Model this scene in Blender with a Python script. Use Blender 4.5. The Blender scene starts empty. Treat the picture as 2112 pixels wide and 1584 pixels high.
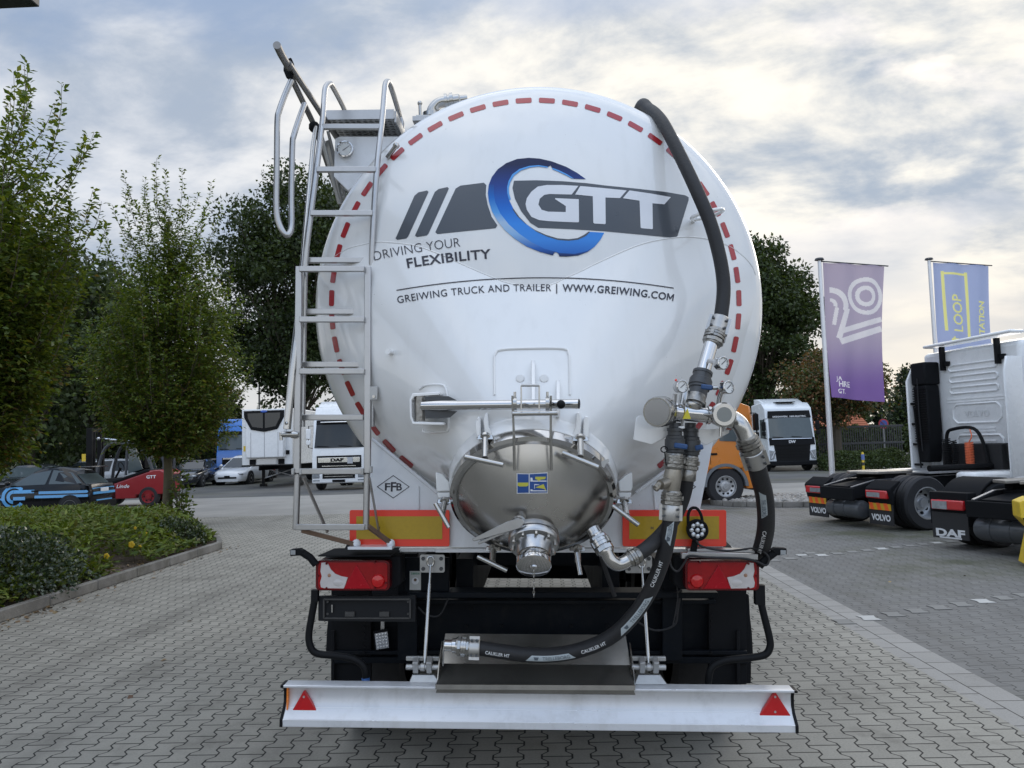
import bpy, bmesh, math, random
import numpy as np
from math import radians as R, sin, cos, pi, atan2, sqrt
from mathutils import Vector as V, Matrix as M, noise
from mathutils.bvhtree import BVHTree
from mathutils.geometry import tessellate_polygon
rnd = random.Random(7)
S = bpy.context.scene
COL = S.collection

# ------------------------------------------------------------------ camera
EYE = V((0, 0, 1.8))
FPX = 1586.0                      # focal length in pixels of a 2112 px wide frame
ROLL, YAW, PITCH = 0.028, R(1.85), R(4.43)
TILT = M.Translation(EYE) @ M.Rotation(ROLL, 4, 'Y') @ M.Translation(-EYE)   # the parked trailer leans with the yard's fall
cam_d = bpy.data.cameras.new('camera')
cam_d.sensor_fit = 'HORIZONTAL'; cam_d.sensor_width = 36; cam_d.lens = 36*FPX/2112
cam_d.clip_start = 0.1; cam_d.clip_end = 3000
cam = bpy.data.objects.new('camera', cam_d); COL.objects.link(cam)
cam.matrix_world = TILT @ M.Translation(EYE) @ M.Rotation(YAW, 4, 'Z') @ M.Rotation(pi/2+PITCH, 4, 'X')
S.camera = cam

# ------------------------------------------------------------------ sky, sun, exposure
SUN_AZ, SUN_EL = R(32), R(24)      # azimuth from +Y towards +X
world = bpy.data.worlds.new("World"); S.world = world; world.use_nodes = True
nt = world.node_tree; nt.nodes.clear()
def wn(t, **k):
    n = nt.nodes.new(t)
    for a, b in k.items(): setattr(n, a, b)
    return n
def lk(a, b): nt.links.new(a, b)
def wmath(op, a, b=None, c=None, clamp=False):
    n = wn('ShaderNodeMath', operation=op); n.use_clamp = clamp
    for i, x in enumerate((a, b, c)):
        if x is None: continue
        if isinstance(x, (int, float)): n.inputs[i].default_value = x
        else: lk(x, n.inputs[i])
    return n.outputs[0]
def wmix(f, a, b):
    n = wn('ShaderNodeMix', data_type='RGBA')
    for i, x in ((0, f), (6, a), (7, b)):
        if isinstance(x, tuple): n.inputs[i].default_value = (*x, 1)
        elif isinstance(x, (int, float)): n.inputs[i].default_value = x
        else: lk(x, n.inputs[i])
    return n.outputs[2]
def wramp(x, a, b):
    n = wn('ShaderNodeMapRange', interpolation_type='SMOOTHSTEP'); lk(x, n.inputs[0])
    n.inputs[1].default_value = a; n.inputs[2].default_value = b
    return n.outputs[0]
tc = wn('ShaderNodeTexCoord'); sep = wn('ShaderNodeSeparateXYZ'); lk(tc.outputs['Generated'], sep.inputs[0])
dx, dy, dz = sep.outputs
zc = wmath('ADD', wmath('MAXIMUM', dz, 0.0), 0.30)
comb = wn('ShaderNodeCombineXYZ'); lk(wmath('DIVIDE', dx, zc), comb.inputs[0]); lk(wmath('DIVIDE', dy, zc), comb.inputs[1])
def wnoise(scale, detail, rough, off, dist=0.0):
    mp = wn('ShaderNodeMapping'); lk(comb.outputs[0], mp.inputs[0]); mp.inputs['Location'].default_value = off
    mp.inputs['Rotation'].default_value = (0, 0, 0.5); mp.inputs['Scale'].default_value = (1.0, 1.35, 1)
    n = wn('ShaderNodeTexNoise'); lk(mp.outputs[0], n.inputs['Vector'])
    n.inputs['Scale'].default_value = scale; n.inputs['Detail'].default_value = detail
    n.inputs['Roughness'].default_value = rough; n.inputs['Distortion'].default_value = dist
    return n.outputs[0]
n1 = wnoise(1.35, 8, 0.55, (3.1, 7.7, 0.2), 0.15)
n2 = wnoise(2.6, 9, 0.58, (1.4, 2.2, 5.0), 0.2)
n3 = wnoise(0.9, 4, 0.5, (8.3, 1.1, 3.3))
sky = wn('ShaderNodeTexSky', sky_type='NISHITA', sun_disc=False)
sky.sun_elevation = SUN_EL; sky.sun_rotation = SUN_AZ; sky.air_density = 1.2; sky.dust_density = 2.5
# direction towards the sun for the bright side of the cloud deck
sd = V((sin(SUN_AZ)*cos(SUN_EL), cos(SUN_AZ)*cos(SUN_EL), sin(SUN_EL)))
dotn = wn('ShaderNodeVectorMath', operation='DOT_PRODUCT'); lk(tc.outputs['Generated'], dotn.inputs[0]); dotn.inputs[1].default_value = sd
sunside = wramp(dotn.outputs['Value'], 0.55, 0.99)
# cloud colours are given at the scale of the raw sky texture (background strength 0.1)
K = 10.0
def c10(r, g, b): return (r*K, g*K, b*K)
blue = wmix(0.65, sky.outputs[0], c10(0.31, 0.42, 0.63))
thin = wmix(wramp(n3, 0.35, 0.68), blue, c10(0.42, 0.51, 0.66))
cl = wmix(wramp(n2, 0.38, 0.64), c10(0.40, 0.47, 0.58), c10(0.78, 0.80, 0.84))
clw = wmix(wramp(n2, 0.36, 0.62), c10(0.41, 0.48, 0.58), c10(1.05, 1.0, 0.90))
cloud = wmix(sunside, cl, clw)
cover = wmath('ADD', wramp(n1, 0.43, 0.60), wmath('MULTIPLY', sunside, 0.38), clamp=True)
deck = wmix(cover, thin, cloud)
hz = wramp(dz, 0.30, 0.02)
hcol = wmix(sunside, c10(0.68, 0.68, 0.67), c10(0.88, 0.82, 0.72))
deck = wmix(wmath('MULTIPLY', hz, 0.8), deck, hcol)
# extra gain overhead and behind the camera, added to brighten the tank's rear
back = wramp(dy, 0.35, -0.6); zen = wramp(dz, 0.45, 0.95)
gain = wmath('ADD', wmath('ADD', wmath('MULTIPLY', back, 0.85), wmath('MULTIPLY', zen, 1.0)), 1.0)
gn = wn('ShaderNodeVectorMath', operation='SCALE'); lk(deck, gn.inputs[0]); lk(gain, gn.inputs['Scale'])
bg = wn('ShaderNodeBackground'); lk(gn.outputs[0], bg.inputs[0]); bg.inputs[1].default_value = 0.1
wo = wn('ShaderNodeOutputWorld'); lk(bg.outputs[0], wo.inputs[0])

sl = bpy.data.lights.new('sun', 'SUN'); sl.energy = 0.65; sl.angle = R(24); sl.color = (1, 0.93, 0.82)
sun = bpy.data.objects.new('sun', sl); COL.objects.link(sun); sun.location = sd*60
sun.rotation_euler = (-sd).to_track_quat('-Z', 'Y').to_euler()
S.view_settings.view_transform = 'Standard'; S.view_settings.look = 'None'
S.view_settings.gamma = 1; S.view_settings.exposure = 0.10
S.cycles.max_bounces = 6; S.cycles.diffuse_bounces = 3; S.cycles.glossy_bounces = 3
S.cycles.transmission_bounces = 4; S.cycles.transparent_max_bounces = 6; S.cycles.use_denoising = True

# ------------------------------------------------------------------ pixel rays
_f = V((-sin(YAW)*cos(PITCH), cos(YAW)*cos(PITCH), sin(PITCH)))
_r = V((cos(YAW), sin(YAW), 0)); _u = _r.cross(_f)
def ray(px, py): return _f + _r*((px-1056)/FPX) - _u*((py-792)/FPX)
def U(px, py, Y):                  # point of the trailer's own frame at axial distance Y
    d = ray(px, py); return EYE + d*(Y/d.y)
def G(px, py, z=0.0):              # point of the level yard
    d = (M.Rotation(ROLL, 3, 'Y') @ ray(px, py)); return EYE + d*((z-EYE.z)/d.z)
def D(px, py, dist):               # point of the yard's frame at distance dist along Y
    d = (M.Rotation(ROLL, 3, 'Y') @ ray(px, py)); return EYE + d*(dist/d.y)

# ------------------------------------------------------------------ materials
def NT(name):
    m = bpy.data.materials.new(name); m.use_nodes = True
    return m, m.node_tree, m.node_tree.nodes['Principled BSDF']
MATS = {}
def mat(name, col, rough=0.5, metal=0.0, var=0.10, scale=5.0, bump=0.0, bscale=60.0, coat=0.0, spec=0.5, rvar=0.08, trans=0.0, alpha=1.0, dirt=0.0, emit=0.0):
    if name in MATS: return MATS[name]
    m, t, b = NT(name); L = t.links.new; N = t.nodes.new
    tcn = N('ShaderNodeTexCoord')
    nz = N('ShaderNodeTexNoise'); L(tcn.outputs['Object'], nz.inputs['Vector'])
    nz.inputs['Scale'].default_value = scale; nz.inputs['Detail'].default_value = 5
    mx = N('ShaderNodeMix'); mx.data_type = 'RGBA'; L(nz.outputs[0], mx.inputs[0])
    mx.inputs[6].default_value = (*[max(0, c*(1-var)) for c in col], 1)
    mx.inputs[7].default_value = (*[min(1, c*(1+var)) for c in col], 1)
    out = mx.outputs[2]
    if dirt > 0:
        n4 = N('ShaderNodeTexNoise'); L(tcn.outputs['Object'], n4.inputs['Vector']); n4.inputs['Scale'].default_value = scale*2.3
        n4.inputs['Detail'].default_value = 8; n4.inputs['Roughness'].default_value = 0.7
        rp = N('ShaderNodeMapRange'); L(n4.outputs[0], rp.inputs[0]); rp.inputs[1].default_value = 0.5; rp.inputs[2].default_value = 0.75; rp.inputs[4].default_value = dirt
        m2 = N('ShaderNodeMix'); m2.data_type = 'RGBA'; L(rp.outputs[0], m2.inputs[0]); L(out, m2.inputs[6]); m2.inputs[7].default_value = (0.10, 0.085, 0.065, 1)
        out = m2.outputs[2]
    L(out, b.inputs['Base Color'])
    rr = N('ShaderNodeMapRange'); L(nz.outputs[0], rr.inputs[0])
    rr.inputs[3].default_value = max(0.02, rough-rvar); rr.inputs[4].default_value = min(1, rough+rvar); L(rr.outputs[0], b.inputs['Roughness'])
    b.inputs['Metallic'].default_value = metal; b.inputs['Coat Weight'].default_value = coat; b.inputs['Coat Roughness'].default_value = 0.05
    b.inputs['Specular IOR Level'].default_value = spec
    b.inputs['Transmission Weight'].default_value = trans
    if emit: L(out, b.inputs['Emission Color']); b.inputs['Emission Strength'].default_value = emit
    if bump > 0:
        nb = N('ShaderNodeTexNoise'); L(tcn.outputs['Object'], nb.inputs['Vector']); nb.inputs['Scale'].default_value = bscale; nb.inputs['Detail'].default_value = 4
        bp = N('ShaderNodeBump'); L(nb.outputs[0], bp.inputs['Height']); bp.inputs['Strength'].default_value = bump; bp.inputs['Distance'].default_value = 0.01
        L(bp.outputs[0], b.inputs['Normal'])
    MATS[name] = m
    return m

# ------------------------------------------------------------------ mesh builder
class MB:
    def __init__(s): s.v = []; s.f = []; s.mi = []
    def add(s, vs, fs, mi=0):
        o = len(s.v); s.v += [V(p) for p in vs]; s.f += [[i+o for i in f] for f in fs]; s.mi += [mi]*len(fs); return s
    def box(s, c, d, rot=None, mi=0):
        c = V(c); hx, hy, hz = d[0]/2, d[1]/2, d[2]/2
        vs = [V((x, y, z)) for x in (-hx, hx) for y in (-hy, hy) for z in (-hz, hz)]
        if rot is not None: vs = [rot @ p for p in vs]
        return s.add([c+p for p in vs], [(0,1,3,2),(4,6,7,5),(0,4,5,1),(2,3,7,6),(0,2,6,4),(1,5,7,3)], mi)
    def bar(s, a, b, w, h, up=(0, 0, 1), mi=0):      # box section from a to b; w across, h along 'up'
        a, b = V(a), V(b); d = (b-a); l = d.length; d.normalize(); x = d.cross(V(up))
        if x.length < 1e-4: x = d.cross(V((0, 1, 0)))
        x.normalize(); z = x.cross(d)
        r = M((x, d, z)).transposed()
        return s.box((a+b)/2, (w, l, h), r, mi)
    def hexa(s, p8, mi=0): # p8: 4 bottom ccw, 4 top ccw
        return s.add(p8, [(3,2,1,0),(4,5,6,7),(0,1,5,4),(1,2,6,5),(2,3,7,6),(3,0,4,7)], mi)
    def frame(s, d):
        d = V(d).normalized(); a = V((0, 0, 1)) if abs(d.z) < 0.9 else V((1, 0, 0))
        x = d.cross(a).normalized(); return x, d.cross(x)
    def lathe(s, p, d, prof, n=20, mi=0, cap=True):  # prof [(r, h)] along d from p
        p = V(p); d = V(d).normalized(); x, y = s.frame(d); vs = []
        for r, h in prof:
            for k in range(n):
                a = 2*pi*k/n; vs.append(p+d*h+(x*cos(a)+y*sin(a))*max(r, 1e-4))
        fs = [(i*n+k, i*n+(k+1) % n, (i+1)*n+(k+1) % n, (i+1)*n+k) for i in range(len(prof)-1) for k in range(n)]
        if cap: fs += [tuple(range(n))[::-1], tuple((len(prof)-1)*n+k for k in range(n))]
        return s.add(vs, fs, mi)
    def cyl(s, a, b, r0, r1=None, n=16, mi=0, cap=True):
        a, b = V(a), V(b); r1 = r0 if r1 is None else r1
        return s.lathe(a, b-a, [(r0, 0), (r1, (b-a).length)], n, mi, cap)
    def tube(s, pts, r, n=12, mi=0, cap=True, closed=False):
        pts = [V(p) for p in pts]; m = len(pts); vs = []; x = None
        for i, p in enumerate(pts):
            q0, q1 = (pts[i-1], pts[(i+1) % m]) if closed else (pts[max(0, i-1)], pts[min(m-1, i+1)])
            t = (q1-q0).normalized()
            if x is None: x, _ = s.frame(t)
            x = (x-t*x.dot(t)).normalized(); y = t.cross(x)
            ri = r[i] if isinstance(r, (list, tuple)) else r
            vs += [p+(x*cos(2*pi*k/n)+y*sin(2*pi*k/n))*ri for k in range(n)]
        mm = m if closed else m-1
        fs = [(i*n+k, i*n+(k+1) % n, ((i+1) % m)*n+(k+1) % n, ((i+1) % m)*n+k) for i in range(mm) for k in range(n)]
        if cap and not closed: fs += [tuple(range(n))[::-1], tuple((m-1)*n+k for k in range(n))]
        return s.add(vs, fs, mi)
    def prism(s, poly, off, mi=0):                   # poly: planar 3-D outline, extruded by vector off
        n = len(poly); p = [V(q) for q in poly]; o = V(off)
        tri = tessellate_polygon([p])
        fs = [tuple(t) for t in tri] + [tuple(i+n for i in t[::-1]) for t in tri]
        fs += [(i, (i+1) % n, (i+1) % n+n, i+n) for i in range(n)]
        return s.add(p+[q+o for q in p], fs, mi)
    def ball(s, c, r, n=12, mi=0, sc=(1, 1, 1)):
        c = V(c); vs = []; fs = []; h = n//2
        for i in range(h+1):
            a = pi*i/h
            for k in range(n):
                b = 2*pi*k/n; vs.append(c+V((sin(a)*cos(b)*sc[0], sin(a)*sin(b)*sc[1], cos(a)*sc[2]))*r)
        for i in range(h):
            for k in range(n): fs.append((i*n+k, (i+1)*n+k, (i+1)*n+(k+1) % n, i*n+(k+1) % n))
        return s.add(vs, fs, mi)
    def build_each(s, name, mats, parent=None, **k):   # one object per loose piece
        par = list(range(len(s.v)))
        def find(i):
            while par[i] != i: par[i] = par[par[i]]; i = par[i]
            return i
        for f in s.f:
            r = find(f[0])
            for q in f[1:]: par[find(q)] = r
        grp = {}
        for f, mi in zip(s.f, s.mi): grp.setdefault(find(f[0]), []).append((f, mi))
        out = []
        for fs in grp.values():
            ids = sorted({q for f, _ in fs for q in f}); ix = {q: n for n, q in enumerate(ids)}
            m = MB(); m.v = [s.v[q] for q in ids]; m.f = [[ix[q] for q in f] for f, _ in fs]; m.mi = [a for _, a in fs]
            out.append(m.build(name, mats, parent, **k))
        return out
    def build(s, name, mats, parent=None, bevel=0, ang=38, flat=False, org=None, seg=2, keepn=False):
        me = bpy.data.meshes.new(name)
        o = ORG if org is None else org
        me.from_pydata([tuple(p-o) for p in s.v], [], s.f)
        for m in (mats if isinstance(mats, (list, tuple)) else [mats]): me.materials.append(m)
        if any(s.mi): me.polygons.foreach_set('material_index', s.mi)
        if not keepn:
            bm = bmesh.new(); bm.from_mesh(me); bmesh.ops.recalc_face_normals(bm, faces=bm.faces); bm.to_mesh(me); bm.free()
        if not flat:
            me.shade_smooth(); me.set_sharp_from_angle(angle=R(ang))
        ob = bpy.data.objects.new(name, me); COL.objects.link(ob)
        if parent is not None: ob.parent = parent
        if bevel:
            b = ob.modifiers.new('bevel', 'BEVEL'); b.width = bevel; b.segments = seg; b.limit_method = 'ANGLE'; b.angle_limit = R(35)
        return ob
ORG = V((0, 0, 0))
def tag(o, label=None, cat=None, group=None, kind=None):
    for k, x in (('label', label), ('category', cat), ('group', group), ('kind', kind)):
        if x: o[k] = x
    return o
def thing(name, label, cat, loc=(0, 0, 0), rz=0.0, group=None):
    o = bpy.data.objects.new(name, None); COL.objects.link(o); o.empty_display_size = 0.3
    o.location = loc; o.rotation_euler = (0, 0, rz)
    return tag(o, label, cat, group)
def copy_tree(o, parent=None):
    c = o.copy(); COL.objects.link(c)
    if parent is not None: c.parent = parent; c.matrix_parent_inverse = o.matrix_parent_inverse.copy()
    for ch in [x for x in bpy.data.objects if x.parent == o]: copy_tree(ch, c)
    return c
def smooth(pts, n=8):                # Catmull-Rom through pts
    p = [V(q) for q in pts]; p = [p[0]*2-p[1]]+p+[p[-1]*2-p[-2]]; out = []
    for i in range(1, len(p)-2):
        a, b, c, d = p[i-1:i+3]
        for k in range(n):
            t = k/n; out.append(0.5*((2*b)+(c-a)*t+(2*a-5*b+4*c-d)*t*t+(3*b-a-3*c+d)*t**3))
    return out+[p[-2]]
_txt = {}
def glyphs(body, bold=0.0, space=1.0, shear=0.0):           # flat text, cap height 1, from x = 0: (verts, faces, width)
    key = (body, bold, space, shear)
    if key in _txt: return _txt[key]
    if body.endswith('M') and bold > 0:        # the built-in M cannot be emboldened cleanly: draw it
        vs, fs, w = glyphs(body[:-1], bold, space, shear) if len(body) > 1 else ([], [], -.14)
        x, s_, W = w+.14, .14+bold*2, 1.02; o = len(vs)
        p = [(0, 0), (s_, 0), (s_, .66), (W/2-.03, .16), (W/2+.03, .16), (W-s_, .66), (W-s_, 0), (W, 0), (W, 1), (W-s_*1.05, 1), (W/2, .42), (s_*1.05, 1), (0, 1)]
        t = tessellate_polygon([[V((a, b, 0)) for a, b in p]])
        _txt[key] = (vs+[(x+a, b) for a, b in p], fs+[tuple(i+o for i in q) for q in t], x+W); return _txt[key]
    c = bpy.data.curves.new('t', 'FONT'); c.body = body; c.size = 1; c.offset = bold; c.space_character = space; c.shear = shear
    c.resolution_u = 4
    o = bpy.data.objects.new('t', c); COL.objects.link(o)
    dg = bpy.context.evaluated_depsgraph_get(); dg.update()
    me = bpy.data.meshes.new_from_object(o.evaluated_get(dg))
    vs = [(v.co.x, v.co.y) for v in me.vertices]; fs = [tuple(p.vertices) for p in me.polygons]
    bpy.data.objects.remove(o); bpy.data.curves.remove(c); bpy.data.meshes.remove(me)
    H = 0.69
    x0 = min(v[0] for v in vs); w = max(v[0] for v in vs)-x0
    _txt[key] = ([((v[0]-x0)/H, v[1]/H) for v in vs], fs, w/H)
    return _txt[key]
def mapped(name, m, parent, vs, fs, fn):
    b = MB(); b.add([fn(u, v) for u, v in vs], fs)
    return b.build(name, m, parent, keepn=True, flat=True)
def text_on(name, body, m, parent, o, ux, uy, h, bold=0.0, width=None, center=True, space=1.0, shear=0.0):
    """text with cap height h on the plane o + ux*u + uy*v"""
    vs, fs, w = glyphs(body, bold, space, shear); o, ux, uy = V(o), V(ux).normalized(), V(uy).normalized()
    kx = h if width is None else width/w
    sh = w*kx/2 if center else 0
    return mapped(name, m, parent, vs, fs, lambda u, v: o+ux*(u*kx-sh)+uy*(v-(0.5 if center else 0))*h)
# ------------------------------------------------------------------ paving material (interlocking double-T stones)
def paver(name, c0, c1, joint, w=0.141, L=0.2, jw=0.007, stain=(0.09, 0.08, 0.065), stain_amt=0.35, amp=0.02, moss=0.0, rough=0.85, jd=1.0, bump=0.35):
    m, t, b = NT(name); Lk = t.links.new
    def N(ty, **k):
        n = t.nodes.new(ty)
        for a, v in k.items(): setattr(n, a, v)
        return n
    def mt(op, a, bb=None, c=None, clamp=False):
        n = N('ShaderNodeMath', operation=op); n.use_clamp = clamp
        for i, x in enumerate((a, bb, c)):
            if x is None: continue
            if isinstance(x, (int, float)): n.inputs[i].default_value = x
            else: Lk(x, n.inputs[i])
        return n.outputs[0]
    def mr(x, a, bb, c=0.0, d=1.0):
        n = N('ShaderNodeMapRange', interpolation_type='SMOOTHSTEP'); Lk(x, n.inputs[0])
        for i, v in enumerate((a, bb, c, d)): n.inputs[i+1].default_value = v
        return n.outputs[0]
    def mixc(f, a, bb):
        n = N('ShaderNodeMix', data_type='RGBA')
        for i, x in ((0, f), (6, a), (7, bb)):
            if isinstance(x, tuple): n.inputs[i].default_value = (*x, 1)
            elif isinstance(x, (int, float)): n.inputs[i].default_value = x
            else: Lk(x, n.inputs[i])
        return n.outputs[2]
    geo = N('ShaderNodeNewGeometry'); sp = N('ShaderNodeSeparateXYZ'); 
    wob = N('ShaderNodeTexNoise'); Lk(geo.outputs['Position'], wob.inputs['Vector']); wob.inputs['Scale'].default_value = 1.1
    wv = N('ShaderNodeVectorMath', operation='MULTIPLY_ADD'); Lk(wob.outputs['Color'], wv.inputs[0]); wv.inputs[1].default_value = (0.018, 0.018, 0); Lk(geo.outputs['Position'], wv.inputs[2])
    Lk(wv.outputs[0], sp.inputs[0])
    u, v = sp.outputs[0], sp.outputs[1]
    # trapezoid wave T(v) in [-1, 1], period L
    ph = mt('FRACT', mt('DIVIDE', v, L))
    tri = mt('SUBTRACT', mt('MULTIPLY', mt('ABSOLUTE', mt('SUBTRACT', ph, 0.5)), 4.0), 1.0)
    T = mt('MINIMUM', mt('MAXIMUM', mt('MULTIPLY', tri, 2.6), -1.0), 1.0)
    i = mt('ROUND', mt('DIVIDE', u, w))
    par = mt('SUBTRACT', mt('MULTIPLY', mt('FLOORED_MODULO', i, 2.0), 2.0), 1.0)
    dl = mt('SUBTRACT', mt('SUBTRACT', u, mt('MULTIPLY', i, w)), mt('MULTIPLY', mt('MULTIPLY', par, T), amp))
    du = mt('ABSOLUTE', dl)
    k = mt('SUBTRACT', i, mt('LESS_THAN', dl, 0.0))
    vs = mt('ADD', mt('DIVIDE', v, L), mt('MULTIPLY', mt('FLOORED_MODULO', k, 2.0), 0.5))
    fv = mt('FRACT', vs)
    dv = mt('MULTIPLY', mt('MINIMUM', fv, mt('SUBTRACT', 1.0, fv)), L)
    d = mt('MINIMUM', du, dv)
    J = mr(d, jw*0.35, jw, 1.0, 0.0)
    cb = N('ShaderNodeCombineXYZ'); Lk(k, cb.inputs[0]); Lk(mt('FLOOR', vs), cb.inputs[1])
    wnz = N('ShaderNodeTexWhiteNoise'); Lk(cb.outputs[0], wnz.inputs['Vector'])
    big = N('ShaderNodeTexNoise'); Lk(geo.outputs['Position'], big.inputs['Vector']); big.inputs['Scale'].default_value = 0.45; big.inputs['Detail'].default_value = 6; big.inputs['Roughness'].default_value = 0.62
    fine = N('ShaderNodeTexNoise'); Lk(geo.outputs['Position'], fine.inputs['Vector']); fine.inputs['Scale'].default_value = 75; fine.inputs['Detail'].default_value = 5; fine.inputs['Roughness'].default_value = 0.75
    f = mt('ADD', mt('MULTIPLY', wnz.outputs[0], 0.11), mt('ADD', mt('MULTIPLY', big.outputs[0], 0.50), mt('MULTIPLY', fine.outputs[0], 0.58)))
    col = mixc(mr(f, 0.30, 0.85), c0, c1)
    st = N('ShaderNodeTexNoise'); Lk(geo.outputs['Position'], st.inputs['Vector']); st.inputs['Scale'].default_value = 1.3; st.inputs['Detail'].default_value = 9; st.inputs['Roughness'].default_value = 0.72
    col = mixc(mr(st.outputs[0], 0.50, 0.72, 0, stain_amt), col, stain)
    tk = N('ShaderNodeMapping'); Lk(geo.outputs['Position'], tk.inputs[0]); tk.inputs['Scale'].default_value = (1.5, .07, 1)
    tn = N('ShaderNodeTexNoise'); Lk(tk.outputs[0], tn.inputs['Vector']); tn.inputs['Scale'].default_value = 1.0; tn.inputs['Detail'].default_value = 5
    col = mixc(mr(tn.outputs[0], 0.52, 0.70, 0, 0.30), col, (0.10, 0.092, 0.08))
    sp2 = N('ShaderNodeTexVoronoi'); Lk(geo.outputs['Position'], sp2.inputs['Vector']); sp2.inputs['Scale'].default_value = 1.7
    col = mixc(mr(sp2.outputs['Distance'], 0.02, 0.07, 0.55, 0.0), col, (0.05, 0.045, 0.04))
    if moss:
        ms = N('ShaderNodeTexNoise'); Lk(geo.outputs['Position'], ms.inputs['Vector']); ms.inputs['Scale'].default_value = 0.22; ms.inputs['Detail'].default_value = 9; ms.inputs['Roughness'].default_value = 0.7
        col = mixc(mr(ms.outputs[0], 0.48, 0.66, 0, moss), col, (0.055, 0.06, 0.02))
    col = mixc(mt('MULTIPLY', J, jd), col, joint)
    Lk(col, b.inputs['Base Color']); b.inputs['Roughness'].default_value = rough
    b.inputs['Specular IOR Level'].default_value = 0.35
    bp = N('ShaderNodeBump'); Lk(mt('ADD', mt('MULTIPLY', J, -1.0), mt('MULTIPLY', fine.outputs[0], 0.3)), bp.inputs['Height']); bp.inputs['Strength'].default_value = bump; bp.inputs['Distance'].default_value = 0.006
    Lk(bp.outputs[0], b.inputs['Normal'])
    return m
def surf(name, c0, c1, scale, rough=0.9, c2=None, cscale=0.3, camt=0.6, bump=0.3, fscale=90):
    m, t, b = NT(name); Lk = t.links.new
    geo = t.nodes.new('ShaderNodeNewGeometry')
    def nz(s, d=6, r=0.6):
        n = t.nodes.new('ShaderNodeTexNoise'); Lk(geo.outputs['Position'], n.inputs['Vector']); n.inputs['Scale'].default_value = s; n.inputs['Detail'].default_value = d; n.inputs['Roughness'].default_value = r; return n.outputs[0]
    def mr(x, a, bb, c=0.0, d=1.0):
        n = t.nodes.new('ShaderNodeMapRange'); Lk(x, n.inputs[0])
        for i, v in enumerate((a, bb, c, d)): n.inputs[i+1].default_value = v
        return n.outputs[0]
    def mixc(f, a, bb):
        n = t.nodes.new('ShaderNodeMix'); n.data_type = 'RGBA'
        for i, x in ((0, f), (6, a), (7, bb)):
            if isinstance(x, tuple): n.inputs[i].default_value = (*x, 1)
            else: Lk(x, n.inputs[i])
        return n.outputs[2]
    fn = nz(fscale, 3)
    col = mixc(mr(nz(scale), 0.35, 0.65), c0, c1)
    col = mixc(mr(fn, 0.3, 0.75, 0, 0.35), col, tuple(c*0.55 for c in c0))
    if c2: col = mixc(mr(nz(cscale, 8, 0.68), 0.47, 0.66, 0, camt), col, c2)
    Lk(col, b.inputs['Base Color']); b.inputs['Roughness'].default_value = rough; b.inputs['Specular IOR Level'].default_value = 0.35
    bp = t.nodes.new('ShaderNodeBump'); Lk(fn, bp.inputs['Height']); bp.inputs['Strength'].default_value = bump; bp.inputs['Distance'].default_value = 0.01; Lk(bp.outputs[0], b.inputs['Normal'])
    return m
P_LIGHT = paver('light_paver', (0.205, 0.194, 0.166), (0.360, 0.340, 0.292), (0.020, 0.019, 0.017), jw=0.0080, amp=0.0175, stain_amt=0.5)
P_DARK = paver('dark_paver', (0.13, 0.127, 0.12), (0.205, 0.20, 0.188), (0.035, 0.034, 0.03), moss=0.75, stain_amt=0.25, amp=0.022, w=0.15, jd=0.75)
P_STRIP = paver('strip_paver', (0.24, 0.23, 0.21), (0.36, 0.345, 0.32), (0.05, 0.045, 0.04), w=0.30, L=0.30, amp=0.0, stain_amt=0.3)
LANE = surf('lane_concrete', (0.28, 0.268, 0.245), (0.36, 0.345, 0.315), 0.35, c2=(0.17, 0.165, 0.155), cscale=0.15)
PARK = surf('parking_asphalt', (0.10, 0.10, 0.098), (0.15, 0.148, 0.14), 0.5, c2=(0.10, 0.10, 0.05), cscale=0.14, camt=0.7)
SOIL = surf('bed_soil', (0.05, 0.035, 0.026), (0.11, 0.08, 0.06), 3.0, c2=(0.16, 0.12, 0.09), cscale=6, bump=0.9, fscale=40)
KERB = surf('kerb_concrete', (0.17, 0.16, 0.145), (0.28, 0.265, 0.24), 1.8, c2=(0.10, 0.095, 0.075), cscale=2.4, camt=0.7, bump=0.5)
FAR = surf('far_ground', (0.10, 0.11, 0.06), (0.14, 0.14, 0.08), 0.1)

def sheet(name, poly, z, m):
    b = MB(); p = [V((x, y, z)) for x, y in poly]
    b.add(p, [tuple(t) for t in tessellate_polygon([p])]); o = b.build(name, m, flat=True)
    for pl in o.data.polygons:
        if pl.normal.z < 0: pl.flip()
    return tag(o, kind='structure')
sheet('ground', [(-900, -300), (900, -300), (900, 1500), (-900, 1500)], -0.012, FAR)
sheet('parking_yard', [(-120, 30.5), (120, 30.5), (120, 75), (-120, 75)], -0.004, PARK)
sheet('lane', [(-120, 21.5), (120, 21.5), (120, 30.5), (-120, 30.5)], 0.0, LANE)
XS = 2.86
sheet('paving', [(-60, -14), (XS, -14), (XS, 21.5), (-60, 21.5)], 0.0, P_LIGHT)
sheet('gutter_strip', [(XS, -14), (XS+0.34, -14), (XS+0.34, 21.5), (XS, 21.5)], 0.0, P_STRIP)
sheet('dark_paving', [(XS+0.34, -14), (60, -14), (60, 21.5), (XS+0.34, 21.5)], 0.0, P_DARK)

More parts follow.
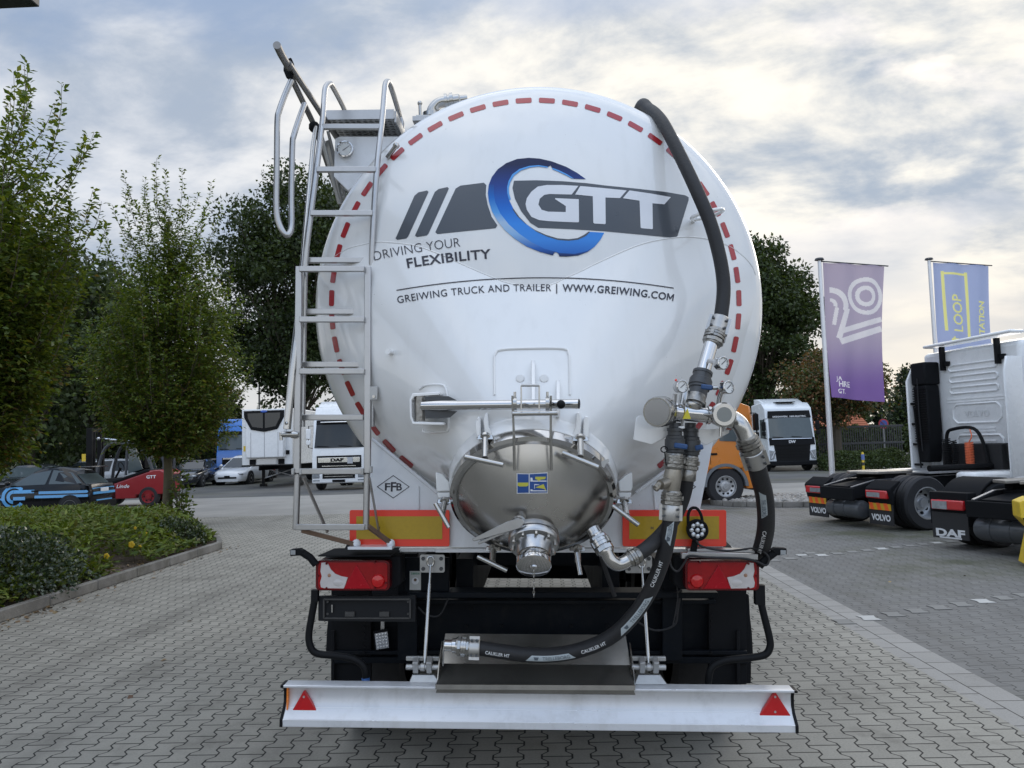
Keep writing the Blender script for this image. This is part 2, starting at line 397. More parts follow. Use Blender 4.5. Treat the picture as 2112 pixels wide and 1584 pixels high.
# rows of pale stones that mark out the parking bays
WSTONE = mat('marker_stone', (0.46, 0.455, 0.43), 0.8, var=0.12, bump=0.3); WSTONE2 = mat('worn_marker_stone', (0.215, 0.21, 0.195), 0.85, var=0.2, bump=0.3)
mk = MB()
def marks(p0, p1, n, bright, skip=()):
    a, c = G(*p0), G(*p1)
    for i in range(n):
        if i in skip: continue
        q = a.lerp(c, i/(n-1)); x, y = q.x, q.y
        w, l = 0.088, 0.094
        poly = [(-w, -l), (w, -l), (w*.75, 0), (w, l), (-w, l), (-w*.75, 0)]
        mk.prism([(x+u, y+v, 0.003) for u, v in poly], (0, 0, 0.004), 0 if i in bright else 1)
marks((1595, 1156), (1960, 1117), 13, (3, 7, 11))
marks((1740, 1283), (2112, 1228), 9, (1, 6))
marks((1655, 1148-2), (1672, 1141), 2, (0,))
tag(mk.build('bay_marking', [WSTONE, WSTONE2], flat=True), kind='structure')

# planting bed with its concrete kerb
KX = -6.0
KL = [(KX, 3.2), (KX, 14.4), (KX-0.25, 15.0), (KX-1.3, 16.9), (KX-3.4, 20.6), (-34, 20.6)]
bed = sheet('planting_bed', [(-34, 3.2)]+[(x-0.05, y) for x, y in KL], 0.085, SOIL)
kb = MB()
def kerb_run(b, pts, w, h, seg=1.0, gap=0.004):
    for (x0, y0), (x1, y1) in zip(pts[:-1], pts[1:]):
        a, c = V((x0, y0, h/2)), V((x1, y1, h/2)); n = max(1, round((c-a).length/seg))
        for i in range(n):
            d = (c-a).normalized()*gap
            b.bar(a.lerp(c, i/n)+d, a.lerp(c, (i+1)/n)-d, w, h)
kerb_run(kb, KL, 0.10, 0.135)
tag(kb.build('kerb', KERB, bevel=0.012), kind='structure')

# pebble island on the right with its kerb
ic = G(1660, 1046); ic.x += 1.6; ic.y += 1.4
IR, IE = 3.6, 1.55
ring = [(ic.x+IR*cos(a), ic.y+IE*sin(a)) for a in [2*pi*k/40 for k in range(41)]]
ik = MB(); kerb_run(ik, ring, 0.13, 0.14, seg=0.8, gap=0.003)
tag(ik.build('island_kerb', KERB, bevel=0.012), kind='structure')
sheet('island_soil', ring[:-1], 0.075, SOIL)
PEB = surf('river_pebble', (0.30, 0.28, 0.25), (0.58, 0.56, 0.52), 7.0, rough=0.7, c2=(0.25, 0.2, 0.15), cscale=9, bump=0.1)
pb = MB(); r2 = random.Random(4)
for k in range(2600):
    a = r2.uniform(0, 2*pi); q = sqrt(r2.random())*0.95
    s = r2.uniform(0.035, 0.085)
    pb.ball((ic.x+IR*q*cos(a), ic.y+IE*q*sin(a), 0.085+r2.uniform(0.0, 0.05)+0.10*(1-q)), s, 7, 0, (r2.uniform(.8, 1.3), r2.uniform(.8, 1.3), r2.uniform(.5, .75)))
tag(pb.build('river_pebbles', PEB, ang=80), 'pale rounded river pebbles filling the kerbed island', 'pebbles', kind='stuff')

# ------------------------------------------------------------------ foliage
def leafmat(name, cols, trans=0.35, rough=0.5, spec=0.4):
    m = bpy.data.materials.new(name); m.use_nodes = True; t = m.node_tree; b = t.nodes['Principled BSDF']; Lk = t.links.new
    g = t.nodes.new('ShaderNodeNewGeometry'); rp = t.nodes.new('ShaderNodeValToRGB'); Lk(g.outputs['Random Per Island'], rp.inputs[0])
    e = rp.color_ramp.elements; e[0].color = (*cols[0], 1); e[1].color = (*cols[-1], 1); e[1].position = 1
    for i, c in enumerate(cols[1:-1]): x = e.new((i+1)/(len(cols)-1)); x.color = (*c, 1)
    nz = t.nodes.new('ShaderNodeTexNoise'); Lk(g.outputs['Position'], nz.inputs['Vector']); nz.inputs['Scale'].default_value = 0.8; nz.inputs['Detail'].default_value = 4
    mr = t.nodes.new('ShaderNodeMapRange'); Lk(nz.outputs[0], mr.inputs[0]); mr.inputs[1].default_value = .3; mr.inputs[2].default_value = .7; mr.inputs[3].default_value = 0.72; mr.inputs[4].default_value = 1.25
    mx = t.nodes.new('ShaderNodeVectorMath'); mx.operation = 'SCALE'; Lk(rp.outputs[0], mx.inputs[0]); Lk(mr.outputs[0], mx.inputs['Scale'])
    Lk(mx.outputs[0], b.inputs['Base Color']); b.inputs['Roughness'].default_value = rough; b.inputs['Specular IOR Level'].default_value = spec
    if trans:
        tr = t.nodes.new('ShaderNodeBsdfTranslucent'); sc = t.nodes.new('ShaderNodeVectorMath'); sc.operation = 'MULTIPLY'; Lk(mx.outputs[0], sc.inputs[0]); sc.inputs[1].default_value = (1.5, 1.4, 0.5); Lk(sc.outputs[0], tr.inputs[0])
        ms = t.nodes.new('ShaderNodeMixShader'); ms.inputs[0].default_value = trans; Lk(b.outputs[0], ms.inputs[1]); Lk(tr.outputs[0], ms.inputs[2]); Lk(ms.outputs[0], t.nodes['Material Output'].inputs[0])
    return m
def leaf_obj(name, P, A, Nn, ln, wd, mats, mi=None, parent=None, fold=0.25, org=None):
    """one folded four-point leaf per row: P base, A axis, Nn normal, ln length, wd half width"""
    P = np.asarray(P, float); n = len(P)
    A = np.asarray(A, float); A /= np.linalg.norm(A, axis=1, keepdims=True)+1e-9
    Sd = np.cross(A, Nn); Sd /= np.linalg.norm(Sd, axis=1, keepdims=True)+1e-9
    Nr = np.cross(Sd, A)
    ln = np.broadcast_to(np.asarray(ln, float), n)[:, None]; wd = np.broadcast_to(np.asarray(wd, float), n)[:, None]
    mid = P+A*ln*0.45
    vs = np.stack([P, mid+Sd*wd+Nr*wd*fold, P+A*ln-Nr*ln*0.10, mid-Sd*wd+Nr*wd*fold], 1).reshape(-1, 3)
    if org is not None: vs = vs-np.array(org)
    me = bpy.data.meshes.new(name); me.vertices.add(4*n); me.vertices.foreach_set('co', vs.ravel())
    me.loops.add(4*n); me.loops.foreach_set('vertex_index', np.arange(4*n, dtype=np.int32))
    me.polygons.add(n); me.polygons.foreach_set('loop_start', np.arange(0, 4*n, 4, dtype=np.int32)); me.polygons.foreach_set('loop_total', np.full(n, 4, np.int32))
    for m in mats: me.materials.append(m)
    if mi is not None: me.polygons.foreach_set('material_index', np.asarray(mi, np.int32))
    me.update(calc_edges=True)
    o = bpy.data.objects.new(name, me); COL.objects.link(o)
    if parent is not None: o.parent = parent
    return o
BARK = mat('bark', (0.085, 0.07, 0.05), 0.9, var=0.4, scale=14, bump=0.9, bscale=30)
BARKG = mat('mossy_bark', (0.10, 0.085, 0.05), 0.9, var=0.35, scale=9, bump=0.9, bscale=26)
HORN = leafmat('hornbeam_leaf', [(0.038, 0.068, 0.011), (0.072, 0.115, 0.018), (0.110, 0.158, 0.025), (0.16, 0.18, 0.034)], 0.35)
HORNY = leafmat('hornbeam_yellow_leaf', [(0.10, 0.095, 0.02), (0.16, 0.12, 0.03), (0.13, 0.075, 0.03)], 0.35)
DARKG = leafmat('dark_tree_leaf', [(0.018, 0.031, 0.010), (0.031, 0.050, 0.015), (0.052, 0.072, 0.022)], 0.25)
MIDG = leafmat('mid_tree_leaf', [(0.032, 0.054, 0.015), (0.05, 0.078, 0.022), (0.072, 0.10, 0.03)], 0.25)
REDG = leafmat('maple_leaf', [(0.07, 0.08, 0.025), (0.13, 0.09, 0.035), (0.20, 0.085, 0.035), (0.085, 0.095, 0.03)], 0.25)
BLUEG = leafmat('conifer_leaf', [(0.02, 0.033, 0.018), (0.032, 0.048, 0.026)], 0.1)
HEDGE = leafmat('hedge_leaf', [(0.028, 0.045, 0.012), (0.05, 0.075, 0.02), (0.075, 0.10, 0.026)], 0.2)
JUNI = leafmat('juniper_leaf', [(0.055, 0.095, 0.012), (0.11, 0.16, 0.020), (0.17, 0.22, 0.03), (0.10, 0.095, 0.025)], 0.2, 0.6)
GLOSS = leafmat('glossy_shrub_leaf', [(0.02, 0.036, 0.018), (0.035, 0.055, 0.026), (0.055, 0.075, 0.032)], 0.1, 0.28, 0.6)
YOUNG = leafmat('young_leaf', [(0.05, 0.085, 0.018), (0.08, 0.12, 0.025), (0.12, 0.13, 0.03)], 0.35)

def hornbeam(label, base, H, cw, cb, ns, seed, tr=0.13, group='hornbeams in the planting bed', lsz=0.075, spikes=34, zmax=0.36, b0=0.62, fall=0.85):
    rg = np.random.default_rng(seed); th = thing('hornbeam_tree', label, 'tree', base, 0, group)
    def env(z):                     # crown radius at height z
        t = (z-cb)/(H-cb); t = np.clip(t, 0, 1)
        return cw/2*np.where(t < zmax, b0+(1-b0)*np.sin(t/zmax*pi/2), np.clip(1-((t-zmax)/(1-zmax)), 0, 1)**fall)
    b = MB()
    b.tube(smooth([(0, 0, -0.1), (0.03, 0.02, cb*0.6), (-0.03, 0.03, cb*1.2), (0.02, 0, H*0.5), (0, 0, H*0.85)], 5), [tr*1.25]+[tr*(1-0.045*i) for i in range(20)], 10)
    P, A, Nn, ln, mi = [], [], [], [], []
    limbs = MB()
    for i in range(ns+spikes):
        spike = i >= ns
        az = rg.uniform(0, 2*pi)
        if spike:
            z0 = cb+(H-cb)*rg.uniform(0.12, 0.80); r0 = float(env(z0))*rg.uniform(.55, 1.0); L0 = rg.uniform(.7, 1.6); tl0 = rg.uniform(.12, .5)
            if i-ns < 5: z0 = H-L0-.1*(i-ns); r0 *= .35; tl0 = .12
            st = np.array([r0*cos(az), r0*sin(az), z0]); tip = st+L0*np.array([tl0*cos(az), tl0*sin(az), sqrt(1-tl0**2)])
            if tip[2] > H: st[2] -= tip[2]-H; tip[2] = H
        else:
            zt = cb+(H*0.88-cb)*rg.beta(1.25, 1.75); rt = float(env(zt))*sqrt(rg.uniform(0.22, 1.0))
            tip = np.array([rt*cos(az), rt*sin(az), zt+rg.uniform(-.15, .25)])
            st = np.array([0, 0, max(cb*0.85, zt-0.75*rt-0.25)])
        d = tip-st; Ls = np.linalg.norm(d)
        ctl = st+d*0.5+np.array([cos(az), sin(az), 0])*0.12*Ls-np.array([0, 0, 0.08*Ls])
        def cur(t): return (1-t)**2*st+2*t*(1-t)*ctl+t*t*tip
        if i % 6 == 0 or spike: limbs.tube([cur(t) for t in np.linspace(0, 1, 5)], [0.009, 0.007, 0.006, 0.004, 0.003] if spike else [0.022, 0.017, 0.012, 0.008, 0.004], 5)
        t0 = 0.1 if spike else max(0.1, 1-1.3/Ls)
        nt_ = int((22 if spike else 8)*max(0.5, (1-t0)*Ls))
        for t in np.linspace(t0, 1.0, nt_):
            c = cur(t); tg = cur(min(1, t+.02))-cur(t-.02); tg /= np.linalg.norm(tg)
            nl, tl = (2, 0.06) if spike else (7, rg.uniform(0.18, 0.42))
            sd = rg.normal(size=3); sd[2] = sd[2]*0.5+0.1; sd -= tg*sd.dot(tg); sd /= np.linalg.norm(sd)
            tw = sd*0.85+tg*0.5
            for q in range(nl):
                p = c+tw*tl*(q+0.5)/nl
                side = np.cross(tw, [0, 0, 1.])*(1 if q % 2 else -1)+rg.normal(size=3)*0.35
                ax = tw*0.8+side*0.9+np.array([0, 0, 0.1 if spike else -0.25])
                P.append(p); A.append(ax); Nn.append(np.array([0, 0, 1.0])+rg.normal(size=3)*0.45)
                ln.append(lsz*rg.uniform(.7, 1.2)*(1.15 if spike else 1)); low = max(0, 1-(p[2]-cb)/(H*0.28)); mi.append(1 if rg.random() < 0.015+0.16*low else 0)
    b.build('trunk', BARKG, th); limbs.build('branches', BARK, th)
    leaf_obj('crown', P, A, Nn, np.array(ln), np.array(ln)*0.27, [HORN, HORNY], mi, th)
    return th
hornbeam('round young hornbeam with spiky top standing beside the red forklift', G(343, 1086), 9.2, 4.1, 2.1, 1000, 3, lsz=.095, zmax=.32, fall=1.1, b0=.7, spikes=75)
bt = D(-45, 945, 11.5)
hornbeam('big hornbeam cut off by the left edge of the photo', (bt.x, bt.y, 0), 8.2, 2.9, 1.9, 720, 11, lsz=0.10, spikes=70, zmax=0.60, b0=.55, fall=.8)

def bg_tree(name, label, base, H, cw, cb, n, lsz, mats, seed, group=None, nclump=70, shape='oval', tr=0.3, clump=0.16, flat=0.75, asp=0.36, vis=True):
    rg = np.random.default_rng(seed); th = thing(name, label, 'tree', base, 0, group)
    cz = (H+cb)/2; hz = (H-cb)/2
    C = []
    while len(C) < nclump:
        p = rg.uniform(-1, 1, 3)
        if shape == 'oval':
            r = np.linalg.norm(p)
            if r > 1 or r < 0.35: continue
            if p[2] < -0.5 and rg.random() < .3: continue
        elif shape == 'cone':
            rr = np.hypot(p[0], p[1]); k = (1-p[2])/2
            if rr > k or rr < k*0.4: continue
        elif shape == 'column':
            if np.hypot(p[0], p[1]) > 0.9*(1-max(0, p[2])**3): continue
        C.append([p[0]*cw/2*(1-clump*.6), p[1]*cw/2*(1-clump*.6), cz+p[2]*hz*(1-clump*.6)])
    C = np.array(C); rad = clump*cw*rg.uniform(.65, 1.35, nclump)
    idx = rg.integers(0, nclump, n)
    q = rg.normal(size=(n, 3)); q /= np.linalg.norm(q, axis=1, keepdims=True); q *= (rg.random(n)**0.45)[:, None]
    P = C[idx]+q*rad[idx][:, None]*np.array([1, 1, flat])
    P[:, 2] = np.maximum(P[:, 2], cb*0.85)
    A = q*0.6+rg.normal(size=(n, 3))*0.7; Nn = rg.normal(size=(n, 3))+np.array([0, 0, .9])
    b = MB(); b.tube(smooth([(0, 0, -0.1), (.05, 0, cb), (0, .1, cz)], 4), [tr*1.2, tr*1.1, tr, tr, tr*.9, tr*.8, tr*.7, tr*.5, tr*.35], 9); b.build('trunk', BARK, th)
    l = MB()
    for c in C[::2]: l.tube(smooth([(0, 0, cb*.8+(c[2]-cb)*.25), (c[0]*.45, c[1]*.45, cb+(c[2]-cb)*.55), c], 3), [tr*.3, tr*.28, tr*.22, tr*.18, tr*.14, tr*.1, tr*.06], 5)
    l.build('branches', BARK, th)
    leaf_obj('crown', P, A, Nn, lsz*rg.uniform(.6, 1.3, n), lsz*asp*rg.uniform(.7, 1.2, n), mats, rg.integers(0, len(mats), n), th)
    return th
def gpos(px, dist): p = D(px, 900, dist); return (p.x, p.y, 0)
FARG = 'tall trees behind the yard'
bg_tree('oak_tree', 'tall dark tree rising behind the ladder of the trailer', gpos(625, 56), 23.5, 13, 3.2, 62000, 0.30, [DARKG, DARKG, MIDG], 21, FARG, 170, clump=0.135)
bg_tree('oak_tree', 'dark tree right of the tank behind the white electric truck', gpos(1575, 54), 16.6, 9.4, 3.0, 44000, 0.27, [DARKG, MIDG], 22, FARG, 120, clump=0.14)
bg_tree('maple_tree', 'reddish brown maple behind the purple flag and hedge', gpos(1722, 44), 6.6, 6.2, 2.3, 15000, 0.20, [REDG, REDG, MIDG], 23, None, 70)
bg_tree('spruce_tree', 'dark green conifer behind the gate left of the white cab', gpos(1892, 56), 8.9, 5.0, 0.8, 12000, 0.26, [BLUEG, MIDG], 24, None, 70, shape='cone', tr=.2)
bg_tree('cypress_tree', 'thin dark cypress column between maple and conifer', gpos(1818, 60), 5.0, 1.0, 0.3, 3000, 0.18, [BLUEG], 25, None, 30, shape='column', tr=.1)
bg_tree('oak_tree', 'rounded dark tree filling the gap behind the big left hornbeam', gpos(60, 40), 14.5, 11, 1.5, 18000, 0.33, [DARKG, MIDG], 26, FARG, 80)
bg_tree('oak_tree', 'broad dark tree seen between the two hornbeams', gpos(205, 48), 13.0, 9, 1.5, 16000, 0.33, [DARKG, MIDG], 27, FARG, 70)
bg_tree('oak_tree', 'dark tree behind the young hornbeam crown', gpos(355, 55), 9.5, 9, 1.0, 14000, 0.33, [DARKG], 28, FARG, 70)
bg_tree('oak_tree', 'far dark tree at the right photo edge beyond the white cab', gpos(2130, 62), 8.0, 8, 1.0, 9000, 0.33, [DARKG, MIDG], 29, FARG, 50)

def hedge(name, label, x0, x1, y0, y1, h, n, lsz, mats, seed, cat='hedge', kind=None, zb=0.0, lump=0.5, asp=.34):
    """clipped or wild hedge: leaves through the outer shell of a lumpy block, over woody stems"""
    rg = np.random.default_rng(seed); P = []; Nn = []
    while len(P) < n:
        x, y = rg.uniform(x0, x1), rg.uniform(y0, y1)
        top = h*(1+lump*(noise.noise(V((x*.45, y*.45, seed)))+.5*noise.noise(V((x*1.3, y*1.3, seed+9)))))
        e = min(x-x0, x1-x, y-y0, y1-y); top *= min(1, 0.55+e*0.9)
        z = top*(1-rg.random()**2*0.9) if e > .25 else top*rg.random()
        P.append((x, y, zb+z)); Nn.append(rg.normal(size=3)*.8+np.array([0, -.3, .8]))
    P = np.array(P); th = thing(name, label, cat, ((x0+x1)/2, (y0+y1)/2, 0)) if kind is None else None
    org = ((x0+x1)/2, (y0+y1)/2, 0) if th else None
    A = rg.normal(size=(n, 3))+np.array([0, -.2, .6])
    o = leaf_obj('foliage' if th else name, P, A, np.array(Nn), lsz*rg.uniform(.6, 1.3, n), lsz*asp*rg.uniform(.7, 1.2, n), mats, rg.integers(0, len(mats), n), th, org=org)
    if th:
        s = MB()
        for k in range(max(6, int((x1-x0)*2))):
            x, y = rg.uniform(x0+.2, x1-.2), rg.uniform(y0+.2, y1-.2); s.cyl((x-org[0], y-org[1], 0), (x-org[0]+rg.normal()*.1, y-org[1], h*.8), .03, .01, 5)
        s.build('stems', BARK, th); return th
    return tag(o, label, cat, kind=kind)
hl = D(-120, 930, 50).x; hr = D(470, 930, 50).x
hedge('wild_hedge', 'tall dark overgrown hedge behind the parked cars at left', hl, hr, 49, 53, 4.6, 17000, 0.30, [DARKG, MIDG, HEDGE], 31, lump=.55)
hl = D(1695, 930, 40).x; hr = D(1872, 930, 40).x
hedge('clipped_hedge', 'low clipped green hedge in front of the dark metal gate', hl, hr, 39.5, 41.2, 0.95, 9000, 0.11, [HEDGE, MIDG], 32, lump=.15)
hedge('tree_belt', 'far band of trees along the horizon', -190, 230, 150, 158, 8, 34000, 1.25, [DARKG, MIDG], 33, cat='trees', kind='stuff', lump=.7)

# shrubs of the planting bed
rg = np.random.default_rng(5); P, A, Nn, ln, mi = [], [], [], [], []
def bed_x(y):                        # right-hand edge of the bed
    return np.interp(y, [p[1] for p in KL[:-1]], [p[0] for p in KL[:-1]])
def top(x, y):
    e = bed_x(y)-x
    h = 0.68+0.28*noise.noise(V((x*.55, y*.55, 1)))+0.16*noise.noise(V((x*1.7, y*1.7, 4)))
    return max(0.03, h*min(1, 0.25+0.9*max(0, e-0.22))*float(np.interp(y, [11, 17, 20], [1, .72, .5])))
while len(P) < 64000:
    y = 7.3+13.0*rg.random()**1.15; x = bed_x(y)-0.12-rg.random()**1.1*9.5
    if bed_x(y)-x < 0.75 and noise.noise(V((x*.9, y*.9, 7))) > 0.12: continue
    h = top(x, y); z = 0.08+h*(1-0.75*rg.random()**1.7)
    d = rg.normal(size=3)*np.array([1, 1, .35])+np.array([.25, -.35, .38])
    P.append((x, y, z)); A.append(d); Nn.append(np.array([0, -.2, 1])+rg.normal(size=3)*.5); ln.append(rg.uniform(.07, .18)); mi.append(0 if rg.random() < .93 else 1)
ln = np.array(ln)
tag(leaf_obj('ground_cover', P, A, Nn, ln, ln*.17, [JUNI, YOUNG], mi), 'low feathery green juniper spreading over the planting bed', 'ground cover', kind='stuff')
def shrub(name, label, base, w, d, h, n, lsz, mats, seed, cat='shrub', asp=.32, shell=.5):
    rg = np.random.default_rng(seed); th = thing(name, label, cat, base)
    q = rg.normal(size=(n, 3)); q[:, 2] = np.abs(q[:, 2]); q /= np.linalg.norm(q, axis=1, keepdims=True)
    lump = np.array([1+.28*noise.noise(V(x*2.2)+V((seed, 0, 0))) for x in q])
    r = (1-shell*rg.random(n)**1.5)*lump
    P = q*r[:, None]*np.array([w/2, d/2, h]); P[:, 2] += .04
    A = q+rg.normal(size=(n, 3))*.6; Nn = q+np.array([0, 0, .5])+rg.normal(size=(n, 3))*.5
    leaf_obj('foliage', P, A, Nn, lsz*rg.uniform(.6, 1.25, n), lsz*asp*rg.uniform(.8, 1.2, n), mats, rg.integers(0, len(mats), n), th)
    s = MB()
    for k in range(14):
        a = rg.uniform(0, 2*pi); s.tube([(0, 0, -.05), (w*.15*cos(a), d*.15*sin(a), h*.4), (w*.36*cos(a), d*.36*sin(a), h*.8)], [.012, .01, .005], 5)
    s.build('stems', BARK, th); return th
shrub('glossy_shrub', 'glossy dark leaved shrub at the kerb by the left photo edge', (KX-0.95, 9.7, .06), 2.1, 2.6, .80, 9000, .058, [GLOSS], 41)
shrub('glossy_shrub', 'dark glossy shrub on the bed corner nearest the trailer', (KX-0.75, 14.2, .06), 1.1, 1.4, .52, 4000, .055, [GLOSS, HEDGE], 42)
tb = G(343, 1086)
shrub('young_shoots', 'bright green leafy shoots at the foot of the hornbeam trunk', (tb.x+.42, tb.y-.15, .08), .6, .6, 1.35, 420, .12, [YOUNG], 43, cat='sapling', shell=.9)
YEL = mat('yellow_petal', (0.75, 0.48, 0.03), 0.5, var=.15)
for i, (px, py, dz_, s) in enumerate([(276, 1126, 12.6, 1.2), (225, 1150, 11.6, 1.0), (305, 1104, 14.0, .75), (293, 1130, 12.6, .6), (283, 1092, 14.6, .6)]):
    dz_ = 8.0
    while dz_ < 16:                # the bloom sits on the surface of the planting
        p = D(px, py, dz_)
        if p.x < bed_x(p.y)-.2 and p.z < .10+top(p.x, p.y): break
        dz_ += .05
    p = p+V((0, -.06, .03)); th = thing('yellow_flower', ['largest yellow bloom on the juniper slope', 'yellow bloom lowest down near the kerb', 'small yellow bloom furthest right above the largest one', 'tiny yellow bloom just right of the largest one', 'small yellow bloom highest up the slope'][i], 'flower', p, 0, 'yellow flowers in the planting bed')
    b = MB()
    for k in range(5):
        a = 2*pi*k/5; c = V((cos(a)*.022*s, -.01*s, sin(a)*.022*s)); b.ball(c, .025*s, 8, 0, (1, .3, 1))
    b.build('petals', YEL, th); st = MB(); st.cyl((0, .01, 0), (0.02, .06, -.3), .004, .004, 5); st.build('stem', BARK, th)
# fallen leaves along the kerb and on the stones
LIT = leafmat('fallen_leaf', [(0.16, 0.10, 0.05), (0.22, 0.14, 0.06), (0.12, 0.06, 0.03), (0.30, 0.22, 0.10)], 0)
P = [(KX+.09+abs(rg.normal())*.12, rg.uniform(6.5, 9.2) if k < 130 else rg.uniform(6, 15), .012) for k in range(210)]
P += [(KX-.35*rg.random()-.1, rg.uniform(7.5, 14), .10) for k in range(160)]
P += [(*G(px, py).xy, .012) for px, py in ((275, 1437), (1835, 1200), (1985, 1188), (2070, 1146), (385, 1284), (345, 1362))]
n = len(P); A = rg.normal(size=(n, 3))*np.array([1, 1, .15]); ln = rg.uniform(.03, .08, n)
tag(leaf_obj('fallen_leaves', P, A, np.tile([0, 0, 1.], (n, 1))+rg.normal(size=(n, 3))*.25, ln, ln*.36, [LIT]), 'brown fallen leaves drifted along the kerb and over the stones', 'leaves', kind='stuff')

# ------------------------------------------------------------------ buildings, fence, poles, flags
DARK = mat('anthracite_metal', (0.035, 0.038, 0.042), 0.45, 0.0, dirt=.2); 
TILE = mat('orange_roof_tile', (0.42, 0.14, 0.07), 0.8, var=.3, scale=3, bump=.5, bscale=8)
WALLB = mat('brick_wall', (0.30, 0.15, 0.10), 0.9, var=.3, scale=8); CREAM = mat('pale_render', (0.45, 0.42, 0.37), 0.9)
def house(label, px, dist, w, d, h, rh, rz=0, py=960):
    c = D(px, py, dist); th = thing('house', label, 'house', (c.x, c.y, 0), rz)
    b = MB(); b.box((0, 0, h/2), (w, d, h)); b.build('wall', WALLB, th)
    r = MB(); o = .4
    r.prism([(-w/2-o, -d/2-o, h-.15), (-w/2-o, d/2+o, h-.15), (-w/2-o, 0, h+rh)], (w+2*o, 0, 0))
    for k in range(12): 
        t = (k+.5)/12; r.bar((-w/2-o-.01, -d/2-o+t*(d/2+o), h-.15+t*(rh+.15)+.03), (w/2+o+.01, -d/2-o+t*(d/2+o), h-.15+t*(rh+.15)+.03), .07, .05)
    rf = r.build('roof', TILE, th); ch = MB(); ch.box((w*.2, d*.2, h+rh*.8), (.6, .6, 1.3)); ch.build('chimney', WALLB, rf)
    for x in (-w*.28, w*.28):
        wf = MB(); wf.box((x, -d/2-.02, h*.55), (1.1, .08, 1.2)); f = wf.build('window', CREAM, th)
        g = MB(); g.box((x, -d/2-.065, h*.55), (.95, .03, 1.05)); g.build('pane', DARK, f)
    return th
house('brick house with orange tiled roof behind gate and maple', 1716, 78, 4.6, 7, 2.2, 2.0)
hl = D(1690, 930, 52).x; hr = D(1905, 930, 52).x
hedge('wild_hedge', 'green bushes showing through the bars of the gate', hl, hr, 52, 54, 2.1, 7000, .24, [MIDG, HEDGE], 37, lump=.4)
house('house with orange tiled roof between orange truck and electric truck', 1536, 70, 4, 8, 3.5, 2.6)
c = D(600, 900, 62); th = thing('flat_roofed_hall', 'low dark flat roofed hall behind the refrigerated trailer', 'building', (c.x, c.y, 0))
b = MB(); b.box((0, 0, 2.3), (13, 6, 4.6)); b.build('wall', DARK, th); b = MB(); b.box((0, -.2, 4.75), (13.6, 6.6, .3)); b.build('roof', mat('roof_felt', (.06, .06, .06), .9), th)
b = MB(); b.box((-2, -3.03, 1.6), (3, .08, 3.0)); b.build('door', mat('grey_shutter', (.2, .2, .2), .6), th)
# roof canopy whose corner cuts into the top left of the picture
k0 = D(82, 15, 7.5); th = thing('roof_canopy', 'dark overhanging roof corner at the top left of the photo', 'canopy', (k0.x-4, k0.y-5, 0))
b = MB(); b.box((-1.2, 0, k0.z+.16), (10.4, 10, .32)); b.build('roof', DARK, th, bevel=.01)
b = MB(); b.box((-1.2, 0, k0.z+.36), (10.56, 10.16, .05)); b.build('roof_edge', mat('zinc_edge', (.35, .36, .38), .4, .8), th)
for yy in (-3.5, 2.5): b = MB(); b.cyl((-5, yy, 0), (-5, yy, k0.z), .12); b.build('post', DARK, th)

# gate and fence
g0, g1 = D(1688, 930, 45), D(1866, 930, 45)
th = thing('sliding_gate', 'dark grey metal bar gate behind the clipped hedge', 'gate', ((g0.x+g1.x)/2, 45, 0))
hw = (g1.x-g0.x)/2; GH = 2.3
b = MB()
for z in (.25, GH-.05, 1.3): b.box((0, 0, z), (hw*2, .10, .12))
b.build('gate_frame', DARK, th, bevel=.01)
b = MB()
for k in range(int(hw*2/.13)): b.box((-hw+.07+k*.13, 0.0, (GH+.2)/2), (.045, .05, GH-.3))
b.build('bars', DARK, th)
p = thing('gate_post', 'thick dark post closing the right end of the metal gate', 'post', (g1.x+.55, 44.9, 0))
b = MB(); b.box((0, 0, 1.3), (.42, .42, 2.6)); b.build('shaft', DARK, p, bevel=.02); b = MB(); b.box((0, 0, 2.63), (.48, .48, .06)); b.build('cap', mat('zinc_edge', (1,)*3), p)
p = thing('mesh_fence', 'dark fence with tall mesh panels right of the gate', 'fence', (g1.x+3, 46, 0))
b = MB()
for k in range(40): b.box((-2+k*.13, 0, 1.2), (.06, .05, 2.3))
b.build('bars', DARK, p); b = MB()
for k in range(4): b.cyl((-12+k*3.2, 3, 0), (-12+k*3.2, 3, 3.1), .04, None, 6)
b.build_each('post', DARK, p)
b = MB()
for z in (.3, 2.3): b.box((.5, 0, z), (5.3, .08, .1))
b.build_each('rail', DARK, p)
s = G(1822, 965); s = D(1822, 874, 47); p = thing('road_sign', 'round blue sign with red rim above the gate', 'sign', (s.x, 47, 0))
b = MB(); b.lathe((0, 0, s.z), (0, -1, 0), [(.30, 0), (.30, .02)], 24); b.build('rim', mat('sign_red', (.45, .04, .05), .5), p)
b = MB(); b.lathe((0, -.021, s.z), (0, -1, 0), [(.22, 0), (.22, .006)], 24); b.build('face', mat('sign_blue', (.05, .10, .36), .5), p)
b = MB(); b.bar((-.17, -.033, s.z+.17), (.17, -.033, s.z-.17), .02, .05, (0, -1, 0)); b.build('slash', mat('sign_red', (1,)*3), p)
b = MB(); b.cyl((0, .03, 0), (0, .03, s.z), .035); b.build('post', mat('galvanised_steel', (.45, .46, .47), .45, .9), p)
q = D(1781, 967, 36.5); q.z = 0; p = thing('bollard', 'thin yellow bollard with blue sleeve before the hedge', 'bollard', q)
b = MB(); b.lathe((0, 0, 0), (0, 0, 1), [(.32, 0), (.32, .03), (.10, .05)], 18); b.build('base', DARK, p)
YP = mat('yellow_paint', (.72, .50, .03), .45, dirt=.3); b = MB(); b.lathe((0, 0, 0), (0, 0, 1), [(.055, 0), (.055, .92), (.03, .98)], 14); b.build('shaft', YP, p)
b = MB(); b.lathe((0, 0, .62), (0, 0, 1), [(.075, 0), (.075, .26)], 14); b.build('sleeve', mat('sleeve_blue', (.12, .18, .42), .5), p)
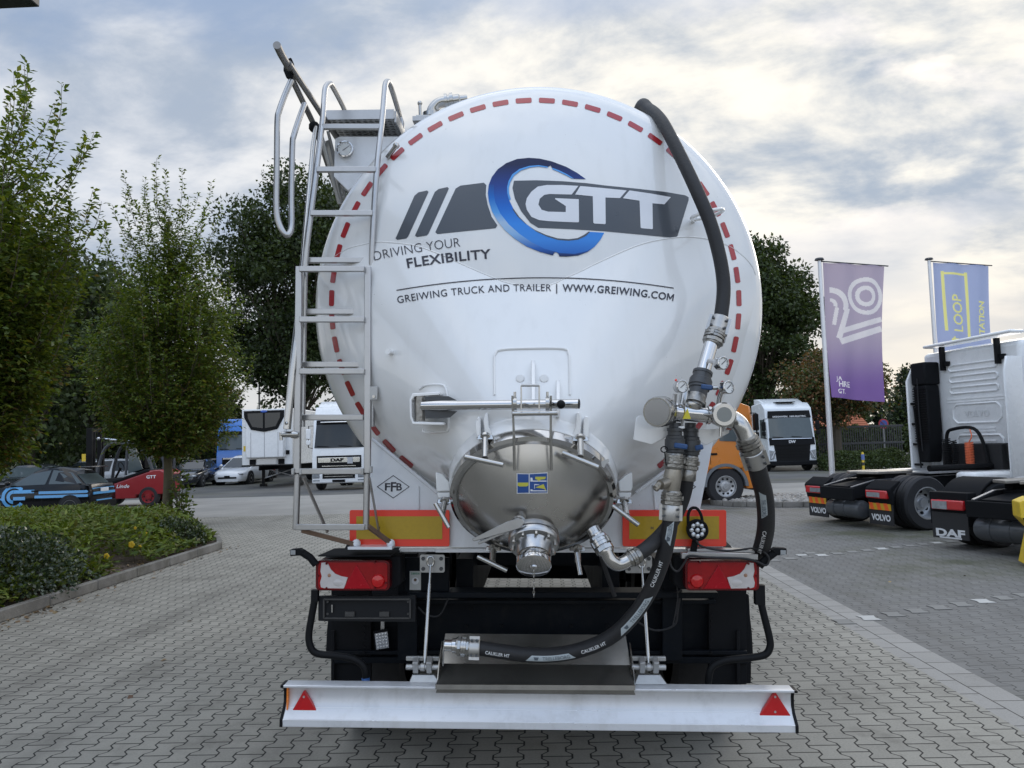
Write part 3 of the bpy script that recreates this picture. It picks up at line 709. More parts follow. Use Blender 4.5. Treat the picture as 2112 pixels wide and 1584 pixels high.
b = MB(); b.lathe((0, 0, .36), (0, 0, 1), [(.06, 0), (.06, .14)], 14); b.build('band', DARK, p)
lp = D(535, 900, 58); p = thing('lamp_post', 'thin grey lamp post behind the refrigerated trailer', 'lamp post', (lp.x, 58, 0))
b = MB(); b.cyl((0, 0, 0), (0, 0, 9), .09, .06, 10); b.build('pole', mat('galvanised_steel', (1,)*3), p); b = MB(); b.box((-.5, 0, 9), (1.2, .25, .12)); b.build('lamp_head', mat('galvanised_steel', (1,)*3), p)

ALU = mat('pole_aluminium', (.70, .70, .71), .4, .6)
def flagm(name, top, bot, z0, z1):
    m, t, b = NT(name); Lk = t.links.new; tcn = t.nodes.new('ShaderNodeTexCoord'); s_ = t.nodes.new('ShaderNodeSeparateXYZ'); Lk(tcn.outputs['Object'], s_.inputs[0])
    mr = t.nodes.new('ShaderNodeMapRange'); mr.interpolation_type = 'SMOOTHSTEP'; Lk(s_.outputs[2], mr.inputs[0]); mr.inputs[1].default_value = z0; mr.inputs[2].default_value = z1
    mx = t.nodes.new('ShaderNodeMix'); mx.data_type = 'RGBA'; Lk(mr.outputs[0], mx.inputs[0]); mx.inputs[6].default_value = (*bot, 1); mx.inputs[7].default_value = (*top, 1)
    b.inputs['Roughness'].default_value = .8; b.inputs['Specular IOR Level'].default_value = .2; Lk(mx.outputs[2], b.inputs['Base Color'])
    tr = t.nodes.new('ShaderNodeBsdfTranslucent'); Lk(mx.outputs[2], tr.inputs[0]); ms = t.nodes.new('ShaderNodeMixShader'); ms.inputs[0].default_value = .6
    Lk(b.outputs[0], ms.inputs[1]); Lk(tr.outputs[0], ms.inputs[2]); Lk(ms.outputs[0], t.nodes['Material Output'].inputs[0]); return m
def flagpole(label, px, dist, top_py, capd=True):
    c = D(px, top_py, dist); th = thing('flagpole', label, 'flagpole', (c.x, c.y, 0), 0, 'flagpoles')
    b = MB(); b.lathe((0, 0, 0), (0, 0, 1), [(.07, 0), (.055, c.z*.5), (.042, c.z)], 14); b.build('pole', ALU, th)
    b = MB(); b.lathe((0, 0, c.z), (0, 0, 1), [(.05, 0), (.11, .02), (.09, .06), (.02, .08)], 14); b.build('cap', DARK, th)
    return th, c.z
def flag(label, px0, px1, py0, py1, dist, m, sway, prints, name='flag', d2=0.0):
    """banner cloth from pixel column px0 to px1; returns the cloth function (u, v in 0..1 -> point)"""
    a, b_ = D(px0, py0, dist), D(px1, py0, dist); W = b_.x-a.x; Ht = D(px0, py0, dist).z-D(px0, py1, dist).z
    th = thing(name, label, 'flag', (a.x, a.y, 0), 0, 'flags on the poles')
    def f(u, v, off=0.0):           # u along the width, v downwards, off towards the viewer
        x = W*u*(1-sway*v)+.05*v*u; y = d2*u-off+.08*sin(u*7+v*4)*v+.045*sin(u*14+v*2)*(1-v*.6)+.16*u*sin(v*2.2)
        return V((x, y, a.z-Ht*v-.10*W*u))
    nu, nv = 120, 240                # fine weave so that the print can follow its own outlines
    mi = np.zeros((nv, nu), np.int32); uu, vv = np.meshgrid((np.arange(nu)+.5)/nu, (np.arange(nv)+.5)/nv)
    def fill(tri, k):
        (x0, y0), (x1, y1), (x2, y2) = tri
        i0, i1 = max(0, int(min(x0, x1, x2)*nu)-1), min(nu, int(max(x0, x1, x2)*nu)+2); j0, j1 = max(0, int(min(y0, y1, y2)*nv)-1), min(nv, int(max(y0, y1, y2)*nv)+2)
        if i1 <= i0 or j1 <= j0: return
        X, Y = uu[j0:j1, i0:i1], vv[j0:j1, i0:i1]
        a_ = (x1-x0)*(Y-y0)-(y1-y0)*(X-x0); b2 = (x2-x1)*(Y-y1)-(y2-y1)*(X-x1); c_ = (x0-x2)*(Y-y2)-(y0-y2)*(X-x2)
        ins = ((a_ >= 0) & (b2 >= 0) & (c_ >= 0)) | ((a_ <= 0) & (b2 <= 0) & (c_ <= 0)); mi[j0:j1, i0:i1][ins] = k
    ky = W/Ht
    for k, polys, texts in prints:
        for p in polys(ky):
            pl = [V((u, v, 0)) for u, v in p]
            for t in tessellate_polygon([pl]): fill([(pl[i].x, pl[i].y) for i in t], k)
        for body, u0, v0, h, bold, rot in texts:
            vs, fs, w = glyphs(body, bold)
            q = [(u0-y*h/W, v0-x*h/Ht) if rot else (u0+x*h/W, v0-y*h/Ht) for x, y in vs]
            for fc in fs:
                for i in range(1, len(fc)-1): fill([q[fc[0]], q[fc[i]], q[fc[i+1]]], k)
    cl = MB(); cl.add([f(i/nu, j/nv) for j in range(nv+1) for i in range(nu+1)], [(j*(nu+1)+i, j*(nu+1)+i+1, (j+1)*(nu+1)+i+1, (j+1)*(nu+1)+i) for j in range(nv) for i in range(nu)])
    cl.mi = [int(x) for x in mi.ravel()]
    cl.build('cloth', m, th, keepn=True, ang=80)
    rd = MB(); rd.cyl(f(-.04, -.005), f(1.06, -.005), .016, None, 8); rd.build('top_rod', DARK, th)
    return th, f, W, Ht
def dice(poly, cell):
    """triangulate a flat outline and split its edges down to cell length"""
    bm = bmesh.new()
    pl = [V(p) for p in poly]; vv = [bm.verts.new(p) for p in pl]
    for t in tessellate_polygon([pl]):
        try: bm.faces.new([vv[i] for i in t])
        except ValueError: pass
    for _ in range(9):
        e = [e for e in bm.edges if e.calc_length() > cell]
        if not e: break
        bmesh.ops.subdivide_edges(bm, edges=e, cuts=1); bmesh.ops.triangulate(bm, faces=[f for f in bm.faces if len(f.verts) > 3])
    bm.verts.index_update(); vs = [v.co.copy() for v in bm.verts]; fs = [tuple(v.index for v in f.verts) for f in bm.faces]; bm.free()
    return vs, fs
def arc_band(cx, cy, r0, r1, a0, a1, n=28, ky=1.0):
    o = [(cx+r1*cos(a0+(a1-a0)*k/n), cy+ky*r1*sin(a0+(a1-a0)*k/n)) for k in range(n+1)]
    i = [(cx+r0*cos(a1+(a0-a1)*k/n), cy+ky*r0*sin(a1+(a0-a1)*k/n)) for k in range(n+1)]
    return o+i
def seg(x0, y0, x1, y1, w, ky):     # straight band in u, v (ky = width / height of the cloth)
    dx_, dy_ = x1-x0, (y1-y0)/ky; l = sqrt(dx_*dx_+dy_*dy_); nx, ny = -dy_/l*w/2, dx_/l*w/2*ky
    return [(x0+nx, y0+ny), (x1+nx, y1+ny), (x1-nx, y1-ny), (x0-nx, y0-ny)]
flagpole('white flagpole with round cap carrying the purple flag', 1690, 18, 538)
PUR = flagm('purple_cloth', (.53, .46, .57), (.26, .16, .43), 2.8, 4.3); PRINT = flagm('pale_print', (.90, .87, .88), (.80, .74, .86), 0, 5); WPR = mat('white_print', (.8, .8, .82), .7); FLW = flagm('flag_white', (.95, .93, .96), (.95, .93, .96), 0, 5)  # purple gradient paints in the dark tree showing through the lower cloth
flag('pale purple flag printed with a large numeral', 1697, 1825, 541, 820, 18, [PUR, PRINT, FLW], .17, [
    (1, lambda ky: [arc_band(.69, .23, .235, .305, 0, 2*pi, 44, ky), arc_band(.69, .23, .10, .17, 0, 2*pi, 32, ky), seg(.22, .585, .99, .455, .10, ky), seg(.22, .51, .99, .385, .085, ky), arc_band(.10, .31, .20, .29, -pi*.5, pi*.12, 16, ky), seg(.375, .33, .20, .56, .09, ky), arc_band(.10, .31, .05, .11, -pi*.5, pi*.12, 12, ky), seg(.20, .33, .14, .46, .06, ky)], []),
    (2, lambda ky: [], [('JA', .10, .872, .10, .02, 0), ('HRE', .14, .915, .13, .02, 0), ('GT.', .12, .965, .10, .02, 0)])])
flagpole('white flagpole carrying the blue and yellow flag', 1916, 21, 537)
BLU = flagm('blue_cloth', (.45, .52, .76), (.40, .47, .72), 0, 5); YPR = flagm('yellow_print', (.95, .92, .36), (.95, .92, .36), 0, 5)
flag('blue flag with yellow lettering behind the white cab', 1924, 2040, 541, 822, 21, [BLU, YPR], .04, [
    (1, lambda ky: [seg(.17, .06, .17, .50, .05, ky), seg(.17, .075, .58, .075, .05, ky), seg(.58, .06, .58, .565, .05, ky), seg(.60, .565, .30, .565, .05, ky), [(.30, .535), (.22, .565), (.30, .595)]],
     [('LOOP', .475, .50, .27, .015, 1), ('T', .475, .70, .27, .03, 1), ('STATION', .90, .53, .165, .03, 1), ('AL', .90, .70, .165, .03, 1)])])
# ------------------------------------------------------------------ vehicles (local frame: x right, y forward, z up)
RUB = mat('tyre_rubber', (.022, .022, .024), .75, var=.2, bump=.3, bscale=25); RIM = mat('steel_rim', (.55, .56, .57), .35, .75, dirt=.15)
GLS = mat('tinted_glass', (.018, .023, .026), .06, 0, spec=.5, rvar=.02); GLSL = mat('pale_glass', (.075, .095, .10), .06, 0, spec=.6, rvar=.02)
BLK = mat('black_plastic', (.009, .0095, .0105), .45, var=.2, spec=.12); MBLK = mat('matt_black_plastic', (.011, .0115, .013), .7, var=.25, spec=.09)
CHR = mat('chrome_trim', (.72, .73, .74), .15, 1.0); WHT = mat('white_lorry_paint', (.79, .80, .80), .28, coat=.5, var=.03); WHTB = mat('cool_white_paint', (.72, .755, .78), .25, coat=.5, var=.03)
LMP = mat('headlamp_glass', (.30, .32, .34), .12, .3, var=.5, scale=16, coat=.6); REDL = mat('red_lamp_lens', (.50, .018, .022), .18, var=.2, coat=.7); ORL = mat('amber_lens', (.8, .22, .02), .25)
PLT = mat('plate_white', (.68, .69, .70), .4); DRK = mat('underbody_black', (.012, .012, .013), .8)
def wheel(parent, c, r, w, side, rim=RIM, spokes=5, rr=.64, dual=False, dish=0.0, rimname='rim'):
    """side = +1 when the outer face looks to +x"""
    c = V(c); d = V((side, 0, 0)); b = MB(); o = c-d*w/2
    b.lathe(o, d, [(r*rr, .02*w), (r*.93, 0), (r, w*.14), (r, w*.46), (r-.012, w*.48), (r-.012, w*.52), (r, w*.54), (r, w*.86), (r*.93, w), (r*rr, w*.97)], 36, 0, False)
    t = b.build('wheel', RUB, parent)
    b = MB(); q = r*rr
    b.lathe(o, d, [(q, w*.9), (q*1.04, w*.985), (q*.97, w*.985), (q*.92, w*(.8-dish)), (q*.52, w*(.72-dish)), (q*.50, w*(.9-dish*.7)), (q*.30, w*(.92-dish*.7)), (q*.28, w*(.99-dish*.5)), (q*.02, w*(.99-dish*.5))], 32, 0, False)
    b.build(rimname, rim, t)
    h = MB()
    if spokes:
        x, y = h.frame(d)
        for k in range(spokes):
            a = 2*pi*k/spokes; e = x*cos(a)+y*sin(a); h.lathe(o+d*w*(.77-dish)+e*q*.72, d, [(q*.11*(10/max(spokes, 8)), 0), (q*.11*(10/max(spokes, 8)), w*.05)], 10)
        h.build('hand_holes', DRK, t)
    return t
# ------------------------------------------------------------------ the silo tank trailer, built in its own frame
ORG = V((0, 6.0, 0))
TR = thing('tank_trailer', 'big white silo tank trailer seen from behind, with ladder, steel hatch and black hoses', 'trailer')
TR.location = TILT @ ORG; TR.rotation_euler = (0, ROLL, 0)
TW = mat('tank_white_paint', (.775, .775, .765), .16, coat=.6, var=.025, scale=2.0, rvar=.03); AW = mat('apron_white_paint', (.72, .74, .77), .2, coat=.7, var=.03, dirt=.08)
SS = mat('stainless_steel', (.46, .45, .43), .22, 1.0, var=.12, scale=9, rvar=.10); SSP = mat('polished_steel', (.56, .55, .54), .10, 1.0, var=.08, scale=6, rvar=.05)
ALF = mat('brushed_aluminium', (.43, .43, .43), .34, .95, var=.10, scale=11, rvar=.08, dirt=.10); CAST = mat('cast_fitting', (.30, .29, .27), .36, 1.0, var=.3, scale=25, bump=.3, dirt=.3); VALV = mat('grey_valve_body', (.075, .078, .082), .5, .5, var=.25, scale=20, dirt=.3)
HOSE = mat('hose_rubber', (.013, .013, .0145), .6, var=.25, scale=14, bump=.2, bscale=70); RUST = mat('rusty_steel', (.17, .11, .075), .7, .4, var=.35, scale=14); BRK = mat('bracket_grey_steel', (.42, .42, .41), .45, .7, var=.15, dirt=.25)
NAVY = mat('chassis_blue_black', (.0055, .0075, .0105), .5, var=.3, dirt=.08, spec=.10); RAIL = mat('underrun_aluminium', (.66, .67, .69), .40, .30, var=.06, scale=3.5, dirt=.22)
TPR = mat('strip_red', (.36, .012, .018), .4, coat=.5, var=.06); BANN = mat('banner_grey', (.062, .070, .082), .3, coat=.25, var=.05); INK = mat('lettering_ink', (.022, .022, .035), .4); BLH = mat('valve_handle_blue', (.018, .065, .18), .45, dirt=.2)
def weather(m, amt):                # faint rain streaks and road specks on top of the paint colour
    t = m.node_tree; b_ = t.nodes['Principled BSDF']; Lk = t.links.new; src = b_.inputs['Base Color'].links[0].from_socket
    tcn = t.nodes.new('ShaderNodeTexCoord'); mp = t.nodes.new('ShaderNodeMapping'); Lk(tcn.outputs['Object'], mp.inputs[0]); mp.inputs['Scale'].default_value = (16, 16, .9)
    nz = t.nodes.new('ShaderNodeTexNoise'); Lk(mp.outputs[0], nz.inputs['Vector']); nz.inputs['Scale'].default_value = 1; nz.inputs['Detail'].default_value = 6
    mr = t.nodes.new('ShaderNodeMapRange'); Lk(nz.outputs[0], mr.inputs[0]); mr.inputs[1].default_value = .52; mr.inputs[2].default_value = .74; mr.inputs[4].default_value = amt
    mx = t.nodes.new('ShaderNodeMix'); mx.data_type = 'RGBA'; Lk(mr.outputs[0], mx.inputs[0]); Lk(src, mx.inputs[6]); mx.inputs[7].default_value = (.42, .41, .38, 1)
    vo = t.nodes.new('ShaderNodeTexVoronoi'); Lk(tcn.outputs['Object'], vo.inputs['Vector']); vo.inputs['Scale'].default_value = 22
    n2_ = t.nodes.new('ShaderNodeTexNoise'); Lk(tcn.outputs['Object'], n2_.inputs['Vector']); n2_.inputs['Scale'].default_value = 2.5
    m2 = t.nodes.new('ShaderNodeMapRange'); Lk(n2_.outputs[0], m2.inputs[0]); m2.inputs[1].default_value = .45; m2.inputs[2].default_value = .75; m2.inputs[4].default_value = .07
    lt = t.nodes.new('ShaderNodeMath'); lt.operation = 'LESS_THAN'; Lk(vo.outputs['Distance'], lt.inputs[0]); Lk(m2.outputs[0], lt.inputs[1])
    ml = t.nodes.new('ShaderNodeMath'); ml.operation = 'MULTIPLY'; Lk(lt.outputs[0], ml.inputs[0]); ml.inputs[1].default_value = .55
    m3 = t.nodes.new('ShaderNodeMix'); m3.data_type = 'RGBA'; Lk(ml.outputs[0], m3.inputs[0]); Lk(mx.outputs[2], m3.inputs[6]); m3.inputs[7].default_value = (.12, .10, .08, 1)
    Lk(m3.outputs[2], b_.inputs['Base Color'])
weather(TW, .085); weather(AW, .22); weather(RAIL, .30)
YR = 4.40
tcx = U(1107, 605, YR).x; TRad = (U(1563, 605, YR).x-U(650, 605, YR).x)/2; tcz = U(1107, 188, YR).z-TRad
RK, RC = .24, 2.35
hh = RC-sqrt((RC-RK)**2-(TRad-RK)**2); yC = YR-hh+RC; r1 = RC*(TRad-RK)/(RC-RK)
def domeY(r):
    if r >= TRad: return YR
    if r <= r1: return yC-sqrt(RC*RC-r*r)
    return YR-sqrt(max(0, RK*RK-(r-(TRad-RK))**2))
def pix_dome(px, py):
    d = ray(px, py); a, b_ = 2.5/d.y, 4.6/d.y
    for _ in range(50):
        t = (a+b_)/2; p = EYE+d*t
        if p.y < domeY(sqrt((p.x-tcx)**2+(p.z-tcz)**2)): a = t
        else: b_ = t
    return EYE+d*a
HC = U(1099, 1020, 3.74); ha = R(42); Hn = V((0, -cos(ha), -sin(ha))); He = V((0, -sin(ha), cos(ha))); Hx = V((1, 0, 0))
def hring(phi, r, off): return HC+Hn*off+(Hx*cos(phi)+He*sin(phi))*r
crease_px = [(657, 566), (668, 548), (691, 529), (720, 512), (760, 502), (779, 499), (805, 500), (858, 507), (911, 526), (964, 550), (1023, 575), (1057, 586), (1098, 591), (1137, 587), (1167, 573), (1197, 560), (1231, 543), (1305, 510), (1345, 498), (1393, 490), (1425, 489), (1462, 494), (1504, 508), (1531, 527), (1550, 548), (1558, 566)]
cr = smooth([pix_dome(*p) for p in crease_px], 5)
for p in cr: p.y = domeY(sqrt((p.x-tcx)**2+(p.z-tcz)**2))
def angc(p): return atan2(p.z-tcz, p.x-tcx)
aL, aR = angc(cr[0]), angc(cr[-1])
def rimp(a, r=None): r = TRad if r is None else r; return V((tcx+r*cos(a), domeY(r), tcz+r*sin(a)))
N = len(cr); b = MB(); NS = 44; vs = []
for i, c in enumerate(cr):
    a = aL+(aR-aL)*i/(N-1); rp_ = rimp(a)
    for j in range(NS+1):
        s_ = 1-(1-j/NS)**2.0; q = c.lerp(rp_, s_); r = min(TRad, sqrt((q.x-tcx)**2+(q.z-tcz)**2)); q.y = domeY(r) if j < NS else YR; vs.append(q)
b.add(vs, [(i*(NS+1)+j, (i+1)*(NS+1)+j, (i+1)*(NS+1)+j+1, i*(NS+1)+j+1) for i in range(N-1) for j in range(NS)])
a0, a1 = aR, aL-2*pi if aL > 0 else aL
if a1 > a0: a1 -= 2*pi
def rad(p): return min(TRad-.002, sqrt((p.x-tcx)**2+(p.z-tcz)**2))
NK = 10; low = []; kv = []
for k in range(111):
    t = k/110; e = min(1, min(t, 1-t)/.10); e = e*e*(3-2*e); rl = (rad(cr[-1])*(1-t)+rad(cr[0])*t)*(1-e)+(TRad-.13)*e; a_ = a0+(a1-a0)*t
    col = [rimp(a_, TRad-(TRad-rl)*(j/NK)**1.8) for j in range(NK+1)]; kv += col; low.append(col[-1].copy())
b.add(kv, [(k*(NK+1)+j, (k+1)*(NK+1)+j, (k+1)*(NK+1)+j+1, k*(NK+1)+j+1) for k in range(110) for j in range(NK)])
# from the right junction round the bottom to the left
bound = low+cr
def hphi(p): return atan2((p.z-HC.z)/cos(ha), p.x-HC.x)
vs = []; NL = 22
for p in bound:
    q = hring(hphi(p), .412, -.09)
    for j in range(NL+1): vs.append(p.lerp(q, (j/NL)**1.6))
nb = len(bound)
Q = np.array([tuple(p) for p in vs]).reshape(len(bound), NL+1, 3)
for _ in range(700): Q[:, 1:-1] = .25*(np.roll(Q, 1, 0)[:, 1:-1]+np.roll(Q, -1, 0)[:, 1:-1]+Q[:, 2:]+Q[:, :-2])
wq = np.clip((Q[:, 0, 1]-4.08)/.10, 0, 1); wq = wq*wq*(3-2*wq)
for _ in range(30): wq = (np.roll(wq, 1)+2*wq+np.roll(wq, -1))/4
tt = np.linspace(0, 1, NL+1)[None, :]; Q[:, :, 1] -= .05*wq[:, None]*(1-np.exp(-tt/.10))*(1-tt)**1.5
vs = [V(p) for p in Q.reshape(-1, 3)]
b.add(vs, [(i*(NL+1)+j, ((i+1) % nb)*(NL+1)+j, ((i+1) % nb)*(NL+1)+j+1, i*(NL+1)+j+1) for i in range(nb) for j in range(NL)])
endv, endf = list(b.v), list(b.f)
n = 96; vs = [V((tcx+TRad*cos(2*pi*k/n), y, tcz+TRad*sin(2*pi*k/n))) for y in (YR, 6, 8, 10.2) for k in range(n)]+[V((tcx+TRad*.6*cos(2*pi*k/n), 10.7, tcz+TRad*.6*sin(2*pi*k/n))) for k in range(n)]
b.add(vs, [(i*n+k, i*n+(k+1) % n, (i+1)*n+(k+1) % n, (i+1)*n+k) for i in range(4) for k in range(n)]+[tuple(4*n+k for k in range(n))])
TANK = b.build('tank', TW, TR, ang=30)
BV = BVHTree.FromPolygons(endv, endf)
def P2S(px, py, off=.002, bv=None):
    d = ray(px, py).normalized(); h = (bv or BV).ray_cast(EYE, d)
    if h[0] is None: return U(px, py, 4.2)
    nn = h[1] if h[1].dot(d) < 0 else -h[1]
    return h[0]+nn*off
def decal(name, polys, m, parent=TANK, off=.002, cell=9, bv=None):
    b = MB()
    for p in polys:
        vs, fs = dice([V((x, y, 0)) for x, y in p], cell); b.add([P2S(q.x, q.y, off, bv) for q in vs], fs)
    return b.build(name, m, parent, keepn=False, ang=80)
def rpoly(x0, y0, x1, y1, r, n=4):
    o = []
    for cx_, cy_, a in ((x1-r, y1-r, 0), (x0+r, y1-r, pi/2), (x0+r, y0+r, pi), (x1-r, y0+r, 3*pi/2)): o += [(cx_+r*cos(a+pi/2*k/n), cy_+r*sin(a+pi/2*k/n)) for k in range(n+1)]
    return o
b = MB(); b.tube([p+V((0, .001, 0)) for p in cr], .0042, 6); b.build('weld_seam', TW, TANK)
rimseam = MB(); rimseam.tube([V((tcx+(TRad+.001)*cos(2*pi*k/96), YR+.03, tcz+(TRad+.001)*sin(2*pi*k/96))) for k in range(96)], .006, 6, closed=True); rimseam.build('weld_seam', TW, TANK)
# dashed red reflective marking
NST = 55; cx_, cy_, rr_ = 1104, 627, 420
def dash(k):
    a = -pi/2+2*pi*(k+.5)/NST
    l, w, c = 16.5, 5.2, 2.0
    pts = [(-l, -w+c), (-l+c, -w), (l-c, -w), (l, -w+c), (l, w-c), (l-c, w), (-l+c, w), (-l, w-c)]
    return [(cx_+(rr_-v)*cos(a+u/rr_), cy_+(rr_-v)*sin(a+u/rr_)) for u, v in pts]
for k in range(NST):
    a = -pi/2+2*pi*(k+.5)/NST
    if sin(a) > .84: continue
    decal('reflective_strip', [dash(k)], TPR, cell=8)
# banner with the three letters, ring and side bars
decal('banner', [[(1060, 373), (1107, 372), (1160, 374), (1210, 378), (1250, 383), (1310, 389), (1372, 396), (1413, 403), (1420, 407), (1420, 413), (1397, 487), (1392, 491), (1320, 484), (1244, 477), (1180, 473), (1110, 470), (1094, 460), (1075, 436), (1062, 410), (1057, 388)],
    [(950, 383), (998, 377), (1003, 382), (1002, 402), (1006, 423), (1014, 447), (1026, 465), (1022, 471), (960, 477), (902, 483), (898, 479), (940, 389)],
    [(905, 390), (923, 386), (926, 389), (884, 482), (880, 486), (860, 489), (856, 486), (897, 396)], [(863, 397), (881, 393), (884, 396), (842, 488), (838, 492), (820, 495), (816, 492), (855, 404)]], BANN, off=.0015, cell=9)
def z5(l): return [(1080+x/3.771, 160+y/3.771) for x, y in l]
WL = mat('banner_white', (.72, .73, .76), .3, coat=.5)
decal('lettering', [z5([(425, 845), (300, 838), (180, 838), (110, 850), (60, 890), (25, 940), (15, 985), (25, 1030), (60, 1085), (120, 1110), (190, 1118), (310, 1124), (424, 1128), (430, 1122), (428, 948), (245, 940), (244, 947), (328, 1002), (327, 1048), (190, 1045), (140, 1030), (115, 990), (125, 945), (160, 915), (200, 908), (373, 912)]),
    z5([(440, 846), (620, 862), (800, 880), (748, 940), (635, 935), (636, 1040), (637, 1136), (632, 1142), (549, 1137), (541, 1130), (537, 925), (400, 912)]), z5([(822, 880), (980, 903), (1143, 932), (1093, 988), (1000, 980), (1003, 1176), (998, 1181), (914, 1173), (908, 1166), (900, 960), (770, 940)])], WL, off=.0032, cell=9)
def ringm():
    m, t, b_ = NT('logo_ring_print'); Lk = t.links.new; tcn = t.nodes.new('ShaderNodeTexCoord'); s_ = t.nodes.new('ShaderNodeSeparateXYZ'); Lk(tcn.outputs['Object'], s_.inputs[0])
    zt, zb_ = P2S(1110, 330).z, P2S(1110, 528).z
    mr = t.nodes.new('ShaderNodeMapRange'); Lk(s_.outputs[2], mr.inputs[0]); mr.inputs[1].default_value = zb_; mr.inputs[2].default_value = zt
    rp = t.nodes.new('ShaderNodeValToRGB'); Lk(mr.outputs[0], rp.inputs[0]); e = rp.color_ramp.elements
    e[0].color = (.02, .12, .46, 1); e[1].color = (.008, .014, .06, 1); e[1].position = .95
    for p_, c in ((.16, (.05, .25, .70)), (.32, (.04, .25, .74)), (.5, (.012, .14, .55)), (.72, (.015, .05, .25))): x = e.new(p_); x.color = (*c, 1)
    Lk(rp.outputs[0], b_.inputs['Base Color']); b_.inputs['Roughness'].default_value = .35; b_.inputs['Specular IOR Level'].default_value = .3
    return m
RM = ringm()
def ell(cx, cy, rx, ry, a0, a1, n=30): return [(cx+rx*cos(a0+(a1-a0)*k/n), cy+ry*sin(a0+(a1-a0)*k/n)) for k in range(n+1)]
def zr(l): return [(980+x/4.052, 310+y/4.052) for x, y in l]
R_OUT = [(925, 243), (850, 190), (760, 140), (640, 95), (540, 72), (450, 65), (350, 75), (260, 110), (190, 160), (140, 225), (115, 290), (107, 360), (115, 430), (140, 510), (185, 590), (250, 670), (330, 740), (430, 805), (540, 850), (650, 880), (660, 858), (678, 852), (694, 864), (704, 888), (760, 890), (860, 880), (940, 850), (1000, 805), (1045, 750), (1078, 690)]
R_IN = [(960, 683), (920, 720), (860, 748), (780, 757), (690, 750), (600, 722), (510, 680), (430, 620), (370, 560), (320, 490), (285, 420), (268, 360), (267, 310), (280, 260), (310, 205), (370, 160), (450, 135), (530, 128), (608, 141), (630, 128), (642, 150), (700, 170), (770, 205), (825, 240)]
R_MID = [(160, 290), (157, 360), (170, 440), (210, 530), (280, 620), (370, 700), (470, 770), (580, 825), (700, 860), (830, 868), (930, 845)]
decal('logo_ring', [zr(R_OUT+R_IN)], RM, off=.0028, cell=8)
def bevm():
    m, t, b_ = NT('ring_bevel_print'); Lk = t.links.new; tcn = t.nodes.new('ShaderNodeTexCoord'); s_ = t.nodes.new('ShaderNodeSeparateXYZ'); Lk(tcn.outputs['Object'], s_.inputs[0])
    zt, zb_ = P2S(1010, 370).z, P2S(1150, 529).z
    mr = t.nodes.new('ShaderNodeMapRange'); Lk(s_.outputs[2], mr.inputs[0]); mr.inputs[1].default_value = zb_; mr.inputs[2].default_value = zt
    rp = t.nodes.new('ShaderNodeValToRGB'); Lk(mr.outputs[0], rp.inputs[0]); e = rp.color_ramp.elements
    e[0].color = (.010, .016, .07, 1); e[1].color = (.012, .03, .16, 1)
    for p_, c in ((.10, (.02, .12, .45)), (.28, (.25, .45, .72)), (.42, (.38, .52, .70)), (.55, (.10, .34, .72)), (.75, (.01, .14, .50))): x = e.new(p_); x.color = (*c, 1)
    Lk(rp.outputs[0], b_.inputs['Base Color']); b_.inputs['Roughness'].default_value = .35; b_.inputs['Specular IOR Level'].default_value = .3
    return m
decal('logo_ring_bevel', [zr(R_OUT[10:28]+R_MID[::-1])], bevm(), off=.0040, cell=8)
decal('logo_ring_edge', [zr([(267, 310), (280, 260), (310, 205), (370, 160), (450, 135), (530, 128), (608, 141), (606, 150), (530, 138), (455, 147), (382, 172), (325, 215), (295, 268), (282, 318), (284, 360), (298, 412), (285, 420), (268, 360)]), zr([(642, 150), (700, 170), (770, 205), (825, 240), (808, 238), (760, 212), (695, 182), (646, 162)])], mat('ring_edge_blue', (.10, .34, .75), .4, spec=.3), off=.0042, cell=8)
decal('logo_ring_edge', [zr([(960, 683), (920, 720), (860, 748), (780, 757), (690, 750), (600, 722), (510, 680), (430, 620), (370, 560), (320, 490), (312, 492), (352, 552), (418, 613), (500, 668), (592, 709), (688, 738), (780, 745), (855, 736), (908, 710), (946, 682)])], BANN, off=.0042, cell=8)
def curve_text(name, body, p0, p1, p2, cap, m, bold=0, space=1.0):
    vs, fs, w = glyphs(body, bold, space); p0, p1, p2 = (V((*p, 0)) for p in (p0, p1, p2))
    def fn(u, v):
        t = u/w; q = p0*((1-t)*(1-2*t))+p1*(4*t*(1-t))+p2*(t*(2*t-1)); tg = p0*(4*t-3)+p1*(4-8*t)+p2*(4*t-1); tg.normalize()
        q = q+V((tg.y, -tg.x, 0))*v*cap; return P2S(q.x, q.y, .0028)
    return mapped(name, m, TANK, vs, fs, fn)
curve_text('lettering', 'DRIVING YOUR', (773, 538), (862, 521), (950, 509), 19, INK, -.012)
curve_text('lettering', 'FLEXIBILITY', (841, 553), (926, 541), (1013, 533), 19, INK, .020, 1.06)
curve_text('lettering', 'GREIWING TRUCK AND TRAILER', (821, 626), (980, 605.5), (1137, 601), 14.5, INK, .004, 1.08)
curve_text('lettering', 'WWW.GREIWING.COM', (1160, 601.5), (1274, 607), (1388, 621.5), 14.5, INK, .020, 1.10)
def Lq(p0, p1, p2, t): return tuple(p0[i]*((1-t)*(1-2*t))+p1[i]*(4*t*(1-t))+p2[i]*(t*(2*t-1)) for i in (0, 1))
L_ = [Lq((818, 599), (1105, 573), (1389, 594.5), k/40) for k in range(41)]
decal('underline', [[(x, y-.9) for x, y in L_]+[(x, y+1.1) for x, y in L_[::-1]], [(1147, 586), (1149.4, 586), (1149.4, 606), (1147, 606)]], INK, off=.0028, cell=10)
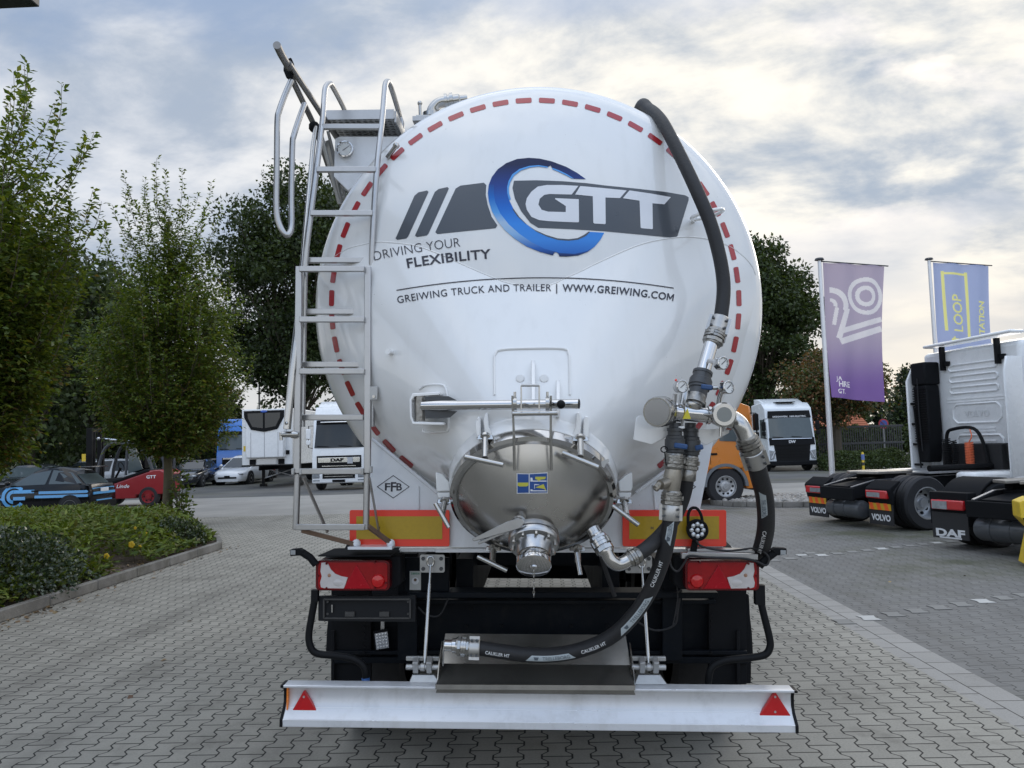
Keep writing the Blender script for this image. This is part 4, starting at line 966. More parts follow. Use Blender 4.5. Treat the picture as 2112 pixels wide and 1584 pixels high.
# lug on the tank, mounting pad over the hatch
b = MB(); p = P2S(808, 727, 0); b.cyl(p+V((0, .03, 0)), p-V((.012, .05, 0)), .014); b.build('lug', TW, TANK)
pad = [P2S(x, y, .003) for x, y in [(1020, 815), (1019, 745), (1022, 730), (1034, 722), (1095, 719), (1162, 720), (1172, 730), (1174, 745), (1175, 815)]]
b = MB(); b.tube(smooth(pad, 4), .006, 6); b.build('pad_weld', TW, TANK)
b = MB()
for x in (1073, 1122): q = P2S(x, 781, .002); b.lathe(q, (0, -1, .12), [(.020, 0), (.020, .008), (.010, .009)], 16)
b.build_each('plug', TW, TANK, bevel=.002)
b = MB()
for x, y0, y1 in ((1096, 737, 826), (1147, 778, 860)): 
    p0, p1 = P2S(x, y0, -.01), P2S(x, y1, -.01); b.prism([p0, p1, p1+V((0, -.10, 0)), p0+V((0, -.05, -.03))], (.018, 0, 0))
b.build_each('hinge_plate', TW, TANK, bevel=.003)

# ---- hatch
def ringband(b, prof, n=64, mi=0):
    vs = [hring(2*pi*k/n, r, o) for r, o in prof for k in range(n)]
    return b.add(vs, [(i*n+k, i*n+(k+1) % n, (i+1)*n+(k+1) % n, (i+1)*n+k) for i in range(len(prof)-1) for k in range(n)], mi)
b = MB(); ringband(b, [(.412, -.10), (.415, -.085), (.410, -.07), (.402, -.02), (.38, -.015)]); HATCH = b.build('hatch_neck', TW, TR)
b = MB(); ringband(b, [(.38, -.018), (.399, -.018), (.399, .030), (.384, .042), (.366, .042), (.361, .034)]); LID = b.build('hatch_lid', SSP, TR)
N0 = U(1101, 1098, 3.58); n2 = V((0, -cos(R(44)), -sin(R(44)))); e2 = V((0, -sin(R(44)), cos(R(44))))
b = MB(); vs = []; n = 72; NLd = 12
for k in range(n):
    ph = 2*pi*k/n; p = hring(ph, .362, .034); q = N0+(Hx*cos(ph)+e2*sin(ph))*.082
    for j in range(NLd+1):
        t = j/NLd; pt = p.lerp(q, t); pt = pt+Hn*.028*sin(pi*t)-(0 if j else 0)*Hn; vs.append(pt)
b.add(vs, [(k*(NLd+1)+j, ((k+1) % n)*(NLd+1)+j, ((k+1) % n)*(NLd+1)+j+1, k*(NLd+1)+j+1) for k in range(n) for j in range(NLd)])
LB = BVHTree.FromPolygons(b.v, b.f); b.build('lid_pan', mat('lid_steel', (.52, .505, .48), .25, 1.0, var=.14, scale=5, rvar=.09), LID, ang=60)
b = MB(); b.lathe(N0-n2*.01, n2, [(.085, 0), (.085, .02), (.112, .022), (.116, .03), (.116, .050), (.109, .052), (.109, .056), (.116, .058), (.116, .078), (.110, .086), (.085, .088), (.078, .10), (.075, .155)], 36)
NOZ = b.build('outlet_flange', mat('zinc_flange', (.46, .46, .46), .30, 1.0, var=.2, scale=18, dirt=.15), TR)
b = MB()
for k in range(10): a = 2*pi*k/10+.2; b.cyl(N0+n2*.07+(Hx*cos(a)+e2*sin(a))*.098, N0+n2*.092+(Hx*cos(a)+e2*sin(a))*.098, .009, None, 6)
b.build_each('flange_bolt', SS, NOZ)
b = MB(); b.lathe(N0+n2*.14, n2, [(.076, 0), (.078, .003), (.078, .05), (.070, .056), (.02, .057), (.018, .064), (.004, .066)], 36); CAPP = b.build('outlet_cap', SSP, NOZ)
b = MB(); c0 = N0+n2*.206
for k in range(9):
    z = -.008-k*.013; b.tube([c0+V(((.004 if k % 2 else 0)*cos(t), (.0 if k % 2 else .004)*cos(t)-.004, z+.008*sin(t))) for t in [2*pi*i/8 for i in range(8)]], .0016, 5, closed=True)
b.build('chain', SS, NOZ)
# butterfly valve lever beside the outlet
b = MB(); g0 = U(1072, 1082, 3.50); b.lathe(g0+V((0, .03, 0)), (-.2, -1, .25), [(.034, 0), (.034, .03), (.026, .034), (.02, .05)], 18); b.ball(U(1066, 1098, 3.53), .03, 10)
b.build('valve_gear', CAST, NOZ)
b = MB(); b.prism([U(x, y, 3.45) for x, y in [(1078, 1070), (1083, 1077), (1075, 1088), (1052, 1096), (977, 1117), (973, 1112), (1046, 1076), (1062, 1071)]], (0, .012, 0)); b.bar(U(1040, 1098, 3.47), U(986, 1121, 3.47), .010, .012); b.build('valve_lever', ALF, NOZ, bevel=.003)
# sticker with pictograms
SBL = mat('sticker_blue', (.02, .07, .25), .35); SYL = mat('sticker_yellow', (.50, .47, .06), .4)
STK = decal('sticker', [[(1066, 976), (1090, 977), (1129, 974), (1129.5, 1017), (1066, 1018)]], PLT, LID, .0015, 8, LB)
decal('sticker_field', [[(1067.5, 977.5), (1090.5, 978), (1090.5, 1016), (1067.5, 1016.5)], [(1092.5, 978), (1128, 976), (1128.5, 1015.5), (1092.5, 1016)]], SBL, LID, .0025, 8, LB)
decal('sticker_pictogram', [[(1068, 995), (1090, 995), (1090, 1001), (1086, 1003), (1072, 1003), (1068, 1001)], [(1104, 983), (1126, 983), (1124, 988), (1115, 989), (1111, 993), (1108, 989), (1104, 988)], [(1104, 1005), (1121, 998), (1127, 1013), (1122, 1008)]], SYL, LID, .0035, 8, LB)
decal('sticker_pictogram', [[(1094, 985), (1098, 985), (1099, 991), (1127, 991), (1127, 993), (1094, 993)], [(1094, 1009), (1098, 1009), (1099, 1011), (1127, 1011), (1127, 1013), (1094, 1013)], [(1102, 998), (1112, 999), (1112, 1000), (1103, 1000), (1103, 1008), (1102, 1008)]], PLT, LID, .0032, 8, LB)
# swing bolts with T handles, lugs and hinge rods
def clamp(bolt, t_, yb, yt, lugs=(), ylug=None):
    p0, p1 = U(*bolt[0], yb[0]), U(*bolt[1], yb[1])
    b = MB(); b.cyl(p0, p1, .015); b.lathe(p0.lerp(p1, .05), p1-p0, [(.024, 0), (.024, .014), (.016, .018)], 16); cl = b.build('swing_bolt', SS, TR)
    q = p0.lerp(p1, .12); b = MB(); b.prism([q+V((-.034, 0, .010)), q+V((.034, 0, .010)), q+V((.040, -.01, -.010)), q+V((-.040, -.01, -.010))], (0, .035, 0)); b.build('clamp_claw', SS, cl, bevel=.003)
    b = MB(); b.cyl(U(*t_[0], yt[0]), U(*t_[1], yt[1]), .0115, None, 14); b.build('tee_handle', SS, cl)
    for lg in lugs:
        b = MB(); b.prism([U(x, y, ylug) for x, y in lg], (0, .10, 0)); b.build('clamp_lug', TW, HATCH, bevel=.005)
clamp(((1001, 896), (1000, 945)), ((959, 942), (1038, 959)), (3.52, 3.42), (3.42, 3.40), [[(980, 870), (987, 858), (991, 862), (992, 900), (986, 905), (981, 900)], [(1000, 852), (1006, 851), (1008, 880), (1019, 903), (1012, 912), (999, 893), (997, 866)]], 3.52)
clamp(((1197, 900), (1197, 942)), ((1160, 934), (1234, 964)), (3.52, 3.42), (3.42, 3.40), [[(1190, 850), (1196, 850), (1200, 864), (1198, 893), (1182, 912), (1177, 904), (1188, 880)], [(1208, 857), (1215, 860), (1216, 900), (1210, 908), (1202, 903), (1204, 866)]], 3.52)
clamp(((918, 1030), (912, 1062)), ((898, 1038), (926, 1088)), (3.80, 3.72), (3.68, 3.66), [[(898, 974), (912, 978), (926, 995), (928, 1013), (900, 1014)], [(901, 1016), (928, 1016), (928, 1026), (903, 1027)]], 3.80)
clamp(((1287, 1030), (1292, 1062)), ((1263, 1043), (1317, 1083)), (3.80, 3.72), (3.68, 3.66), [[(1276, 994), (1292, 980), (1304, 974), (1305, 1004), (1303, 1013), (1278, 1014)], [(1276, 1016), (1303, 1016), (1301, 1027), (1277, 1026)]], 3.80)
clamp(((1017, 1128), (1016, 1160)), ((985, 1148), (1046, 1177)), (3.86, 3.78), (3.76, 3.74))
clamp(((1191, 1128), (1192, 1158)), ((1189, 1140), (1197, 1186)), (3.86, 3.78), (3.74, 3.70))
b = MB(); b.prism([U(x, y, 3.50) for x, y in [(1240, 952), (1255, 946), (1257, 952), (1250, 957), (1246, 965), (1241, 962)]], (0, .006, 0)); b.build('catch_plate', BRK, LID)
b = MB()
for x0, x1 in ((1057, 1060), (1136, 1136)): b.cyl(U(x0, 816, 3.38), U(x1, 905, 3.40), .0055, None, 8); b.cyl(U(x1, 900, 3.40), U(x1+1, 970, 3.44), .0065, None, 8)
b.build_each('lid_hanger_rod', SS, LID)
# swing arm
ARM0, ARM1 = U(872, 837, 3.62), U(1194, 833, 3.42)
b = MB(); b.cyl(ARM0.lerp(ARM1, .22), ARM1, .0225, None, 24); b.tube([ARM0, ARM0.lerp(ARM1, .12), ARM0.lerp(ARM1, .24)], [.026, .026, .0225], 20)
p0 = U(866, 815, 3.63); p1 = U(866, 868, 3.63); b.cyl(p0, p1, .026, None, 20, 1); SW = b.build('swing_arm', [SSP, CAST], TR, ang=50)
b = MB(); b.lathe(ARM1-V((.001, 0, 0)), ARM1-ARM0, [(.0215, 0), (.0215, .003)], 20); b.build('end_cap', BLK, SW)
b = MB()
for y0, y1, yy_ in ((817, 824, 3.60), (848, 862, 3.60)): b.prism([U(x, y, yy_) for x, y in ([(876, 818), (925, 817), (943, 826), (940, 829), (878, 829)] if y0 == 817 else [(876, 846), (943, 848), (928, 861), (905, 863), (878, 863)])], (0, .008, 0))
b.build_each('gusset', VALV, SW)
b = MB(); b.prism([U(x, y, 3.60) for x, y in [(850, 811), (907, 808), (907, 814), (856, 817), (849, 826), (849, 858), (853, 870), (915, 871), (915, 877), (850, 876), (845, 862), (844, 822)]], (0, .16, 0)); b.build('arm_bracket', TW, TANK, bevel=.004)
q = [P2S(x, y, .004) for x, y in [(866, 803), (878, 795), (908, 793), (920, 800), (925, 830), (926, 880), (918, 890), (880, 892), (872, 885)]]
b = MB(); b.tube(smooth(q, 3), .006, 6); b.build('pad_weld', TW, TANK)
b = MB()
for x in (1062, 1129): p = U(x, 833, 3.40); b.lathe(p-V((.008, 0, 0)), (1, 0, 0), [(.030, 0), (.030, .016)], 20); p = U(x, 822, 3.40); b.cyl(p, p+V((0, 0, .03)), .006, None, 8)
b.cyl(U(1057, 853, 3.38), U(1150, 852, 3.38), .011, None, 14)
b.cyl(U(1075, 795, 3.36), U(1112, 795, 3.36), .006, None, 10); b.cyl(U(1075, 795, 3.36), U(1075, 845, 3.36), .0035, None, 8); b.cyl(U(1112, 795, 3.36), U(1112, 845, 3.36), .0035, None, 8)
b.build('arm_clamp', SS, SW)
b = MB(); b.ball(U(1157, 834, 3.34), .0195, 16); b.build('knob', BLK, SW)

# ---- white apron under the tank, emblem, marker boards, sill
YA = 4.15
def panelU(name, pts, Y, th_, m, parent=TR, bev=.004): b = MB(); b.prism([U(x, y, Y) for x, y in pts], (0, th_, 0)); return b.build(name, m, parent, bevel=bev)
APL = panelU('apron_panel', [(764, 905), (772, 908), (850, 971), (902, 1016), (950, 1056), (1100, 1120), (1100, 1129), (726, 1129), (726, 1060), (764, 1050)], YA, .02, AW)
APR = panelU('apron_panel', [(1474, 895), (1466, 900), (1365, 975), (1312, 1016), (1262, 1056), (1102, 1120), (1102, 1129), (1492, 1129), (1492, 1060), (1444, 1050)], YA, .02, AW)
b = MB()
for x0, y0, x1, y1 in ((768, 905, 902, 1016), (1468, 900, 1312, 1016)): b.cyl(U(x0, y0, YA-.005), U(x1, y1, YA-.005), .010, None, 8)
b.cyl(U(863, 1003, YA-.004), U(863, 1050, YA-.004), .006, None, 8); b.cyl(U(1348, 1000, YA-.004), U(1352, 1050, YA-.004), .006, None, 8); b.build_each('apron_rib', AW, TR)
def emblem(cx, cy, w, h, par, flip=1, Y=YA-.002):
    o = [(cx-w, cy), (cx, cy-h), (cx+w, cy), (cx, cy+h)]; i = [(cx+(x-cx)*.93, cy+(y-cy)*.93) for x, y in o]
    b = MB()
    for k in range(4): b.prism([U(*q, Y) for q in (o[k], o[(k+1) % 4], i[(k+1) % 4], i[k])], (0, .0015, 0))
    b.build('emblem', INK, par, flat=True)
    for ch, x, s_ in (('F', cx-.34*w, 14), ('F', cx+.02*w, 18), ('B', cx+.36*w, 14)):
        text_on('lettering', ch, INK, par, U(x, cy, Y), (1, 0, 0), (0, 0, 1), s_*4.3/FPX, .02, 11*4.3/FPX)
emblem(811, 1004, 34, 24, APL); emblem(1402, 1004, 34, 24, APR)
b = MB(); b.bar(U(900, 1133, 4.22), U(1330, 1133, 4.22), .10, .022); b.bar(U(1320, 1133, 4.24), U(1420, 1133, 4.24), .10, .02); b.bar(U(826, 1132, 4.24), U(905, 1132, 4.24), .10, .02); b.build_each('sill', AW, TR, bevel=.004)
MRED = mat('marker_red', (.80, .045, .02), .4, coat=.4, var=.05); MYEL = mat('marker_yellow_film', (.42, .27, .006), .4, coat=.4, var=.12, scale=60)
for x0, x1, y0, y1 in ((721, 927, 1052, 1127), (1284, 1498, 1052, 1127)):
    MK = panelU('marker_board', rpoly(x0, y0, x1, y1, 4), 4.125, .012, MRED, bev=.002)
    panelU('reflector_field', [(x0+14, y0+13), (x1-15, y0+13), (x1-15, y1-15), (x0+14, y1-15)], 4.122, .006, MYEL, MK, 0)
    c = U((x0+60) if x0 < 1000 else (x0+61), 1089, 4.1205); text_on('lettering', 'M', INK, MK, c, (1, 0, 0), (0, 0, 1), .014, .03); 

# ---- underrun beam with triangles, tray, hinges and rods
YB = 3.86
def yb(px, py, Y=YB): return U(px, py, Y)
def beam_x(py, side): return (583, 1640)[side]
xl, xr = U(583, 1455, YB).x, U(1640, 1458, YB).x
zt, zf0, zf1, zb2, zb3 = U(1110, 1413, YB+.05).z, U(1110, 1424, YB).z, U(1110, 1473, YB).z, U(1110, 1496, YB).z, U(1110, 1506, YB).z
pr = [(YB+.075, zt+.004), (YB+.0, zt), (YB, zf0), (YB+.006, zf0-.002), (YB+.05, zf0-.012), (YB+.058, zf0-.04), (YB+.058, zf1+.03), (YB+.045, zf1+.004), (YB, zb2+.012), (YB, zb3), (YB+.09, zb3), (YB+.12, zb3+.03), (YB+.12, zt-.02)]
b = MB(); b.prism([(xl, y, z) for y, z in pr], (xr-xl, 0, 0)); BEAM = b.build('underrun_beam', RAIL, TR, bevel=.004)
b = MB(); 
for x, o in ((xl, -.014), (xr, .014)): b.prism([(x, y, z) for y, z in pr], (o, 0, 0))
b.build_each('end_cap', BLK, BEAM)
edge_ = MB()
for y, z in ((YB+.0005, zb2+.012), (YB+.046, zf1+.004), (YB+.0005, zt)): edge_.cyl((xl+.002, y, z), (xr-.002, y, z), .0022, None, 8)
edge_.build_each('beam_highlight', mat('edge_highlight', (.80, .80, .81), .3, .6), BEAM)  # pale rods added as painted highlights along the beam's bevels
TRI = mat('triangle_reflector', (.48, .006, .010), .22, coat=.25, var=.15, scale=30)
for pts in ([(628, 1425), (661, 1479), (659, 1481), (596, 1481), (595, 1479), (626, 1425)], [(1600, 1428), (1636, 1484), (1634, 1488), (1562, 1488), (1560, 1485), (1597, 1428)]):
    t = panelU('triangle_reflector', pts, YB+.035, .022, TRI, BEAM, .004)
    cx = (pts[0][0]+pts[-1][0])/2; b = MB()
    for y in (1437, 1468): b.lathe(U(cx, y, YB+.036), (0, -1, 0), [(.006, 0), (.005, .005)], 10)
    b.build_each('screw', RIM, t)
b = MB(); b.box((xl+.012, YB+.07, (zf0+zf1)/2), (.006, .08, .12)); b.build('side_reflector', ORL, BEAM)
# tray under the hose
zt0 = zt+.006; t0, t1 = U(899, 1413, YB-.004), U(1310, 1413, YB-.004)
b = MB(); y1_, z1_ = YB+.17, U(1100, 1370, YB+.17).z; y2_, z2_ = YB+.30, U(1100, 1308, YB+.30).z
for (ya_, za_), (yb2, zb_) in (((YB-.006, zt0-.030), (YB-.006, zt0+.004)), ((YB-.006, zt0+.004), (y1_, z1_)), ((y1_, z1_), (y2_, z2_))):
    b.add([(t0.x, ya_, za_), (t1.x, ya_, za_), (t1.x-.01, yb2, zb_), (t0.x+.01, yb2, zb_)]+[(t0.x, ya_+.004, za_-.003), (t1.x, ya_+.004, za_-.003), (t1.x-.01, yb2+.004, zb_-.003), (t0.x+.01, yb2+.004, zb_-.003)], [(0, 1, 2, 3), (7, 6, 5, 4), (0, 4, 5, 1), (1, 5, 6, 2), (2, 6, 7, 3), (3, 7, 4, 0)])
for x in (t0.x, t1.x): b.prism([(x, YB+.02, zt0), (x, y1_, z1_), (x, y1_+.05, z1_+.10), (x, YB+.10, z1_+.03)], (.005, 0, 0))
TRAY = b.build('hose_tray', mat('wet_tray_steel', (.24, .235, .22), .20, .9, var=.35, scale=5, rvar=.12, dirt=.3), TR)
for s_, rt, rb, hx in ((-1, (888, 1165), (876, 1368), 872), (1, (1324, 1168), (1338, 1372), 1338)):
    b = MB(); b.prism([U(x, y, 4.20) for x, y in rpoly(*((866, 1144, 917, 1181) if s_ < 0 else (1290, 1146, 1345, 1182)), 4)], (0, .012, 0)); br = b.build('rod_bracket', BRK, TR, bevel=.002)
    b = MB(); xx = (873, 910) if s_ < 0 else (1297, 1338)
    for x in xx:
        for y in (1152, 1173): b.lathe(U(x, y, 4.20), (0, -1, 0), [(.011, 0), (.011, .008)], 6)
    b.build_each('bolt', VALV, br)
    p0, p1 = U(*rt, 4.15), U(*rb, 3.98); b = MB(); b.cyl(p0.lerp(p1, .2), p1, .0095, None, 14); b.cyl(p0, p0.lerp(p1, .22), .0065, None, 12)
    b.tube([p0+V((.018*cos(a), 0, .018+.026*sin(a))) for a in [2*pi*k/14 for k in range(14)]], .006, 8, closed=True); b.build('gas_strut', SS, TR)
    b = MB()
    for dx_ in (-14, 14): c = U(hx+dx_, 1372, 3.96); b.box(c, (.028, .05, .062), M.Rotation(.35, 3, 'X'))
    c = U(hx, 1376, 3.96); b.cyl(c-V((.085, 0, 0)), c+V((.085, 0, 0)), .014); b.lathe(c-V((.012, 0, 0)), (1, 0, 0), [(.02, 0), (.02, .024)], 14)
    b.prism([U(hx-22, 1392, 3.95), U(hx+24, 1392, 3.95), U(hx+38, 1412, YB+.06), U(hx-30, 1412, YB+.06)], (0, .02, 0)); b.box(U(hx, 1358, 4.0), (.17, .02, .022)); b.build('beam_hinge', BRK, TR, bevel=.003)

b = MB(); b.bar(U(898, 1417, YB-.010), U(1310, 1419, YB-.010), .004, .022, (0, 0, 1)); b.bar(U(898, 1412, YB-.008), U(1310, 1414, YB-.008), .010, .004); b.build('tray_lip', SSP, TRAY)
# ---- chassis, mudguards, wheels
b = MB()
b.bar(U(845, 1222, 4.36), U(1475, 1222, 4.36), .16, .03); b.box((tcx, 4.52, U(1100, 1300, 4.5).z), (2.02, .02, .36)); b.bar(U(850, 1240, 4.42), U(1475, 1240, 4.42), .05, .022)
b.bar(U(690, 1358, 4.45), U(1540, 1358, 4.45), .08, .035); b.bar(U(690, 1345, 4.42), U(1540, 1345, 4.42), .03, .022)
for x in (-.43, .43): b.box((tcx+x, 8.1, .95), (.10, 7.0, .34))
for y in (5.0, 6.2, 8.0): b.box((tcx, y, 1.10), (.86, .10, .14))
for x in (-.75, .75): b.box((tcx+x, 6.4, 1.06), (.10, 3.6, .10))
for px in (842, 1385): b.bar(U(px, 1140, 4.40), U(px, 1360, 4.40), .11, .06, (0, 1, 0))
CH = b.build('chassis', NAVY, TR, bevel=.004)
b = MB()
for px, py in ((962, 1291), (1035, 1291), (1178, 1291), (1252, 1291), (971, 1256), (1243, 1257)): b.lathe(U(px, py, 4.508), (0, -1, 0), [(.011, 0), (.009, .008)], 10)
for k in range(7): b.lathe(U(1467, 1268+k*13, 4.39), (0, -1, 0), [(.009, 0), (.007, .007)], 8); b.lathe(U(751, 1268+k*13, 4.39), (0, -1, 0), [(.009, 0), (.007, .007)], 8)
b.build_each('bolt', MBLK, CH)
for x0, x1 in ((683, 765), (1462, 1540)):
    b = MB(); b.prism([U(x, y, 4.44) for x, y in [(x0, 1216), (x1, 1216), (x1, 1412), (x0, 1412)]], (0, .03, 0)); b.bar(U(x0+(4 if x0 < 1000 else 60), 1300, 4.42), U(x0+(4 if x0 < 1000 else 60), 1410, 4.42), .02, .02, (0, 1, 0)); b.build('mud_flap', MBLK, TR, bevel=.004)
b = MB()
for s_ in (-1, 1):
    for yc in (5.25, 6.55, 7.85):
        prof = [(yc+.60*cos(a), .55+.60*sin(a)) for a in [pi*k/14 for k in range(15)]]; inn = [(yc+.585*cos(a), .55+.585*sin(a)) for a in [pi*k/14 for k in range(14, -1, -1)]]
        b.prism([(tcx+s_*.80, y, z) for y, z in prof+inn], (s_*.46, 0, 0))
b.build_each('mudguard', MBLK, TR)
for yc in (5.25, 6.55, 7.85):
    b = MB(); b.cyl((tcx-1, yc, .52), (tcx+1, yc, .52), .07); b.build('axle', MBLK, TR)
    for s_ in (-1, 1): wheel(TR, (tcx+s_*1.03, yc, .53), .53, .38, s_, RIM, 10, .57)
for x0, x1, y0, y1 in ((1542, 1550, 1215, 1410),): panelU('side_guard', [(1540, 1225), (1545, 1228), (1550, 1330), (1549, 1410), (1538, 1410)], 4.60, .5, MBLK)

# ---- rear lamps
LENS = mat('lamp_red', (.30, .003, .006), .12, coat=.15, var=.45, scale=22, spec=.4); LENSD = mat('lamp_deep_red', (.115, .001, .004), .2, coat=.1, var=.2, scale=20, spec=.4); LENST = mat('lamp_triangle_red', (.36, .002, .010), .25, var=.15, scale=40, spec=.3); WLEN = mat('lamp_clear', (.56, .52, .50), .15, coat=.2, var=.25, scale=18)
STOP = mat('lamp_stop', (.50, .006, .008), .12, coat=.3, var=.12, scale=25)
def lamp(mir):
    f = (lambda x: x) if not mir else (lambda x: 2217-x)
    Y = 4.08
    lm = panelU('tail_light', [(f(x), y) for x, y in rpoly(651, 1156, 803.5, 1218, 9)], Y+.004, .075, LENSD, TR, .006)
    panelU('red_lens', [(f(x), y) for x, y in rpoly(656, 1160, 799, 1215, 7)], Y-.006, .02, LENS, lm, .004)
    z3 = lambda l: [(f(540+x/3.771), 860+y/3.771) for x, y in l]
    panelU('clear_lens', z3([(462, 1135), (455, 1200), (465, 1240), (452, 1290), (458, 1325), (480, 1332), (640, 1335), (668, 1248), (620, 1240), (570, 1220), (535, 1185), (515, 1142), (490, 1132)]), Y-.010, .012, WLEN, lm, .002)
    panelU('triangle_lens', z3([(735, 1150), (635, 1336), (850, 1336)]), Y-.014, .014, LENST, lm, .002)
    q = z3([(905, 1275)])[0]; b = MB(); b.lathe(U(*q, Y-.004), (0, -1, 0), [(.036, 0), (.036, .004), (.030, .012), (.012, .016), (.002, .017)], 24); b.build('stop_lens', STOP, lm)
    q = z3([(525, 1232)])[0]; b = MB(); b.lathe(U(*q, Y-.0095), (0, -1, 0), [(.010, 0), (.007, .003), (.001, .004)], 14); b.build('reversing_bulb', mat('bulb_behind_lens', (.36, .20, .12), .3), lm)
    b = MB()
    for zx, zy in ((440, 1235), (965, 1290), (505, 1140), (880, 1130), (505, 1330), (880, 1330)): b.lathe(U(*z3([(zx, zy)])[0], Y-.007), (0, -1, 0), [(.0065, 0), (.0055, .009)], 10)
    b.build_each('lens_screw', LENSD, lm)
    q = z3([(595, 1290)])[0]; b = MB(); b.ball(U(*q, Y-.006), .026, 14, 0, (1.25, .3, .85)); b.build('fog_lens', WLEN, lm)
    panelU('lamp_housing', [(f(x), y) for x, y in [(662, 1152), (826, 1146), (828, 1205), (815, 1216), (662, 1216)]], Y+.07, .14, MBLK, TR, .01)
    return lm
lamp(False); lamp(True)
# left hood plate, right cable rail
b = MB(); b.hexa([U(656, 1148, 4.04), U(806, 1148, 4.04), U(836, 1131, 4.28), U(690, 1133, 4.28)]+[p+V((0, 0, .006)) for p in (U(656, 1148, 4.04), U(806, 1148, 4.04), U(836, 1131, 4.28), U(690, 1133, 4.28))]); b.build('lamp_hood', MBLK, TR)
b = MB(); b.bar(U(1416, 1132, 4.12), U(1560, 1136, 4.12), .07, .016); b.bar(U(1416, 1143, 4.06), U(1562, 1148, 4.06), .035, .03); b.bar(U(1404, 1145, 4.06), U(1418, 1146, 4.06), .04, .03); b.build('lamp_bracket', ALF, TR, bevel=.003)
b = MB(); b.tube(smooth([U(x, y, 4.03) for x, y in [(1380, 1146), (1385, 1170), (1398, 1178), (1412, 1160), (1422, 1147), (1460, 1150), (1530, 1152), (1560, 1158), (1580, 1166), (1586, 1152), (1575, 1138), (1555, 1131), (1500, 1136), (1450, 1128), (1436, 1115)]], 5), .0055, 8); b.tube(smooth([U(x, y, 4.3) for x, y in [(930, 1215), (920, 1245), (905, 1270), (880, 1268), (862, 1252)]], 5), .005, 6); b.tube(smooth([U(x, y, 4.3) for x, y in [(1405, 1215), (1398, 1260), (1390, 1290), (1350, 1300), (1310, 1280)]], 5), .006, 6)
b.tube(smooth([U(x, y, 4.25) for x, y in [(1390, 1180), (1398, 1230), (1388, 1290)]], 5), .004, 6); b.tube([U(1240, 1150, 4.28), U(1268, 1230, 4.28)], .014, 6); b.build_each('cable', HOSE, TR)
for pts, hd in (([(652, 1165), (640, 1150), (623, 1139)], [(597, 1134), (616, 1132), (627, 1138), (620, 1146), (598, 1147)]), ([(1566, 1168), (1580, 1153), (1600, 1138)], [(1592, 1136), (1600, 1130), (1623, 1131), (1623, 1144), (1604, 1146)])):
    b = MB(); b.tube([U(*p, 4.06) for p in pts], .020, 8); a_ = b.build('marker_arm', MBLK, TR); panelU('marker_head', hd, 4.04, .05, MBLK, a_, .004)
    w = hd[0] if hd[0][0] < 1000 else hd[2]; panelU('marker_lens', [(w[0]+(2 if w[0] < 1000 else -2), 1135), (w[0]+(12 if w[0] < 1000 else -13), 1135), (w[0]+(12 if w[0] < 1000 else -13), 1144), (w[0]+(2 if w[0] < 1000 else -2), 1144)], 4.034, .008, mat('marker_glass', (.30, .31, .31), .2), a_, 0)
b = MB(); b.tube(smooth([U(x, y, 4.12) for x, y in [(650, 1232), (643, 1270), (637, 1310), (641, 1335), (655, 1348), (690, 1352), (722, 1357), (742, 1366), (753, 1382), (755, 1412)]], 6), .019, 12); b.box(U(650, 1228, 4.12), (.035, .035, .06)); b.build('bent_stay', BLK, TR)
b = MB(); b.cyl(U(754, 1398, 4.119), U(755, 1412, 4.119), .021, None, 14); b.build('blue_tape', mat('blue_tape', (.05, .14, .38), .5), TR)
b = MB(); b.tube(smooth([U(x, y, 4.12) for x, y in [(1567, 1232), (1576, 1270), (1587, 1315), (1588, 1335), (1578, 1350), (1550, 1356), (1510, 1360), (1484, 1366), (1466, 1380), (1460, 1412)]], 6), .019, 12); b.box(U(1566, 1226, 4.12), (.05, .04, .10)); b.build('bent_stay', BLK, TR)
# number plate carrier (no plate fitted), inspection sticker, work lamps
b = MB(); q = [U(656, 1230, 4.13), U(858, 1229, 4.13), U(858, 1283, 4.10), U(656, 1281, 4.10)]; b.prism(q, (0, .03, 0)); PC = b.build('plate_carrier', BLK, TR, bevel=.004)
b = MB()
for a_, c_ in (((668, 1236), (846, 1236)), ((668, 1275), (846, 1275)), ((668, 1236), (668, 1275)), ((846, 1236), (846, 1275))): b.bar(U(*a_, 4.10), U(*c_, 4.10), .008, .008)
for x in (722, 793): b.box(U(x, 1266, 4.105), (.05, .02, .025))
for x in (676, 842):
    for y in (1241, 1266): b.lathe(U(x, y, 4.108), (0, -1, 0), [(.006, 0), (.006, .004)], 10)
b.build('plate_clip', mat('dusty_plastic', (.045, .043, .04), .7, var=.4, scale=30), PC)
b = MB(); b.bar(U(685, 1247, 4.10), U(685, 1263, 4.10), .007, .006, (0, 1, 0)); b.build('spring_clip', SSP, PC)
DK = panelU('inspection_sticker', [(845, 1178), (868, 1178), (868, 1217), (845, 1217)], 4.325, .004, mat('sticker_silver', (.48, .49, .47), .4), TR, 0)
text_on('lettering', 'DEKRA', mat('sticker_green', (.03, .22, .12), .5), DK, U(857, 1183, 4.3235), (1, 0, 0), (0, 0, 1), .011, .02, .048); b = MB(); b.lathe(U(856.5, 1198, 4.3245), (0, -1, 0), [(.020, 0), (.020, .0008)], 18); b.build('sticker_ring', PLT, DK); b = MB(); b.lathe(U(856.5, 1196, 4.3232), (0, -1, 0), [(.009, 0), (.009, .0008)], 6); b.build('sticker_centre', RUST, DK)
panelU('sticker_backing', [(834, 1150), (926, 1150), (926, 1222), (834, 1222)], 4.335, .03, NAVY)
c = U(1438, 1093, 4.06); b = MB(); b.lathe(c+V((0, .05, 0)), (0, -1, 0), [(.035, 0), (.052, .02), (.056, .045), (.056, .062), (.048, .066), (.046, .060)], 28); WLm = b.build('work_lamp', MBLK, TR)
